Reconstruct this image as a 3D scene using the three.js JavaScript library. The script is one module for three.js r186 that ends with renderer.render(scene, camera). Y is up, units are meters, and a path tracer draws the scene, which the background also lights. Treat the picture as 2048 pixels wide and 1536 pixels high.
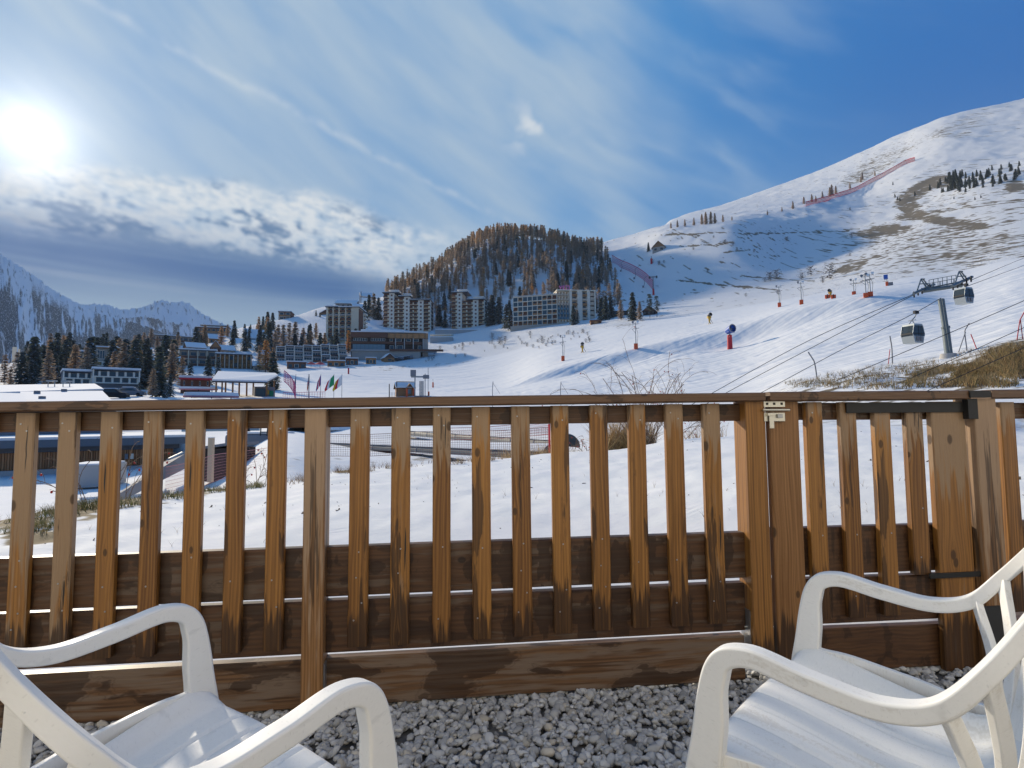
import * as THREE from 'three';
import { mergeGeometries, mergeVertices } from 'three/addons/utils/BufferGeometryUtils.js';
import { RoundedBoxGeometry } from 'three/addons/geometries/RoundedBoxGeometry.js';
import { TextGeometry } from 'three/addons/geometries/TextGeometry.js';
import { FontLoader } from 'three/addons/loaders/FontLoader.js';

// ---------------------------------------------------------------- camera
const EYE = 1.02, FOCAL = 1100, PITCH = 3.8 * Math.PI / 180, ROLL = -0.009;
const scene = new THREE.Scene();
const camera = new THREE.PerspectiveCamera(2 * Math.atan(768 / FOCAL) * 180 / Math.PI, 4 / 3, 0.05, 12000);
camera.rotation.order = 'YXZ';
camera.position.set(0, EYE, 0);
camera.rotation.set(PITCH, 0, ROLL);
camera.updateMatrixWorld(true);
const renderer = new THREE.WebGLRenderer({ antialias: true });
renderer.toneMapping = THREE.LinearToneMapping;
renderer.toneMappingExposure = 1.0;
renderer.shadowMap.enabled = true;

// direction in the place of a sight line measured on the photograph (2048 x 1536)
function sight(px, py) {
  return new THREE.Vector3((px - 1024) / FOCAL, -(py - 768) / FOCAL, -1).applyQuaternion(camera.quaternion).normalize();
}
function at(px, py, r) {            // point on that line at horizontal distance r
  const d = sight(px, py), k = r / Math.hypot(d.x, d.z);
  return new THREE.Vector3(d.x * k, EYE + d.y * k, d.z * k);
}
function pix(v) {                   // the inverse
  const c = v.clone().sub(camera.position).applyQuaternion(camera.quaternion.clone().invert());
  return [1024 + FOCAL * c.x / -c.z, 768 - FOCAL * c.y / -c.z];
}
const DEG = Math.PI / 180;
const azel = (px, py) => { const d = sight(px, py); return [Math.atan2(d.x, -d.z) / DEG, Math.asin(d.y) / DEG]; };

// ---------------------------------------------------------------- noise
function rng(seed) { let a = seed >>> 0; return () => { a = (a + 0x6D2B79F5) | 0; let t = Math.imul(a ^ (a >>> 15), 1 | a); t = (t + Math.imul(t ^ (t >>> 7), 61 | t)) ^ t; return ((t ^ (t >>> 14)) >>> 0) / 4294967296; }; }
const PERM = new Uint8Array(512); { const r = rng(77), p = [...Array(256).keys()]; for (let i = 255; i > 0; i--) { const j = Math.floor(r() * (i + 1)); [p[i], p[j]] = [p[j], p[i]]; } for (let i = 0; i < 512; i++) PERM[i] = p[i & 255]; }
const GX = new Float32Array(256), GY = new Float32Array(256), GZ = new Float32Array(256);
{ const r = rng(5); for (let i = 0; i < 256; i++) { const z = r() * 2 - 1, a = r() * 6.2832, s = Math.sqrt(1 - z * z); GX[i] = s * Math.cos(a); GY[i] = s * Math.sin(a); GZ[i] = z; } }
function n3(x, y, z) {
  const X = Math.floor(x), Y = Math.floor(y), Z = Math.floor(z); x -= X; y -= Y; z -= Z;
  const u = x * x * x * (x * (x * 6 - 15) + 10), v = y * y * y * (y * (y * 6 - 15) + 10), w = z * z * z * (z * (z * 6 - 15) + 10);
  let s = 0;
  for (let k = 0; k < 8; k++) {
    const i = k & 1, j = (k >> 1) & 1, l = k >> 2;
    const g = PERM[PERM[PERM[(X + i) & 255] + ((Y + j) & 255)] + ((Z + l) & 255)];
    s += (i ? u : 1 - u) * (j ? v : 1 - v) * (l ? w : 1 - w) * (GX[g] * (x - i) + GY[g] * (y - j) + GZ[g] * (z - l));
  }
  return s * 1.6;
}
function n2(x, y) {
  const X = Math.floor(x), Y = Math.floor(y); x -= X; y -= Y;
  const u = x * x * (3 - 2 * x), v = y * y * (3 - 2 * y);
  const g = (i, j) => { const h = PERM[PERM[(X + i) & 255] + ((Y + j) & 255)]; return GX[h] * (x - i) + GY[h] * (y - j); };
  const a = g(0, 0), b = g(1, 0), c = g(0, 1), d = g(1, 1);
  return (a + (b - a) * u + (c - a) * v + (a - b - c + d) * u * v) * 1.9;
}
const fbm2 = (x, y, o) => { let s = 0, a = 0.5; for (let i = 0; i < o; i++) { s += a * n2(x, y); x = x * 2.03 + 17.3; y = y * 2.03 + 9.1; a *= 0.5; } return s; };
const fbm3 = (x, y, z, o) => { let s = 0, a = 0.5; for (let i = 0; i < o; i++) { s += a * n3(x, y, z); x = x * 2.03 + 17.3; y = y * 2.03 + 9.1; z = z * 2.03 + 3.7; a *= 0.5; } return s; };
const clamp = (x, a = 0, b = 1) => Math.min(b, Math.max(a, x)), lerp = (a, b, t) => a + (b - a) * t;
const ss = (a, b, x) => { const t = clamp((x - a) / (b - a)); return t * t * (3 - 2 * t); };
const lin = (c) => { c /= 255; return c <= 0.04045 ? c / 12.92 : ((c + 0.055) / 1.055) ** 2.4; };

function pchip(xs, ys) {
  const n = xs.length, m = new Float64Array(n), dl = new Float64Array(n);
  for (let i = 0; i < n - 1; i++) dl[i] = (ys[i + 1] - ys[i]) / (xs[i + 1] - xs[i]);
  m[0] = dl[0]; m[n - 1] = dl[n - 2];
  for (let i = 1; i < n - 1; i++) m[i] = dl[i - 1] * dl[i] <= 0 ? 0 : 2 * dl[i - 1] * dl[i] / (dl[i - 1] + dl[i]);
  return (x) => {
    if (x <= xs[0]) return ys[0]; if (x >= xs[n - 1]) return ys[n - 1];
    let a = 0, b = n - 1; while (b - a > 1) { const c = (a + b) >> 1; if (xs[c] <= x) a = c; else b = c; }
    const h = xs[b] - xs[a], t = (x - xs[a]) / h, t2 = t * t, t3 = t2 * t;
    return (2 * t3 - 3 * t2 + 1) * ys[a] + (t3 - 2 * t2 + t) * h * m[a] + (3 * t2 - 2 * t3) * ys[b] + (t3 - t2) * h * m[b];
  };
}
// ---------------------------------------------------------------- sky and sun
const SUN = sight(62, 268);
{
  const W = 2048, H = 1024, data = new Float32Array(W * H * 4);
  const C = (r, g, b) => [lin(r), lin(g), lin(b)];
  const deep = C(24, 98, 176), clear = C(70, 144, 206), low = C(142, 180, 214), veil = C(172, 194, 214), white = C(228, 232, 234), grey = C(60, 106, 152), band = C(42, 94, 152), haze = C(140, 166, 190);
  const mix = (a, b, t) => { a[0] += (b[0] - a[0]) * t; a[1] += (b[1] - a[1]) * t; a[2] += (b[2] - a[2]) * t; };
  const con0 = sight(130, -20), con1 = sight(1000, 440), conN = con0.clone().cross(con1).normalize(), conM = con0.clone().add(con1).normalize();
  const curve = (pts) => { const q = pts.map(([x, y]) => azel(x, y)); return pchip([-200, ...q.map((v) => v[0]), 60], [q[0][1], ...q.map((v) => v[1]), q[q.length - 1][1]]); };
  const upF = curve([[0, 338], [300, 345], [600, 378], [850, 440]]), dnF = curve([[0, 452], [300, 475], [600, 520], [860, 565]]), bandF = curve([[0, 492], [300, 522], [600, 566], [860, 600]]);
  const d = new THREE.Vector3();
  for (let j = 0; j < H; j++) {
    const el = ((j + 0.5) / H - 0.5) * Math.PI, e = el / DEG;
    for (let i = 0; i < W; i++) {
      const th = ((i + 0.5) / W - 0.5) * 2 * Math.PI;
      d.set(Math.cos(el) * Math.cos(th), Math.sin(el), Math.cos(el) * Math.sin(th));
      const k = (j * W + i) * 4;
      let c;
      if (e < -3) c = [0.32, 0.36, 0.42];
      else {
        const az = Math.atan2(d.x, -d.z) / DEG;
        const gs = Math.acos(clamp(d.dot(SUN), -1, 1)) / DEG;       // degrees from the sun
        c = deep.slice();
        mix(c, clear, ss(86, 40, gs + 10 * fbm3(d.x * 1.7, d.y * 2.2, d.z * 1.7, 3)) * 0.9 + 0.08);
        mix(c, low, ss(30, 4, e) * 0.62 * ss(96, 60, gs) + 0.38 * ss(26, 0, e));
        // cirrus veil: long soft streaks that run down to the right
        const sx = az * 0.055 - e * 0.045, sy = e * 0.085 + az * 0.05;
        const wx = 0.35 * fbm3(sx * 1.5, sy * 1.5, 8.8, 3);
        const st = fbm3(sx * 0.7 + 4 + wx, sy * 2.6 + wx, 1.3, 6), st2 = fbm3(sx * 0.9 - wx, sy * 3.4 + 7 + wx, 5.1, 6), soft = fbm3(sx * 0.8, sy * 0.8, 2.9, 3);
        const edge = ss(60, 34, gs + 16 * soft - 9 * st);
        mix(c, veil, clamp(edge * (0.70 + 0.55 * st2)));
        mix(c, veil, clamp(0.55 * ss(-0.12, 0.5, st + 0.5 * soft) * ss(78, 46, gs)));
        const wisp = Math.exp(-(((az - 10 + 0.28 * (e - 24)) / 5.0) ** 2)) * ss(46, 34, e) * ss(6, 18, e);
        mix(c, veil, clamp(wisp * (0.40 + 0.9 * st2)));
        // contrail, frayed
        const fr = fbm3(d.x * 30, d.y * 30, d.z * 30, 4);
        const cd = Math.asin(clamp(d.dot(conN), -1, 1)) / DEG + 0.55 * fbm3(d.x * 9, d.y * 9, d.z * 9, 3) + 0.25 * fr;
        mix(c, white, 0.30 * Math.exp(-((cd / 0.30) ** 2)) * ss(0.80, 0.88, d.dot(conM)) * ss(-0.25, 0.45, fr + 0.15));
        mix(c, white, 0.75 * Math.exp(-(((az - 2.6) / 2.8) ** 2 + ((e - 28.6) / 1.9) ** 2)) * ss(0.02, 0.45, fbm3(d.x * 22, d.y * 34, d.z * 22, 5)));
        // altocumulus sheet below the sun
        const wob = fbm3(az * 0.12, e * 0.2, 6.6, 4);
        const up = upF(az) + 2.4 * wob, dn = dnF(az) + 0.9 * wob, side = ss(-2, -16, az + 10 * wob) * ss(-165, -110, az);
        const inSheet = ss(up + 0.7, up - 1.4, e) * ss(dn - 2.6, dn + 0.6, e) * side;
        const qx = az * 0.34 + 0.35 * fbm3(az * 0.3, e * 0.5, 2, 2), qy = e * 0.85 + az * 0.10;
        const puff = fbm3(qx, qy, 4.2, 5), fine = fbm3(qx * 3.1, qy * 3.1, 1.1, 4), hole = fbm3(az * 0.10 + 3, e * 0.42 + az * 0.03, 9.1, 4);
        const depth = ss(up, dn, e);
        mix(c, white, inSheet * clamp(0.60 + 1.1 * puff + 1.2 * fine) * lerp(1, 0.75, depth));
        mix(c, grey, inSheet * ss(0.05, 0.50, hole * 0.9 - puff * 0.6 - 0.5 * fine + 0.22 * depth - 0.06) * lerp(0.5, 0.85, ss(10, -30, az)));
        // dark stratus band under it, paler air below
        const strata = fbm3(az * 0.016 + 5, e * 0.75 + az * 0.02, 7.7, 5), st3 = fbm3(az * 0.05 + 2, e * 1.6 + az * 0.04, 3.7, 4);
        const under = ss(dn + 0.6, dn - 1.6, e) * side;
        mix(c, haze, under * 0.92);
        const bc = bandF(az) + 0.7 * strata, bw = 3.0 - 0.9 * ss(-50, -8, az);
        mix(c, band, Math.exp(-(((e - bc) / bw) ** 2)) * side * clamp(1.05 + 0.6 * st3));
        mix(c, white, under * clamp(0.55 * strata + 0.35 * st3 - 0.06) * 0.6);
        mix(c, haze, ss(4, 0, e) * 0.5);
        // light scattered round the sun
        const g = 1.45 * Math.exp(-gs / 1.6) + 0.42 * Math.exp(-gs / 6.0);
        const hid = 1 - 0.8 * inSheet * clamp(0.5 + puff) * ss(2, 5, gs);
        c[0] += g * hid; c[1] += g * 0.975 * hid; c[2] += g * 0.93 * hid;
      }
      data[k] = c[0]; data[k + 1] = c[1]; data[k + 2] = c[2]; data[k + 3] = 1;
    }
  }
  const tex = new THREE.DataTexture(data, W, H, THREE.RGBAFormat, THREE.FloatType);
  tex.mapping = THREE.EquirectangularReflectionMapping; tex.magFilter = tex.minFilter = THREE.LinearFilter; tex.needsUpdate = true;
  scene.background = tex; scene.environment = tex;
}
const sun = new THREE.DirectionalLight(new THREE.Color(1.0, 0.87, 0.68), 5.0);
sun.name = 'sun'; sun.position.copy(SUN).multiplyScalar(900); sun.target.position.set(0, 0, 0);
sun.castShadow = true; sun.shadow.radius = 5; sun.shadow.mapSize.set(4096, 4096);
Object.assign(sun.shadow.camera, { left: -900, right: 900, top: 900, bottom: -300, near: 1, far: 4000 });
scene.add(sun, sun.target);
scene.fog = new THREE.FogExp2(new THREE.Color(0.62, 0.74, 0.90), 0.00010);

// ---------------------------------------------------------------- naming
const taken = new Map();
function numbered(name) { const k = taken.get(name) || 0; taken.set(name, k + 1); return k ? name + '_' + String(k).padStart(3, '0') : name; }
function shade(o) { o.traverse((m) => { if (m.isMesh) { m.castShadow = true; m.receiveShadow = true; } }); return o; }
function tag(o, label, category, group, kind) { o.userData.label = label; o.userData.category = category; if (group) o.userData.group = group; if (kind) o.userData.kind = kind; return o; }
function thing(name, label, category, pos, turn = 0, group) {
  const g = new THREE.Group(); g.name = numbered(name); if (pos) g.position.copy(pos); g.rotation.y = turn; scene.add(g);
  return tag(g, label, category, group);
}
function part(name, geo, m, parent) { const o = new THREE.Mesh(geo, m); o.name = name; o.castShadow = o.receiveShadow = true; parent.add(o); return o; }
function struct(name, geo, m) { const o = new THREE.Mesh(geo, m); o.name = numbered(name); o.userData.kind = 'structure'; o.castShadow = o.receiveShadow = true; scene.add(o); return o; }
function copyOf(root, label, pos, turn = 0, scale = 1) {
  const c = root.clone(); c.name = numbered(root.name.replace(/_\d{3}$/, '')); c.userData = { ...root.userData }; if (label) c.userData.label = label;
  c.position.copy(pos); c.rotation.y = turn; c.scale.setScalar(scale); scene.add(c); return c;
}
const M = (r, g, b, rough = 0.85, extra = {}) => new THREE.MeshStandardMaterial({ color: new THREE.Color().setRGB(r, g, b), roughness: rough, ...extra });
function dataTex(w, h, fn, srgb = true) {     // fn(x, y, out) fills linear or plain values 0..1
  const a = new Uint8Array(w * h * 4), o = [0, 0, 0, 1];
  const enc = (c) => { c = clamp(c); return 255 * (srgb ? (c <= 0.0031308 ? c * 12.92 : 1.055 * c ** (1 / 2.4) - 0.055) : c); };
  for (let y = 0; y < h; y++) for (let x = 0; x < w; x++) { o[3] = 1; fn(x, y, o); const k = (y * w + x) * 4; a[k] = enc(o[0]); a[k + 1] = enc(o[1]); a[k + 2] = enc(o[2]); a[k + 3] = 255 * o[3]; }
  const t = new THREE.DataTexture(a, w, h); t.magFilter = THREE.LinearFilter; t.minFilter = THREE.LinearMipmapLinearFilter; t.generateMipmaps = true;
  t.wrapS = t.wrapT = THREE.RepeatWrapping; if (srgb) t.colorSpace = THREE.SRGBColorSpace; t.needsUpdate = true; return t;
}
const UNIT = new THREE.BoxGeometry(1, 1, 1);
function box(parent, name, m, x0, x1, y0, y1, z0, z1) {
  const o = part(name, UNIT, m, parent); o.position.set((x0 + x1) / 2, (y0 + y1) / 2, (z0 + z1) / 2); o.scale.set(Math.abs(x1 - x0), Math.abs(y1 - y0), Math.abs(z1 - z0)); return o;
}
function boxGeo(x0, x1, y0, y1, z0, z1) { const g = new THREE.BoxGeometry(x1 - x0, y1 - y0, z1 - z0); g.translate((x0 + x1) / 2, (y0 + y1) / 2, (z0 + z1) / 2); return g; }
function rod(a, b, r0, r1 = r0, n = 6) {
  const d = new THREE.Vector3().subVectors(b, a), L = d.length(), g = new THREE.CylinderGeometry(r1, r0, L, n);
  g.translate(0, L / 2, 0); g.applyQuaternion(new THREE.Quaternion().setFromUnitVectors(new THREE.Vector3(0, 1, 0), d.normalize())); g.translate(a.x, a.y, a.z); return g;
}
const V = (x, y, z) => new THREE.Vector3(x, y, z);
// ---------------------------------------------------------------- terrain: heights over bearing and distance
// each column: [distance, row seen on the sight line] or [distance, height, 1]
const COLS = [
  [-700, [[2.2, 0, 1], [6, 0.1, 1], [7, -0.1, 1], [11, -1.4, 1], [24, -1.9, 1], [48, -1.9, 1], [62, -1.0, 1], [85, 815], [110, 800], [150, 782], [200, 760], [260, 742], [330, 735], [500, -30, 1], [900, -120, 1], [1700, -200, 1]]],
  [0, [[2.2, 0, 1], [5, 0.16, 1], [7, 1043], [10, -1.3, 1], [24, -1.9, 1], [48, -1.9, 1], [62, -1.0, 1], [80, 815], [110, 800], [150, 782], [200, 760], [260, 736], [330, 728], [500, -20, 1], [900, -110, 1], [1700, -200, 1]]],
  [200, [[2.2, 0, 1], [5, 0.18, 1], [7.3, 1006], [10, -1.1, 1], [24, -1.9, 1], [48, -1.9, 1], [62, -1.0, 1], [80, 815], [110, 798], [150, 780], [200, 755], [260, 728], [330, 708], [380, 702], [520, -10, 1], [900, -110, 1], [1700, -200, 1]]],
  [400, [[2.2, 0, 1], [5, 0.2, 1], [8, 982], [12, -0.9, 1], [20, -1.5, 1], [40, -1.2, 1], [60, 0, 1], [90, 806], [130, 790], [180, 770], [240, 735], [300, 705], [360, 690], [420, 684], [560, 20, 1], [900, -100, 1], [1700, -200, 1]]],
  [490, [[2.2, 0, 1], [5, 0.22, 1], [8.3, 973], [12, -0.5, 1], [20, -0.7, 1], [40, -0.3, 1], [60, 0.5, 1], [90, 808], [130, 792], [180, 768], [240, 738], [290, 710], [330, 690], [380, 664], [430, 652], [560, 40, 1], [900, -100, 1], [1700, -200, 1]]],
  [570, [[2.2, 0, 1], [5, 0.24, 1], [8.6, 966], [12, -0.2, 1], [18, 905], [30, 872], [60, 838], [90, 810], [130, 794], [180, 768], [230, 742], [280, 715], [330, 692], [390, 660], [450, 636], [600, 60, 1], [900, -90, 1], [1700, -200, 1]]],
  [650, [[2.2, 0, 1], [5, 0.26, 1], [8.8, 945], [12, -0.4, 1], [18, 918], [28, 884], [60, 835], [90, 808], [130, 793], [180, 768], [230, 738], [270, 725], [320, 697], [390, 655], [450, 625], [490, 612], [640, 80, 1], [1000, -80, 1], [1700, -200, 1]]],
  [740, [[2.2, 0, 1], [5, 0.27, 1], [9, 936], [12.5, -0.4, 1], [20, 914], [28, 886], [60, 832], [90, 806], [130, 792], [180, 766], [230, 738], [270, 724], [330, 692], [390, 655], [450, 620], [490, 606], [540, 602], [700, 100, 1], [1000, -60, 1], [1700, -200, 1]]],
  [820, [[2.2, 0, 1], [5, 0.28, 1], [9.1, 931], [13, -0.4, 1], [20, 914], [28, 888], [60, 830], [90, 805], [130, 791], [180, 765], [230, 738], [270, 722], [330, 690], [390, 662], [430, 632], [480, 592], [530, 570], [640, 110, 1], [1000, -60, 1], [1700, -200, 1]]],
  [900, [[2.2, 0, 1], [5, 0.29, 1], [9.3, 925], [13, -0.4, 1], [20, 914], [28, 888], [60, 828], [90, 803], [130, 787], [180, 762], [230, 735], [270, 710], [330, 682], [390, 661], [430, 630], [490, 555], [540, 528], [600, 523], [720, 130, 1], [1000, -40, 1], [1700, -200, 1]]],
  [1000, [[2.2, 0, 1], [5, 0.3, 1], [9.5, 918], [14, -0.35, 1], [22, 908], [30, 884], [60, 825], [90, 800], [115, 787], [150, 768], [190, 745], [240, 712], [300, 678], [340, 662], [390, 640], [440, 590], [500, 525], [560, 480], [610, 474], [720, 150, 1], [1000, -20, 1], [1700, -200, 1]]],
  [1100, [[2.2, 0, 1], [5, 0.31, 1], [9.7, 907], [14, -0.25, 1], [22, 904], [30, 880], [60, 818], [85, 797], [105, 776], [130, 757], [134, 740], [136, 739], [147, 733], [168, 719], [200, 702], [250, 676], [290, 658], [320, 650], [380, 605], [440, 550], [500, 508], [560, 484], [600, 482], [720, 160, 1], [1000, 80, 1], [1700, -100, 1]]],
  [1180, [[2.2, 0, 1], [5, 0.33, 1], [9.9, 902], [14, -0.1, 1], [22, 895], [30, 872], [60, 812], [85, 793], [105, 765], [130, 742], [135.5, 720], [138, 718.5], [148, 714], [168, 703], [200, 685], [240, 665], [280, 648], [320, 640], [400, 600], [470, 560], [540, 525], [590, 508], [660, 500], [800, 495], [950, 490], [1200, 150, 1], [1700, 0, 1]]],
  [1250, [[2.2, 0, 1], [5, 0.35, 1], [10, 896], [14, 0.1, 1], [22, 888], [30, 864], [60, 807], [85, 788], [105, 755], [130, 729], [137, 702], [139.5, 700.5], [149, 696], [168, 687], [200, 668], [240, 650], [280, 637], [330, 625], [390, 604], [450, 575], [505, 545], [560, 520], [625, 495], [690, 481], [760, 475], [1250, 200, 1], [1700, 50, 1]]],
  [1350, [[2.2, 0, 1], [5, 0.4, 1], [10.5, 881], [15, 0.45, 1], [22, 868], [30, 848], [50, 815], [80, 778], [105, 738], [130, 707], [138, 678.5], [140.5, 677], [151, 673], [170, 664], [200, 650], [240, 637], [280, 628], [330, 613], [380, 591], [430, 560], [470, 530], [510, 500], [550, 473], [590, 456], [640, 450], [800, 447], [1100, 443], [1400, 440], [1750, 200, 1]]],
  [1475, [[2.2, 0, 1], [5, 0.45, 1], [10.7, 871], [15, 0.55, 1], [22, 855], [32, 830], [50, 803], [75, 770], [100, 728], [130, 690], [140, 651.5], [142.5, 650], [156, 645.5], [180, 636], [205, 627], [240, 617], [300, 605], [350, 588], [400, 557], [440, 526], [480, 493], [520, 463], [560, 444], [600, 438], [750, 431], [1000, 420], [1250, 410], [1450, 401], [1800, 200, 1]]],
  [1612, [[2.2, 0, 1], [5, 0.5, 1], [11, 855], [15, 0.85, 1], [25, 815], [35, 785], [45, 765], [60, 752], [80, 724], [105, 682], [130, 647], [139.5, 613.5], [142, 612], [158, 608], [185, 603], [215, 597], [260, 590], [320, 578], [385, 557], [460, 528], [530, 498], [600, 466], [670, 434], [740, 411], [810, 404], [1000, 392], [1250, 372], [1450, 354], [1800, 260, 1]]],
  [1750, [[2.2, 0, 1], [5, 0.5, 1], [11, 855], [15, 0.85, 1], [25, 792], [38, 756], [50, 738], [65, 722], [90, 687], [108, 648], [130, 615], [137.5, 590], [140, 588.5], [160, 585], [200, 580], [235, 571], [300, 550], [400, 520], [500, 490], [600, 455], [700, 420], [800, 392], [900, 374], [1000, 356], [1200, 325], [1450, 297], [1800, 300, 1]]],
  [1830, [[2.2, 0, 1], [5, 0.5, 1], [11, 856], [15, 0.88, 1], [23, 789], [34, 757], [48, 735], [62, 715], [85, 680], [110, 640], [130, 608], [137, 594], [145, 590], [185, 577], [240, 555], [310, 530], [400, 497], [500, 463], [600, 430], [700, 395], [800, 360], [900, 336], [1000, 322], [1200, 289], [1450, 260], [1800, 330, 1]]],
  [1930, [[2.2, 0, 1], [5, 0.5, 1], [11, 860], [15, 0.9, 1], [21, 788], [29, 762], [38, 735], [48, 715], [60, 702], [85, 668], [115, 625], [150, 595], [200, 562], [260, 534], [330, 505], [420, 466], [520, 426], [620, 388], [720, 353], [820, 325], [950, 292], [1150, 252], [1400, 222], [1800, 380, 1]]],
  [2048, [[2.2, 0, 1], [5, 0.5, 1], [11, 870], [15, 0.7, 1], [20, 786], [27, 740], [33, 700], [38, 686], [44, 684], [60, 676], [85, 645], [110, 607], [150, 567], [200, 535], [270, 504], [350, 468], [450, 420], [550, 380], [650, 338], [750, 315], [850, 292], [1000, 255], [1200, 215], [1400, 193], [1800, 430, 1]]],
  [2700, [[2.2, 0, 1], [5, 0.4, 1], [11, 880], [15, 0.5, 1], [20, 780], [27, 725], [33, 680], [38, 655], [44, 645], [60, 625], [85, 585], [110, 545], [150, 495], [200, 455], [270, 415], [350, 370], [450, 310], [550, 260], [650, 205], [750, 175], [850, 140], [1000, 95], [1200, 45], [1400, 20], [1800, 480, 1]]],
];
const FTH = 6.73 * DEG;      // how far the fence is turned from the picture plane
const R0 = 2.2, R1 = 1800, NR = 600, LR = Math.log(R1 / R0);
const colAz = COLS.map(([px]) => azel(px, 760)[0]);
const AZ0 = -66, AZ1 = 66, NA = 760;
const GRID = new Float32Array((NA + 1) * (NR + 1));
{
  const prof = COLS.map(([px, pts]) => pchip(pts.map((p) => Math.log(p[0])), pts.map((p) => p[2] ? (p[1] - EYE) / p[0] : (at(px, p[1], p[0]).y - EYE) / p[0])));
  for (let i = 0; i <= NR; i++) {
    const lr = Math.log(R0) + LR * i / NR, r = Math.exp(lr);
    const f = pchip(colAz, prof.map((p) => p(lr)));
    for (let j = 0; j <= NA; j++) {
      const az = AZ0 + (AZ1 - AZ0) * j / NA, a = az * DEG, x = Math.sin(a) * r, z = -Math.cos(a) * r;
      let h = EYE + r * f(az);
      GRID[i * (NA + 1) + j] = h;
    }
  }
}
function ROUGH(i, j) {   // natural unevenness
  const r = R0 * Math.exp(LR * i / NR), az = AZ0 + (AZ1 - AZ0) * j / NA, a = az * DEG, x = Math.sin(a) * r, z = -Math.cos(a) * r;
  let h = 0;
      if (r > 3) h += ss(3, 6, r) * 0.035 * fbm2(x * 0.8, z * 0.8, 3) + 0.02 * fbm2(x * 3, z * 3, 2) * ss(3, 5, r) * ss(30, 12, r);
      const rough = ss(150, 330, r) * 0.5 + ss(260, 700, r) * 3.2 * (az > 3 ? 1 : 0.5);
      if (rough > 0) h += rough * (fbm2(x * 0.012, z * 0.012, 5) + 0.5 * fbm2(x * 0.05, z * 0.05, 3) * ss(300, 600, r));
      if (r > 20 && r < 75) h += ss(20, 26, r) * ss(75, 55, r) * ss(19, 26, az) * (0.35 * fbm2(x * 0.3, z * 0.3, 4));
      if (r > 70 && r < 260) h += ss(70, 90, r) * ss(260, 200, r) * (0.40 * fbm2((x + z * 0.6) * 0.018, (z - x * 0.5) * 0.085, 4) + 0.10 * fbm2(x * 0.16, z * 0.3, 3) + 0.06 * n2(x * 0.9, z * 0.35));
  return h;
}
{ // soften the passage from one bearing to the next
  const tmp = new Float32Array(NA + 1);
  for (let i = 0; i <= NR; i++) {
    const r = R0 * Math.exp(LR * i / NR), half = Math.round(6 * ss(20, 60, r) * ss(1400, 600, r));
    if (!half) continue;
    for (let pass = 0; pass < 2; pass++) {
      for (let j = 0; j <= NA; j++) { let s = 0, c = 0; for (let k = -half; k <= half; k++) { const q = j + k; if (q >= 0 && q <= NA) { s += GRID[i * (NA + 1) + q]; c++; } } tmp[j] = s / c; }
      GRID.set(tmp, i * (NA + 1));
    }
  }
  for (let i = 0; i <= NR; i++) for (let j = 0; j <= NA; j++) {
    const r = R0 * Math.exp(LR * i / NR), a = (AZ0 + (AZ1 - AZ0) * j / NA) * DEG, x = Math.sin(a) * r, z = -Math.cos(a) * r, k = i * (NA + 1) + j, s = x * Math.sin(FTH) + (z + 2.05) * Math.cos(FTH);
    GRID[k] += ROUGH(i, j); if (r < 8) GRID[k] = lerp(GRID[k], Math.min(GRID[k], -0.06), ss(-0.22, -0.12, s));
  }
}
function ground(x, z) {
  const r = clamp(Math.hypot(x, z), R0, R1), az = Math.atan2(x, -z) / DEG;
  const fi = clamp(Math.log(r / R0) / LR * NR, 0, NR - 1e-6), fj = clamp((az - AZ0) / (AZ1 - AZ0) * NA, 0, NA - 1e-6);
  const i = Math.floor(fi), j = Math.floor(fj), u = fi - i, v = fj - j, k = i * (NA + 1) + j;
  return lerp(lerp(GRID[k], GRID[k + 1], v), lerp(GRID[k + NA + 1], GRID[k + NA + 2], v), u);
}
// first place where a sight line meets the ground beyond rmin
function hit(px, py, rmin = 3, rmax = 1750) {
  const d = sight(px, py), hl = Math.hypot(d.x, d.z), sx = d.x / hl, sz = d.z / hl, sy = d.y / hl;
  let prev = rmin;
  for (let r = rmin; r < rmax; r *= 1.004) {
    if (EYE + sy * r < ground(sx * r, sz * r)) {
      let a = prev, b = r; for (let k = 0; k < 14; k++) { const c = (a + b) / 2; if (EYE + sy * c < ground(sx * c, sz * c)) b = c; else a = c; }
      return V(sx * b, ground(sx * b, sz * b), sz * b);
    }
    prev = r;
  }
  return null;
}
const dist = (v) => Math.hypot(v.x, v.z);
const mpp = (v) => { const c = v.clone().sub(camera.position).applyQuaternion(camera.quaternion.clone().invert()); return -c.z / FOCAL; };   // metres per photograph pixel there
const onGround = (px, r) => { const p = at(px, 760, r); p.y = ground(p.x, p.z); return p; };

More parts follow.
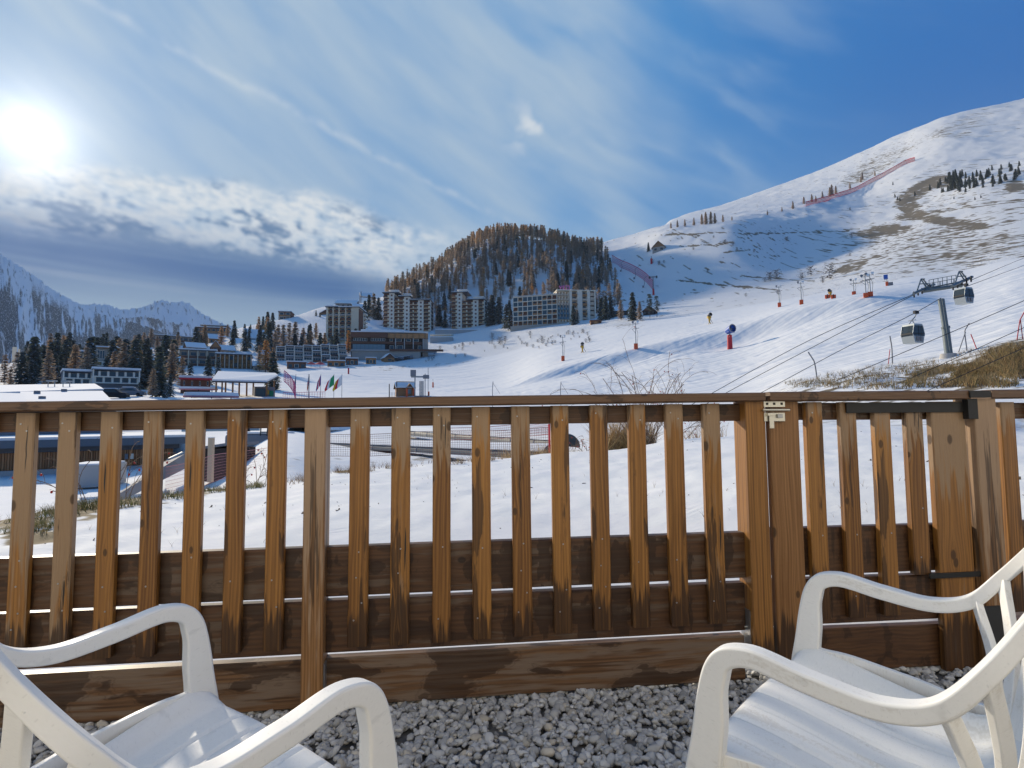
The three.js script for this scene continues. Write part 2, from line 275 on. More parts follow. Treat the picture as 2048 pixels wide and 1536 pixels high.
// ---- materials of the ground: snow with dry grass coming through
const SNOW = [0.84, 0.83, 0.80], GRASS = [0.135, 0.093, 0.036];
function blobs(list, px, py) { let m = -1; for (const [x, y, a, b, t = 0] of list) { const c = Math.cos(t), s = Math.sin(t), u = ((px - x) * c + (py - y) * s) / a, v = (-(px - x) * s + (py - y) * c) / b; m = Math.max(m, 1 - Math.sqrt(u * u + v * v)); } return m; }
function lineD(list, px, py, w) { let m = 0; for (const p of list) for (let i = 0; i + 3 < p.length; i += 2) { const [x0, y0, x1, y1] = [p[i], p[i + 1], p[i + 2], p[i + 3]], dx = x1 - x0, dy = y1 - y0, t = clamp(((px - x0) * dx + (py - y0) * dy) / (dx * dx + dy * dy)); m = Math.max(m, 1 - Math.hypot(px - x0 - dx * t, py - y0 - dy * t) / w); } return m; }
const snowTex = (w, h, x0, x1, z0, z1, fn) => {
  const t = dataTex(w, h, (i, j, o) => {
    const x = lerp(x0, x1, (i + 0.5) / w), z = lerp(z0, z1, (j + 0.5) / h);
    const q = pix(V(x, ground(x, z), z));
    const g = fn(x, z, q[0], q[1]);
    const vS = 1 + 0.03 * fbm2(x * 0.5, z * 0.5, 2), vG = 1 + 0.5 * fbm2(x * 0.21 + 5, z * 0.21, 4);
    for (let k = 0; k < 3; k++) o[k] = lerp(SNOW[k] * vS, GRASS[k] * vG, g);
  });
  t.wrapS = t.wrapT = THREE.ClampToEdgeWrapping; return t;
};
const fineBump = dataTex(512, 512, (i, j, o) => { const a = i / 512 * 6.28318, b = j / 512 * 6.28318; const v = 0.5 + 0.5 * fbm3(Math.cos(a) * 6, Math.sin(a) * 6 + Math.cos(b) * 6, Math.sin(b) * 6, 4) + 0.12 * n3(Math.cos(a) * 50, Math.sin(a) * 50 + Math.cos(b) * 50, Math.sin(b) * 50); o[0] = o[1] = o[2] = v; }, false);
const bumpOf = (rep) => { const t = fineBump.clone(); t.repeat.set(rep, rep); t.needsUpdate = true; return t; };

function sheet(name, r0, r1, az0, az1, map, ext, bump, label) {
  const i0 = Math.round(Math.log(r0 / R0) / LR * NR), i1 = Math.round(Math.log(r1 / R0) / LR * NR), j0 = Math.round((az0 - AZ0) / (AZ1 - AZ0) * NA), j1 = Math.round((az1 - AZ0) / (AZ1 - AZ0) * NA);
  const pos = [], uv = [], idx = [], w = j1 - j0 + 1;
  for (let i = i0; i <= i1; i++) for (let j = j0; j <= j1; j++) {
    const r = R0 * Math.exp(LR * i / NR), a = (AZ0 + (AZ1 - AZ0) * j / NA) * DEG, x = Math.sin(a) * r, z = -Math.cos(a) * r;
    pos.push(x, GRID[i * (NA + 1) + j], z); uv.push((x - ext[0]) / (ext[1] - ext[0]), (z - ext[2]) / (ext[3] - ext[2]));
  }
  for (let i = 0; i < i1 - i0; i++) for (let j = 0; j < w - 1; j++) { const a = i * w + j, b = a + 1, c = a + w, e = c + 1; idx.push(a, b, c, b, e, c); }
  const g = new THREE.BufferGeometry(); g.setAttribute('position', new THREE.Float32BufferAttribute(pos, 3)); g.setAttribute('uv', new THREE.Float32BufferAttribute(uv, 2)); g.setIndex(idx); g.computeVertexNormals();
  const m = new THREE.MeshStandardMaterial({ map, roughness: 0.9 });
  if (bump) { m.bumpMap = bump[0].isTexture ? bump[0] : bumpOf(bump[0]); m.bumpScale = bump[1]; }
  const o = struct(name, g, m); return o;
}
// the bank just beyond the fence: clean snow, grass showing along its left edge
{
  const E = [-12, 12, -13.5, -1];
  sheet('snow_bank', 2.2, 13, AZ0, AZ1, snowTex(1024, 1024, ...E, (x, z, px, py) => {
    const edge = blobs([[40, 1038, 90, 26], [150, 1018, 110, 24], [260, 1000, 90, 17], [370, 985, 70, 12], [430, 976, 60, 9], [700, 941, 50, 7], [60, 1075, 80, 22]], px, py);
    return ss(0.15, 0.5, edge * 1.2 + 0.75 * fbm2(x * 6, z * 6, 4));
  }), E, [9, 0.004]);
}
{ // dips and the grassy slope on the right
  const E = [-58, 58, -64, -6];
  sheet('hillside', 13, 62, AZ0, AZ1, snowTex(2048, 1024, ...E, (x, z, px, py) => {
    const r = Math.hypot(x, z), az = Math.atan2(x, -z) / DEG;
    const n = fbm2(x * 0.9, z * 0.9, 5), f = fbm2(x * 3.1, z * 3.1, 3);
    const hump = blobs([[1990, 725, 110, 38, -0.5], [2100, 700, 120, 45, -0.4], [1930, 752, 70, 18, -0.4], [1860, 745, 60, 16, -0.3]], px, py);
    const area = ss(1500, 1590, px + 30 * n) * ss(36, 28, r * ss(0, 1, 1) - 34 + 20 * ss(1700, 1560, px));
    const upper = ss(lerp(770, 705, clamp((px - 1560) / 380)) - 6, lerp(770, 705, clamp((px - 1560) / 380)) + 8, py + 10 * n);
    let g = ss(0.02, 0.3, n + 0.8 * f - 0.02) * upper * ss(1520, 1620, px) * 0.95;
    g = Math.max(g, ss(0.05, 0.35, hump + 0.55 * n + 0.2 * f));
    if (r < 20) g = Math.max(g * 0.4, ss(0.25, 0.5, fbm2(x * 1.1, z * 1.1, 4)) * 0.7 * ss(0, -10, az));
    return clamp(g);
  }), E, [40, 0.012]);
}
{ // pistes
  const E = [-235, 235, -262, -20];
  // groomer ridges and ski tracks that follow the piste
  const tracks = dataTex(2048, 1024, (i, j, o) => {
    const x = lerp(E[0], E[1], (i + 0.5) / 2048), z = lerp(E[2], E[3], (j + 0.5) / 1024), u = x - 0.25 * z, v = z + 0.25 * x + 3 * n2(x * 0.02, z * 0.02);
    const a = fbm2(u * 0.012, v * 0.30, 3), b = fbm2(u * 0.05, v * 1.1 + 9, 2), c = 1 - Math.min(1, Math.abs(n2(u * 0.02 + 3, v * 0.16 + 0.8 * n2(u * 0.03, 4))) * 9);
    o[0] = o[1] = o[2] = clamp(0.5 + 0.55 * a + 0.22 * b - 0.25 * c + 0.10 * fbm2(x * 0.9, z * 0.9, 2));
  }, false); tracks.wrapS = tracks.wrapT = THREE.ClampToEdgeWrapping;
  sheet('ski_slope', 62, 245, AZ0, AZ1, snowTex(2048, 1024, ...E, (x, z, px, py) => {
    const n = fbm2(x * 0.35, z * 0.35, 4), f = fbm2(x * 1.3, z * 1.3, 3);
    const rough = blobs([[900, 705, 130, 30, -0.18], [820, 722, 80, 18, -0.2], [700, 732, 60, 8], [1000, 672, 130, 28, -0.1], [1240, 648, 60, 12]], px, py);
    const small = ss(0.36, 0.5, f) * 0.35 * ss(1300, 1500, px) * ss(725, 640, py);
    return clamp(ss(0.28, 0.62, rough * 0.55 + 0.8 * n + 0.5 * f) * ss(0, 0.15, rough) * 0.9 + small * 0.3);
  }), E, [tracks, 0.30]);
}
const EM = [-60, 1560, -1640, -180];
sheet('mountain_slope', 245, 1800, AZ0, AZ1, snowTex(2048, 2048, ...EM, (x, z, px, py) => {
  if (px < 1140) return 0;
  const y = ground(x, z);
  const n = fbm2(x * 0.016, z * 0.016, 4), f = fbm2(x * 0.09, y * 0.16 + z * 0.05, 4), ff = fbm2(x * 0.28, y * 0.4 + z * 0.2, 3);
  const big = blobs([[1884, 365, 45, 18], [1837, 384, 44, 20, -0.5], [1815, 408, 34, 26], [1835, 432, 60, 14], [1775, 460, 65, 14, -0.1], [1884, 442, 70, 12, 0.1], [1935, 453, 50, 9], [1735, 468, 40, 9], [2030, 372, 30, 16], [1700, 536, 40, 10, -0.3]], px, py);
  const lines = lineD([[1420, 466, 1560, 468, 1720, 459], [1660, 530, 1760, 512, 1921, 464, 2048, 440], [1848, 424, 1960, 412, 2048, 400], [1482, 552, 1629, 563], [1355, 563, 1480, 572, 1556, 581], [1330, 470, 1420, 466], [1360, 492, 1470, 486], [1440, 505, 1500, 500]], px + 8 * f, py + 6 * f, 2.6);
  const gen = ss(1560, 1900, px) * ss(260, 400, py) * ss(620, 545, py) * 0.19 + ss(0, 0.6, blobs([[1760, 335, 130, 34, -0.5], [1890, 275, 140, 32, -0.5]], px, py)) * 0.30 + ss(1290, 1420, px) * ss(446, 470, py) * ss(620, 520, py) * 0.13 + 0.05 * ss(1240, 1300, px);
  const piste = ss(0, 0.35, lineD([[1620, 412, 1720, 390, 1800, 345, 1860, 300, 2048, 290]], px, py, 26));
  // how much of the turf shows: patches, terraces and paths, then broken up tuft by tuft
  let p = Math.max(ss(-0.15, 0.55, big + 0.4 * n + 0.35 * f) * 0.78, gen + 0.55 * n * gen, ss(0.0, 0.7, lines + 0.4 * f) * 0.62 * (lines > 0 ? 1 : 0));
  p *= 1 - 0.95 * piste;
  const tuft = 0.5 + 0.35 * f + 0.85 * ff + 0.55 * fbm2(x * 0.55, y * 0.9 + z * 0.4, 2);
  return clamp(ss(tuft - 0.04, tuft + 0.06, p * 1.12)) * 0.92;
}), EM, [60, 0.7]);

// ---- far mountains across the valley
function farRange(name, sky, r0, r1, baseY, seed, forest, ridge) {
  const n = 420, m = 110, pos = [], uv = [], idx = [], f = pchip(sky.map((s) => s[0]), sky.map((s) => s[1]));
  const p0 = sky[0][0], p1 = sky[sky.length - 1][0];
  for (let i = 0; i <= m; i++) for (let j = 0; j <= n; j++) {
    const px = lerp(p0, p1, j / n), t = i / m, r = lerp(r0, r1, t), top = at(px, f(px), r1), q = at(px, f(px), r);
    const rib = ridge * (Math.abs(fbm2(px * 0.012 + seed, t * 1.1, 4)) * 2 - 0.5 + 0.6 * fbm2(px * 0.05 + seed, t * 5, 4)) * Math.sin(Math.PI * Math.min(1, t * 1.02)) ;
    const y = lerp(baseY, top.y, Math.pow(t, 1.15)) + rib * (top.y - baseY) + (t > 0.96 ? 0.02 * (top.y - baseY) * fbm2(px * 0.2 + seed, t, 3) : 0);
    pos.push(q.x, y, q.z); uv.push(j / n, t);
  }
  for (let i = 0; i < m; i++) for (let j = 0; j < n; j++) { const a = i * (n + 1) + j; idx.push(a, a + 1, a + n + 1, a + 1, a + n + 2, a + n + 1); }
  const g = new THREE.BufferGeometry(); g.setAttribute('position', new THREE.Float32BufferAttribute(pos, 3)); g.setAttribute('uv', new THREE.Float32BufferAttribute(uv, 2)); g.setIndex(idx); g.computeVertexNormals();
  const map = dataTex(2048, 768, (i, j, o) => {
    const u = i / 2048, t = j / 768, px = lerp(p0, p1, u);
    const fr = forest(px, t, fbm2(px * 0.02 + seed, t * 4, 4), fbm2(px * 0.16 + t * 6, t * 9 - px * 0.03, 4));
    const grain = ss(-0.25, 0.3, fbm2(px * 0.85, t * 130, 3) + 0.45 * fr - 0.15);
    const rock = ss(0.16, 0.40, fbm2(px * 0.16 + 3 * t, t * 26 + px * 0.05, 5)) * 0.75;
    const g2 = clamp(Math.max(fr * grain, rock));
    o[0] = lerp(0.82, 0.03, g2); o[1] = lerp(0.82, 0.034, g2); o[2] = lerp(0.82, 0.036, g2);
  });
  map.wrapS = map.wrapT = THREE.ClampToEdgeWrapping;
  struct(name, g, new THREE.MeshStandardMaterial({ map, roughness: 0.95 }));
}
farRange('far_mountain', [[-1150, 800], [-900, 700], [-640, 560], [-420, 450], [-260, 425], [-120, 445], [0, 508], [40, 533], [75, 556], [110, 582], [150, 603], [200, 628], [250, 641], [300, 655], [340, 672], [380, 690], [430, 715], [520, 760]], 1150, 2300, -250, 3.1,
  (px, t, n, f) => clamp(ss(0.0, 0.22, (0.62 - (t - 0.68) / 0.32) * 0.5 + 0.42 * ss(90, 230, px) + 1.1 * n + 0.7 * f) * ss(1.0, 0.9, t - 0.12 * ss(150, 240, px))), 0.05);
farRange('far_peak', [[60, 640], [150, 612], [190, 608], [215, 610], [245, 619], [270, 617], [295, 611], [312, 603], [326, 600], [338, 604], [350, 605], [362, 603], [376, 606], [390, 617], [410, 630], [440, 645], [470, 655], [520, 690]], 2150, 3400, -290, 8.7,
  (px, t, n, f) => clamp(ss(0.16, 0.4, (0.45 - (t - 0.6) / 0.4) * 0.5 + 0.9 * n + 0.6 * f)), 0.06);
farRange('far_ridge', [[150, 668], [200, 650], [250, 636], [290, 634], [330, 642], [370, 652], [400, 661], [430, 680], [470, 720]], 1950, 2600, -275, 12.3,
  (px, t, n, f) => clamp(ss(0.0, 0.3, 0.15 + 0.9 * n + 0.5 * f)), 0.05);
// ---------------------------------------------------------------- the wooden fence and its gate
const FO = V(0, 0, -2.05);
const FX = V(Math.cos(FTH), 0, -Math.sin(FTH)), FN = V(Math.sin(FTH), 0, Math.cos(FTH));
function fp(px, py, z = 0) {         // along the fence and up, where a sight line meets the plane z in front of the slats
  const d = sight(px, py), o = FO.clone().addScaledVector(FN, z).sub(camera.position), t = o.dot(FN) / d.dot(FN);
  const p = camera.position.clone().addScaledVector(d, t).sub(FO); return [p.dot(FX), p.y];
}
function plank(len, w, d, b = 0.003, segs = 1) {   // lies along y, chamfered long edges
  const hw = w / 2, hd = d / 2, ring = [[-hw + b, hd], [hw - b, hd], [hw, hd - b], [hw, -hd + b], [hw - b, -hd], [-hw + b, -hd], [-hw, -hd + b], [-hw, hd - b]];
  const pos = [], uv = [], idx = [];
  for (let k = 0; k < 8; k++) {
    const a = ring[k], c = ring[(k + 1) % 8], n = pos.length / 3, side = Math.abs(a[0] - c[0]) < 1e-6;
    for (const [p, y] of [[a, -0.5], [c, -0.5], [c, 0.5], [a, 0.5]]) { pos.push(p[0], y * len, p[1]); uv.push(side ? 0.5 + p[1] / w * 0.9 : (p[0] + hw) / w, y + 0.5); }
    idx.push(n, n + 1, n + 2, n, n + 2, n + 3);
  }
  for (const y of [-0.5, 0.5]) { const n = pos.length / 3; for (const p of ring) { pos.push(p[0], y * len, p[1]); uv.push((p[0] + hw) / w, (0.5 + y) * 0.98 + 0.01 + p[1] * 0.05); } for (let k = 1; k < 7; k++) y > 0 ? idx.push(n, n + k, n + k + 1) : idx.push(n, n + k + 1, n + k); }
  const g = new THREE.BufferGeometry(); g.setAttribute('position', new THREE.Float32BufferAttribute(pos, 3)); g.setAttribute('uv', new THREE.Float32BufferAttribute(uv, 2)); g.setIndex(idx);
  const q = g.toNonIndexed(); q.computeVertexNormals(); return q;
}
// larch boards: grain, silvered wood, oiled wood, wet stains with ragged edges, cracks. x across, y along, in metres
function woodMat(seed, wM, lM, o = {}) {
  const W = o.W || 128, H = o.H || 1024, rnd = rng(seed * 97 + 11), cracks = [];
  for (let k = 0; k < (o.cracks || 0); k++) cracks.push([0.2 + 0.6 * rnd(), o.crackAt ? o.crackAt[0] + rnd() * o.crackAt[1] : 0.1 + 0.8 * rnd(), 0.05 + 0.12 * rnd(), 0.03 + 0.03 * rnd()]);
  const knots = []; for (let k = 0; k < (o.knots ?? 1); k++) knots.push([rnd() * wM, rnd() * lM, 0.006 + 0.008 * rnd()]);
  const ox = rnd() * 50, oy = rnd() * 50, oil = o.oil || [0.38, 0.175, 0.038], oil2 = o.oil2 || [0.145, 0.058, 0.012], grey = o.grey || [0.36, 0.245, 0.145], wet = o.wet || [0.04, 0.017, 0.006];
  const h = new Float32Array(W * H);
  const map = dataTex(W, H, (i, j, out) => {
    let x = (i + 0.5) / W * wM, y = (j + 0.5) / H * lM;
    let kx = 0, kn = 0; for (const [a, b, r] of knots) { const dx = x - a, dy = (y - b) * 0.5, q = Math.hypot(dx, dy); kx += Math.sign(dx) * r * 1.2 * Math.exp(-q / (r * 2.2)); kn = Math.max(kn, ss(r, r * 0.6, q)); }
    const gx = x - kx + 0.012 * fbm2(x * 10 + ox, y * 1.4 + oy, 3);
    const ringv = 0.5 + 0.5 * Math.sin(gx * 520 + 5 * fbm2(gx * 30 + ox, y * 0.9 + oy, 2)), fibre = fbm2(gx * 700 + ox, y * 7 + oy, 3), streak = fbm2(gx * 110 + ox, y * 1.6 + oy, 3), cloud = fbm2(x * 22 + oy, y * 4 + ox, 4);
    const c = [0, 0, 0]; const t = clamp(0.45 + (o.tone || 0) + 0.34 * (ringv - 0.5) + 0.75 * streak + 0.35 * fibre);
    for (let k = 0; k < 3; k++) c[k] = lerp(oil[k], oil2[k], t);
    // silvering: begins where rain reaches, ragged along the grain
    const v = y / lM, gy = ss(0.0, 0.16, (o.greyAmount || 0) + (o.greyTop ? 0.5 * ss(1 - o.greyTop * 1.7, 1, v) : 0) + 0.42 * fbm2(gx * 60 + 7 + ox, y * 2.2, 4) + 0.25 * cloud - 0.32);
    for (let k = 0; k < 3; k++) c[k] = lerp(c[k], grey[k] * (0.86 + 0.3 * fibre + 0.12 * streak), gy * (o.greyMax ?? 0.85));
    // wet end grain and drip stains
    let w = 0;
    if (o.wetEnd) w = Math.max(w, ss(-0.01, 0.05, o.wetEnd - v + 0.14 * fbm2(gx * 75 + ox, y * 3, 4)));
    if (o.blot) for (const [bx, by, rx, ry] of o.blot) { const q = Math.hypot((x - bx) / rx, (y - by) / ry); w = Math.max(w, ss(0.0, 0.16, 1 - q + 0.8 * fbm2(x * 26 + ox, y * 42 + bx * 9, 5)) * 0.9); }
    if (o.stain) { const s = fbm2(x * o.stain[0] + ox, y * o.stain[1] + oy, 5); w = Math.max(w, ss(o.stain[2], o.stain[2] + 0.07, s) * 0.85); const rim = Math.exp(-(((s - o.stain[2] + 0.03) / 0.02) ** 2)); w = Math.max(w, rim * 0.35); }
    w *= 0.75 + 0.5 * clamp(0.5 + streak);
    for (let k = 0; k < 3; k++) c[k] = lerp(c[k], lerp(wet[k], c[k] * 0.4, 0.3), clamp(w));
    for (let k = 0; k < 3; k++) c[k] = lerp(c[k], oil2[k] * 0.3, kn * 0.8);
    let ck = 0; for (const [cx, cy, cl, cw] of cracks) { const q = Math.abs(x / wM - cx - 0.15 * (v - cy) - 0.05 * fbm2(y * 14, cx * 9, 2)) / (cw * (1 - Math.min(1, ((v - cy) / cl) ** 2))); if (Math.abs(v - cy) < cl) ck = Math.max(ck, ss(1, 0.5, q)); }
    for (let k = 0; k < 3; k++) out[k] = lerp(c[k], 0.012, ck) ;
    h[j * W + i] = clamp(0.6 + 0.22 * fibre + 0.12 * (ringv - 0.5) - 0.5 * ck);
  });
  map.wrapS = map.wrapT = THREE.ClampToEdgeWrapping;
  const bump = dataTex(W, H, (i, j, out) => { out[0] = out[1] = out[2] = h[j * W + i]; }, false); bump.wrapS = bump.wrapT = THREE.ClampToEdgeWrapping;
  return new THREE.MeshStandardMaterial({ map, bumpMap: bump, bumpScale: 0.0012, roughness: o.rough ?? 0.48 });
}
const slatMats = [];
for (let k = 0; k < 8; k++) slatMats.push(woodMat(k + 1, 0.07, 0.95, { W: 96, H: 896, greyAmount: [0.1, 0.02, 0.16, 0, 0.06, 0.2, 0.0, 0.1][k], greyTop: [0.15, 0.1, 0.25, 0.12, 0.3, 0.2, 0.08, 0.2][k], wetEnd: [0.14, 0.22, 0.08, 0.18, 0.12, 0.24, 0.15, 0.1][k], knots: k % 3, cracks: k === 2 || k === 5 ? 1 : 0, tone: [0.1, -0.15, 0.22, 0, 0.3, -0.05, 0.15, -0.2][k], stain: [24, 2.2, [0.3, 0.2, 0.34, 0.24, 0.3, 0.16, 0.28, 0.22][k]] }));
const greySlatA = woodMat(31, 0.07, 0.95, { W: 96, H: 896, greyAmount: 0.42, greyTop: 0.4, cracks: 1, crackAt: [0.84, 0.1], wetEnd: 0.1 });
const greySlatB = woodMat(32, 0.07, 0.95, { W: 96, H: 896, greyAmount: 0.48, greyTop: 0.5, cracks: 1, crackAt: [0.18, 0.1], wetEnd: 0.12, stain: [30, 3, 0.3] });
const crackSlat = woodMat(33, 0.07, 0.95, { W: 96, H: 896, greyAmount: 0.12, greyTop: 0.25, cracks: 1, crackAt: [0.72, 0.05], wetEnd: 0.12 });
const postMat = woodMat(41, 0.09, 1.1, { W: 128, H: 896, greyAmount: 0.34, greyTop: 0.3, grey: [0.42, 0.285, 0.175], oil: [0.36, 0.19, 0.075], knots: 0, stain: [40, 1.2, 0.30] });
const post2Mat = woodMat(42, 0.09, 1.1, { W: 128, H: 896, greyAmount: 0.05, wetEnd: 0.1, knots: 0 });
const stileMat = woodMat(43, 0.12, 1.1, { W: 128, H: 896, greyAmount: 0.05, wetEnd: 0.16, oil: [0.34, 0.17, 0.06], knots: 2 });
const greyStileMat = woodMat(44, 0.14, 1.1, { W: 128, H: 896, greyAmount: 0.22, greyTop: 0.3, wetEnd: 0.22, knots: 3 });
const railMat = woodMat(45, 0.06, 3.4, { W: 64, H: 2048, greyAmount: 0.26, greyMax: 0.6, oil: [0.17, 0.092, 0.045], oil2: [0.09, 0.045, 0.022], grey: [0.18, 0.125, 0.09], knots: 3, stain: [10, 5, 0.24] });
const steel = M(0.42, 0.43, 0.44, 0.38, { metalness: 0.85 }), zinc = M(0.62, 0.60, 0.52, 0.32, { metalness: 0.9 }), blackIron = M(0.012, 0.012, 0.012, 0.55);
const screwGeo = new THREE.CylinderGeometry(0.0027, 0.0030, 0.0014, 10).rotateX(Math.PI / 2);
const RND = rng(2024);

function fenceGroup(name, label, cat) { return thing(name, label, cat, FO, FTH); }
function vertical(parent, name, m, pxL, pxR, row, topPy, botPy, zf, depth, lean = 0) {   // a standing board from its edges at one row
  const [s0] = fp(pxL, row, zf), [s1] = fp(pxR, row, zf), mid = (pxL + pxR) / 2, y1 = fp(mid, topPy, zf)[1], y0 = fp(mid, botPy, zf)[1];
  const o = part(name, plank(y1 - y0, s1 - s0, depth, 0.004), m, parent); o.position.set((s0 + s1) / 2, (y0 + y1) / 2, zf - depth / 2); o.rotation.z = lean; o.userData.w = s1 - s0; o.userData.h = y1 - y0;
  return o;
}
function level(parent, name, m, pts, zf, depth) {   // a lying board: pts = [pxL, topPy, botPy, pxR, topPy, botPy]
  const [a0, aT] = fp(pts[0], pts[1], zf), aB = fp(pts[0], pts[2], zf)[1], [b0, bT] = fp(pts[3], pts[4], zf), bB = fp(pts[3], pts[5], zf)[1];
  const w = ((aT - aB) + (bT - bB)) / 2, A = V(a0, (aT + aB) / 2, 0), B = V(b0, (bT + bB) / 2, 0), L = A.distanceTo(B);
  const o = part(name, plank(L, w, depth, 0.004), m, parent); o.position.set((A.x + B.x) / 2, (A.y + B.y) / 2, zf - depth / 2); o.rotation.z = Math.atan2(B.y - A.y, B.x - A.x) - Math.PI / 2;
  return o;
}
const boardMat = (seed, o) => woodMat(seed, 0.13, 3.3, { W: 192, H: 2048, oil: [0.12, 0.056, 0.022], oil2: [0.05, 0.022, 0.009], grey: [0.155, 0.11, 0.076], greyAmount: 0.34, greyMax: 0.8, knots: 2, ...o });
// damp patches on the boards, in the gaps between the slats
const blotFor = (seed) => { const r = rng(seed), b = []; for (let k = 0; k < 22; k++) if (r() < 0.9) b.push([0.02 + 0.08 * r(), 0.08 + k * 0.148 + 0.03 * (r() - 0.5), 0.03 + 0.05 * r(), 0.02 + 0.035 * r()]); return b; };
{
  const g = fenceGroup('wooden_fence', 'long brown larch slat fence with three low boards and a flat top rail', 'fence');
  level(g, 'top_rail', railMat, [-260, 807, 827, 1531, 784.5, 802], 0.04, 0.13);
  level(g, 'top_beam', boardMat(51, { blot: blotFor(1), greyAmount: 0.25 }), [-260, 829, 868.5, 1488, 807, 842], -0.03, 0.04);
  level(g, 'low_board', boardMat(52, { blot: blotFor(2), stain: [16, 4, 0.15] }), [-260, 1131, 1232, 1488, 1061.5, 1159], -0.03, 0.04).name = 'low_board';
  level(g, 'low_board', boardMat(53, { blot: blotFor(3), stain: [14, 3, 0.16], greyAmount: 0.3 }), [-260, 1241, 1357, 1488, 1166.5, 1260.5], -0.03, 0.04);
  level(g, 'low_board', boardMat(54, { stain: [12, 3.4, 0.10], greyAmount: 0.40, oil: [0.19, 0.10, 0.045], grey: [0.22, 0.16, 0.115] }), [-260, 1368, 1474, 1488, 1270, 1361], -0.03, 0.04);
  const slats = [[-147, -108, 1318], [-60, -21, 1316], [27, 66, 1313], [113, 150, 1314], [198, 236, 1316], [284, 321, 1313], [369, 405, 1309], [452, 489, 1306], [534, 571, 1302], [699, 738, 1294], [782, 820, 1290], [865, 901, 1285], [944, 981, 1279], [1024, 1061, 1273], [1104, 1139, 1267], [1182, 1217, 1261], [1259, 1293, 1256], [1334, 1369, 1253], [1409, 1443, 1248]];
  slats.forEach(([a, b, bot], k) => {
    const mid = (a + b) / 2, top = lerp(828, 806, clamp((mid + 100) / 1600));
    const m = k === 2 ? greySlatA : k === 3 ? greySlatB : k === 4 || k === 6 ? crackSlat : slatMats[(k * 5 + 3) % 8];
    const o = vertical(g, 'slat', m, a, b, 900, top, bot, 0, 0.026 + 0.002 * RND(), (RND() - 0.5) * 0.008);
    for (const [dx, dy] of [[-0.2, -0.045], [0.16, -0.075], [0.05, -0.61], [-0.08, -0.71], [0.18, -0.82], [-0.2, -0.9]]) {
      if (RND() < 0.3) continue; const s = part('screw', screwGeo, steel, o); s.position.set(o.userData.w * (dx + 0.1 * (RND() - 0.5)), o.userData.h * (0.5 + dy + 0.02 * (RND() - 0.5)), 0.0135 + 0.0008);
    }
  });
  const p1 = vertical(g, 'post', postMat, 608, 651, 900, 818, 1428, 0.014, 0.085);
  const p2 = vertical(g, 'post', post2Mat, 1494, 1534, 900, 803, 1322, 0.014, 0.095);
  const plate = (post, sx, y0, y1) => { const o = box(post, 'base_plate', steel, sx * (post.userData.w / 2) + (sx > 0 ? 0.0005 : -0.0045), sx * (post.userData.w / 2) + (sx > 0 ? 0.0045 : -0.0005), y0, y1, -0.035, 0.03); return o; };
  plate(p1, 1, -p1.userData.h / 2, -p1.userData.h / 2 + 0.16); plate(p2, -1, -p2.userData.h / 2, -p2.userData.h / 2 + 0.18);
  const bolt = new THREE.CylinderGeometry(0.006, 0.006, 0.008, 6).rotateZ(Math.PI / 2);
  const b1 = part('bolt', bolt, zinc, p2); b1.position.set(-p2.userData.w / 2 - 0.008, -p2.userData.h / 2 + 0.11, 0.0);
}
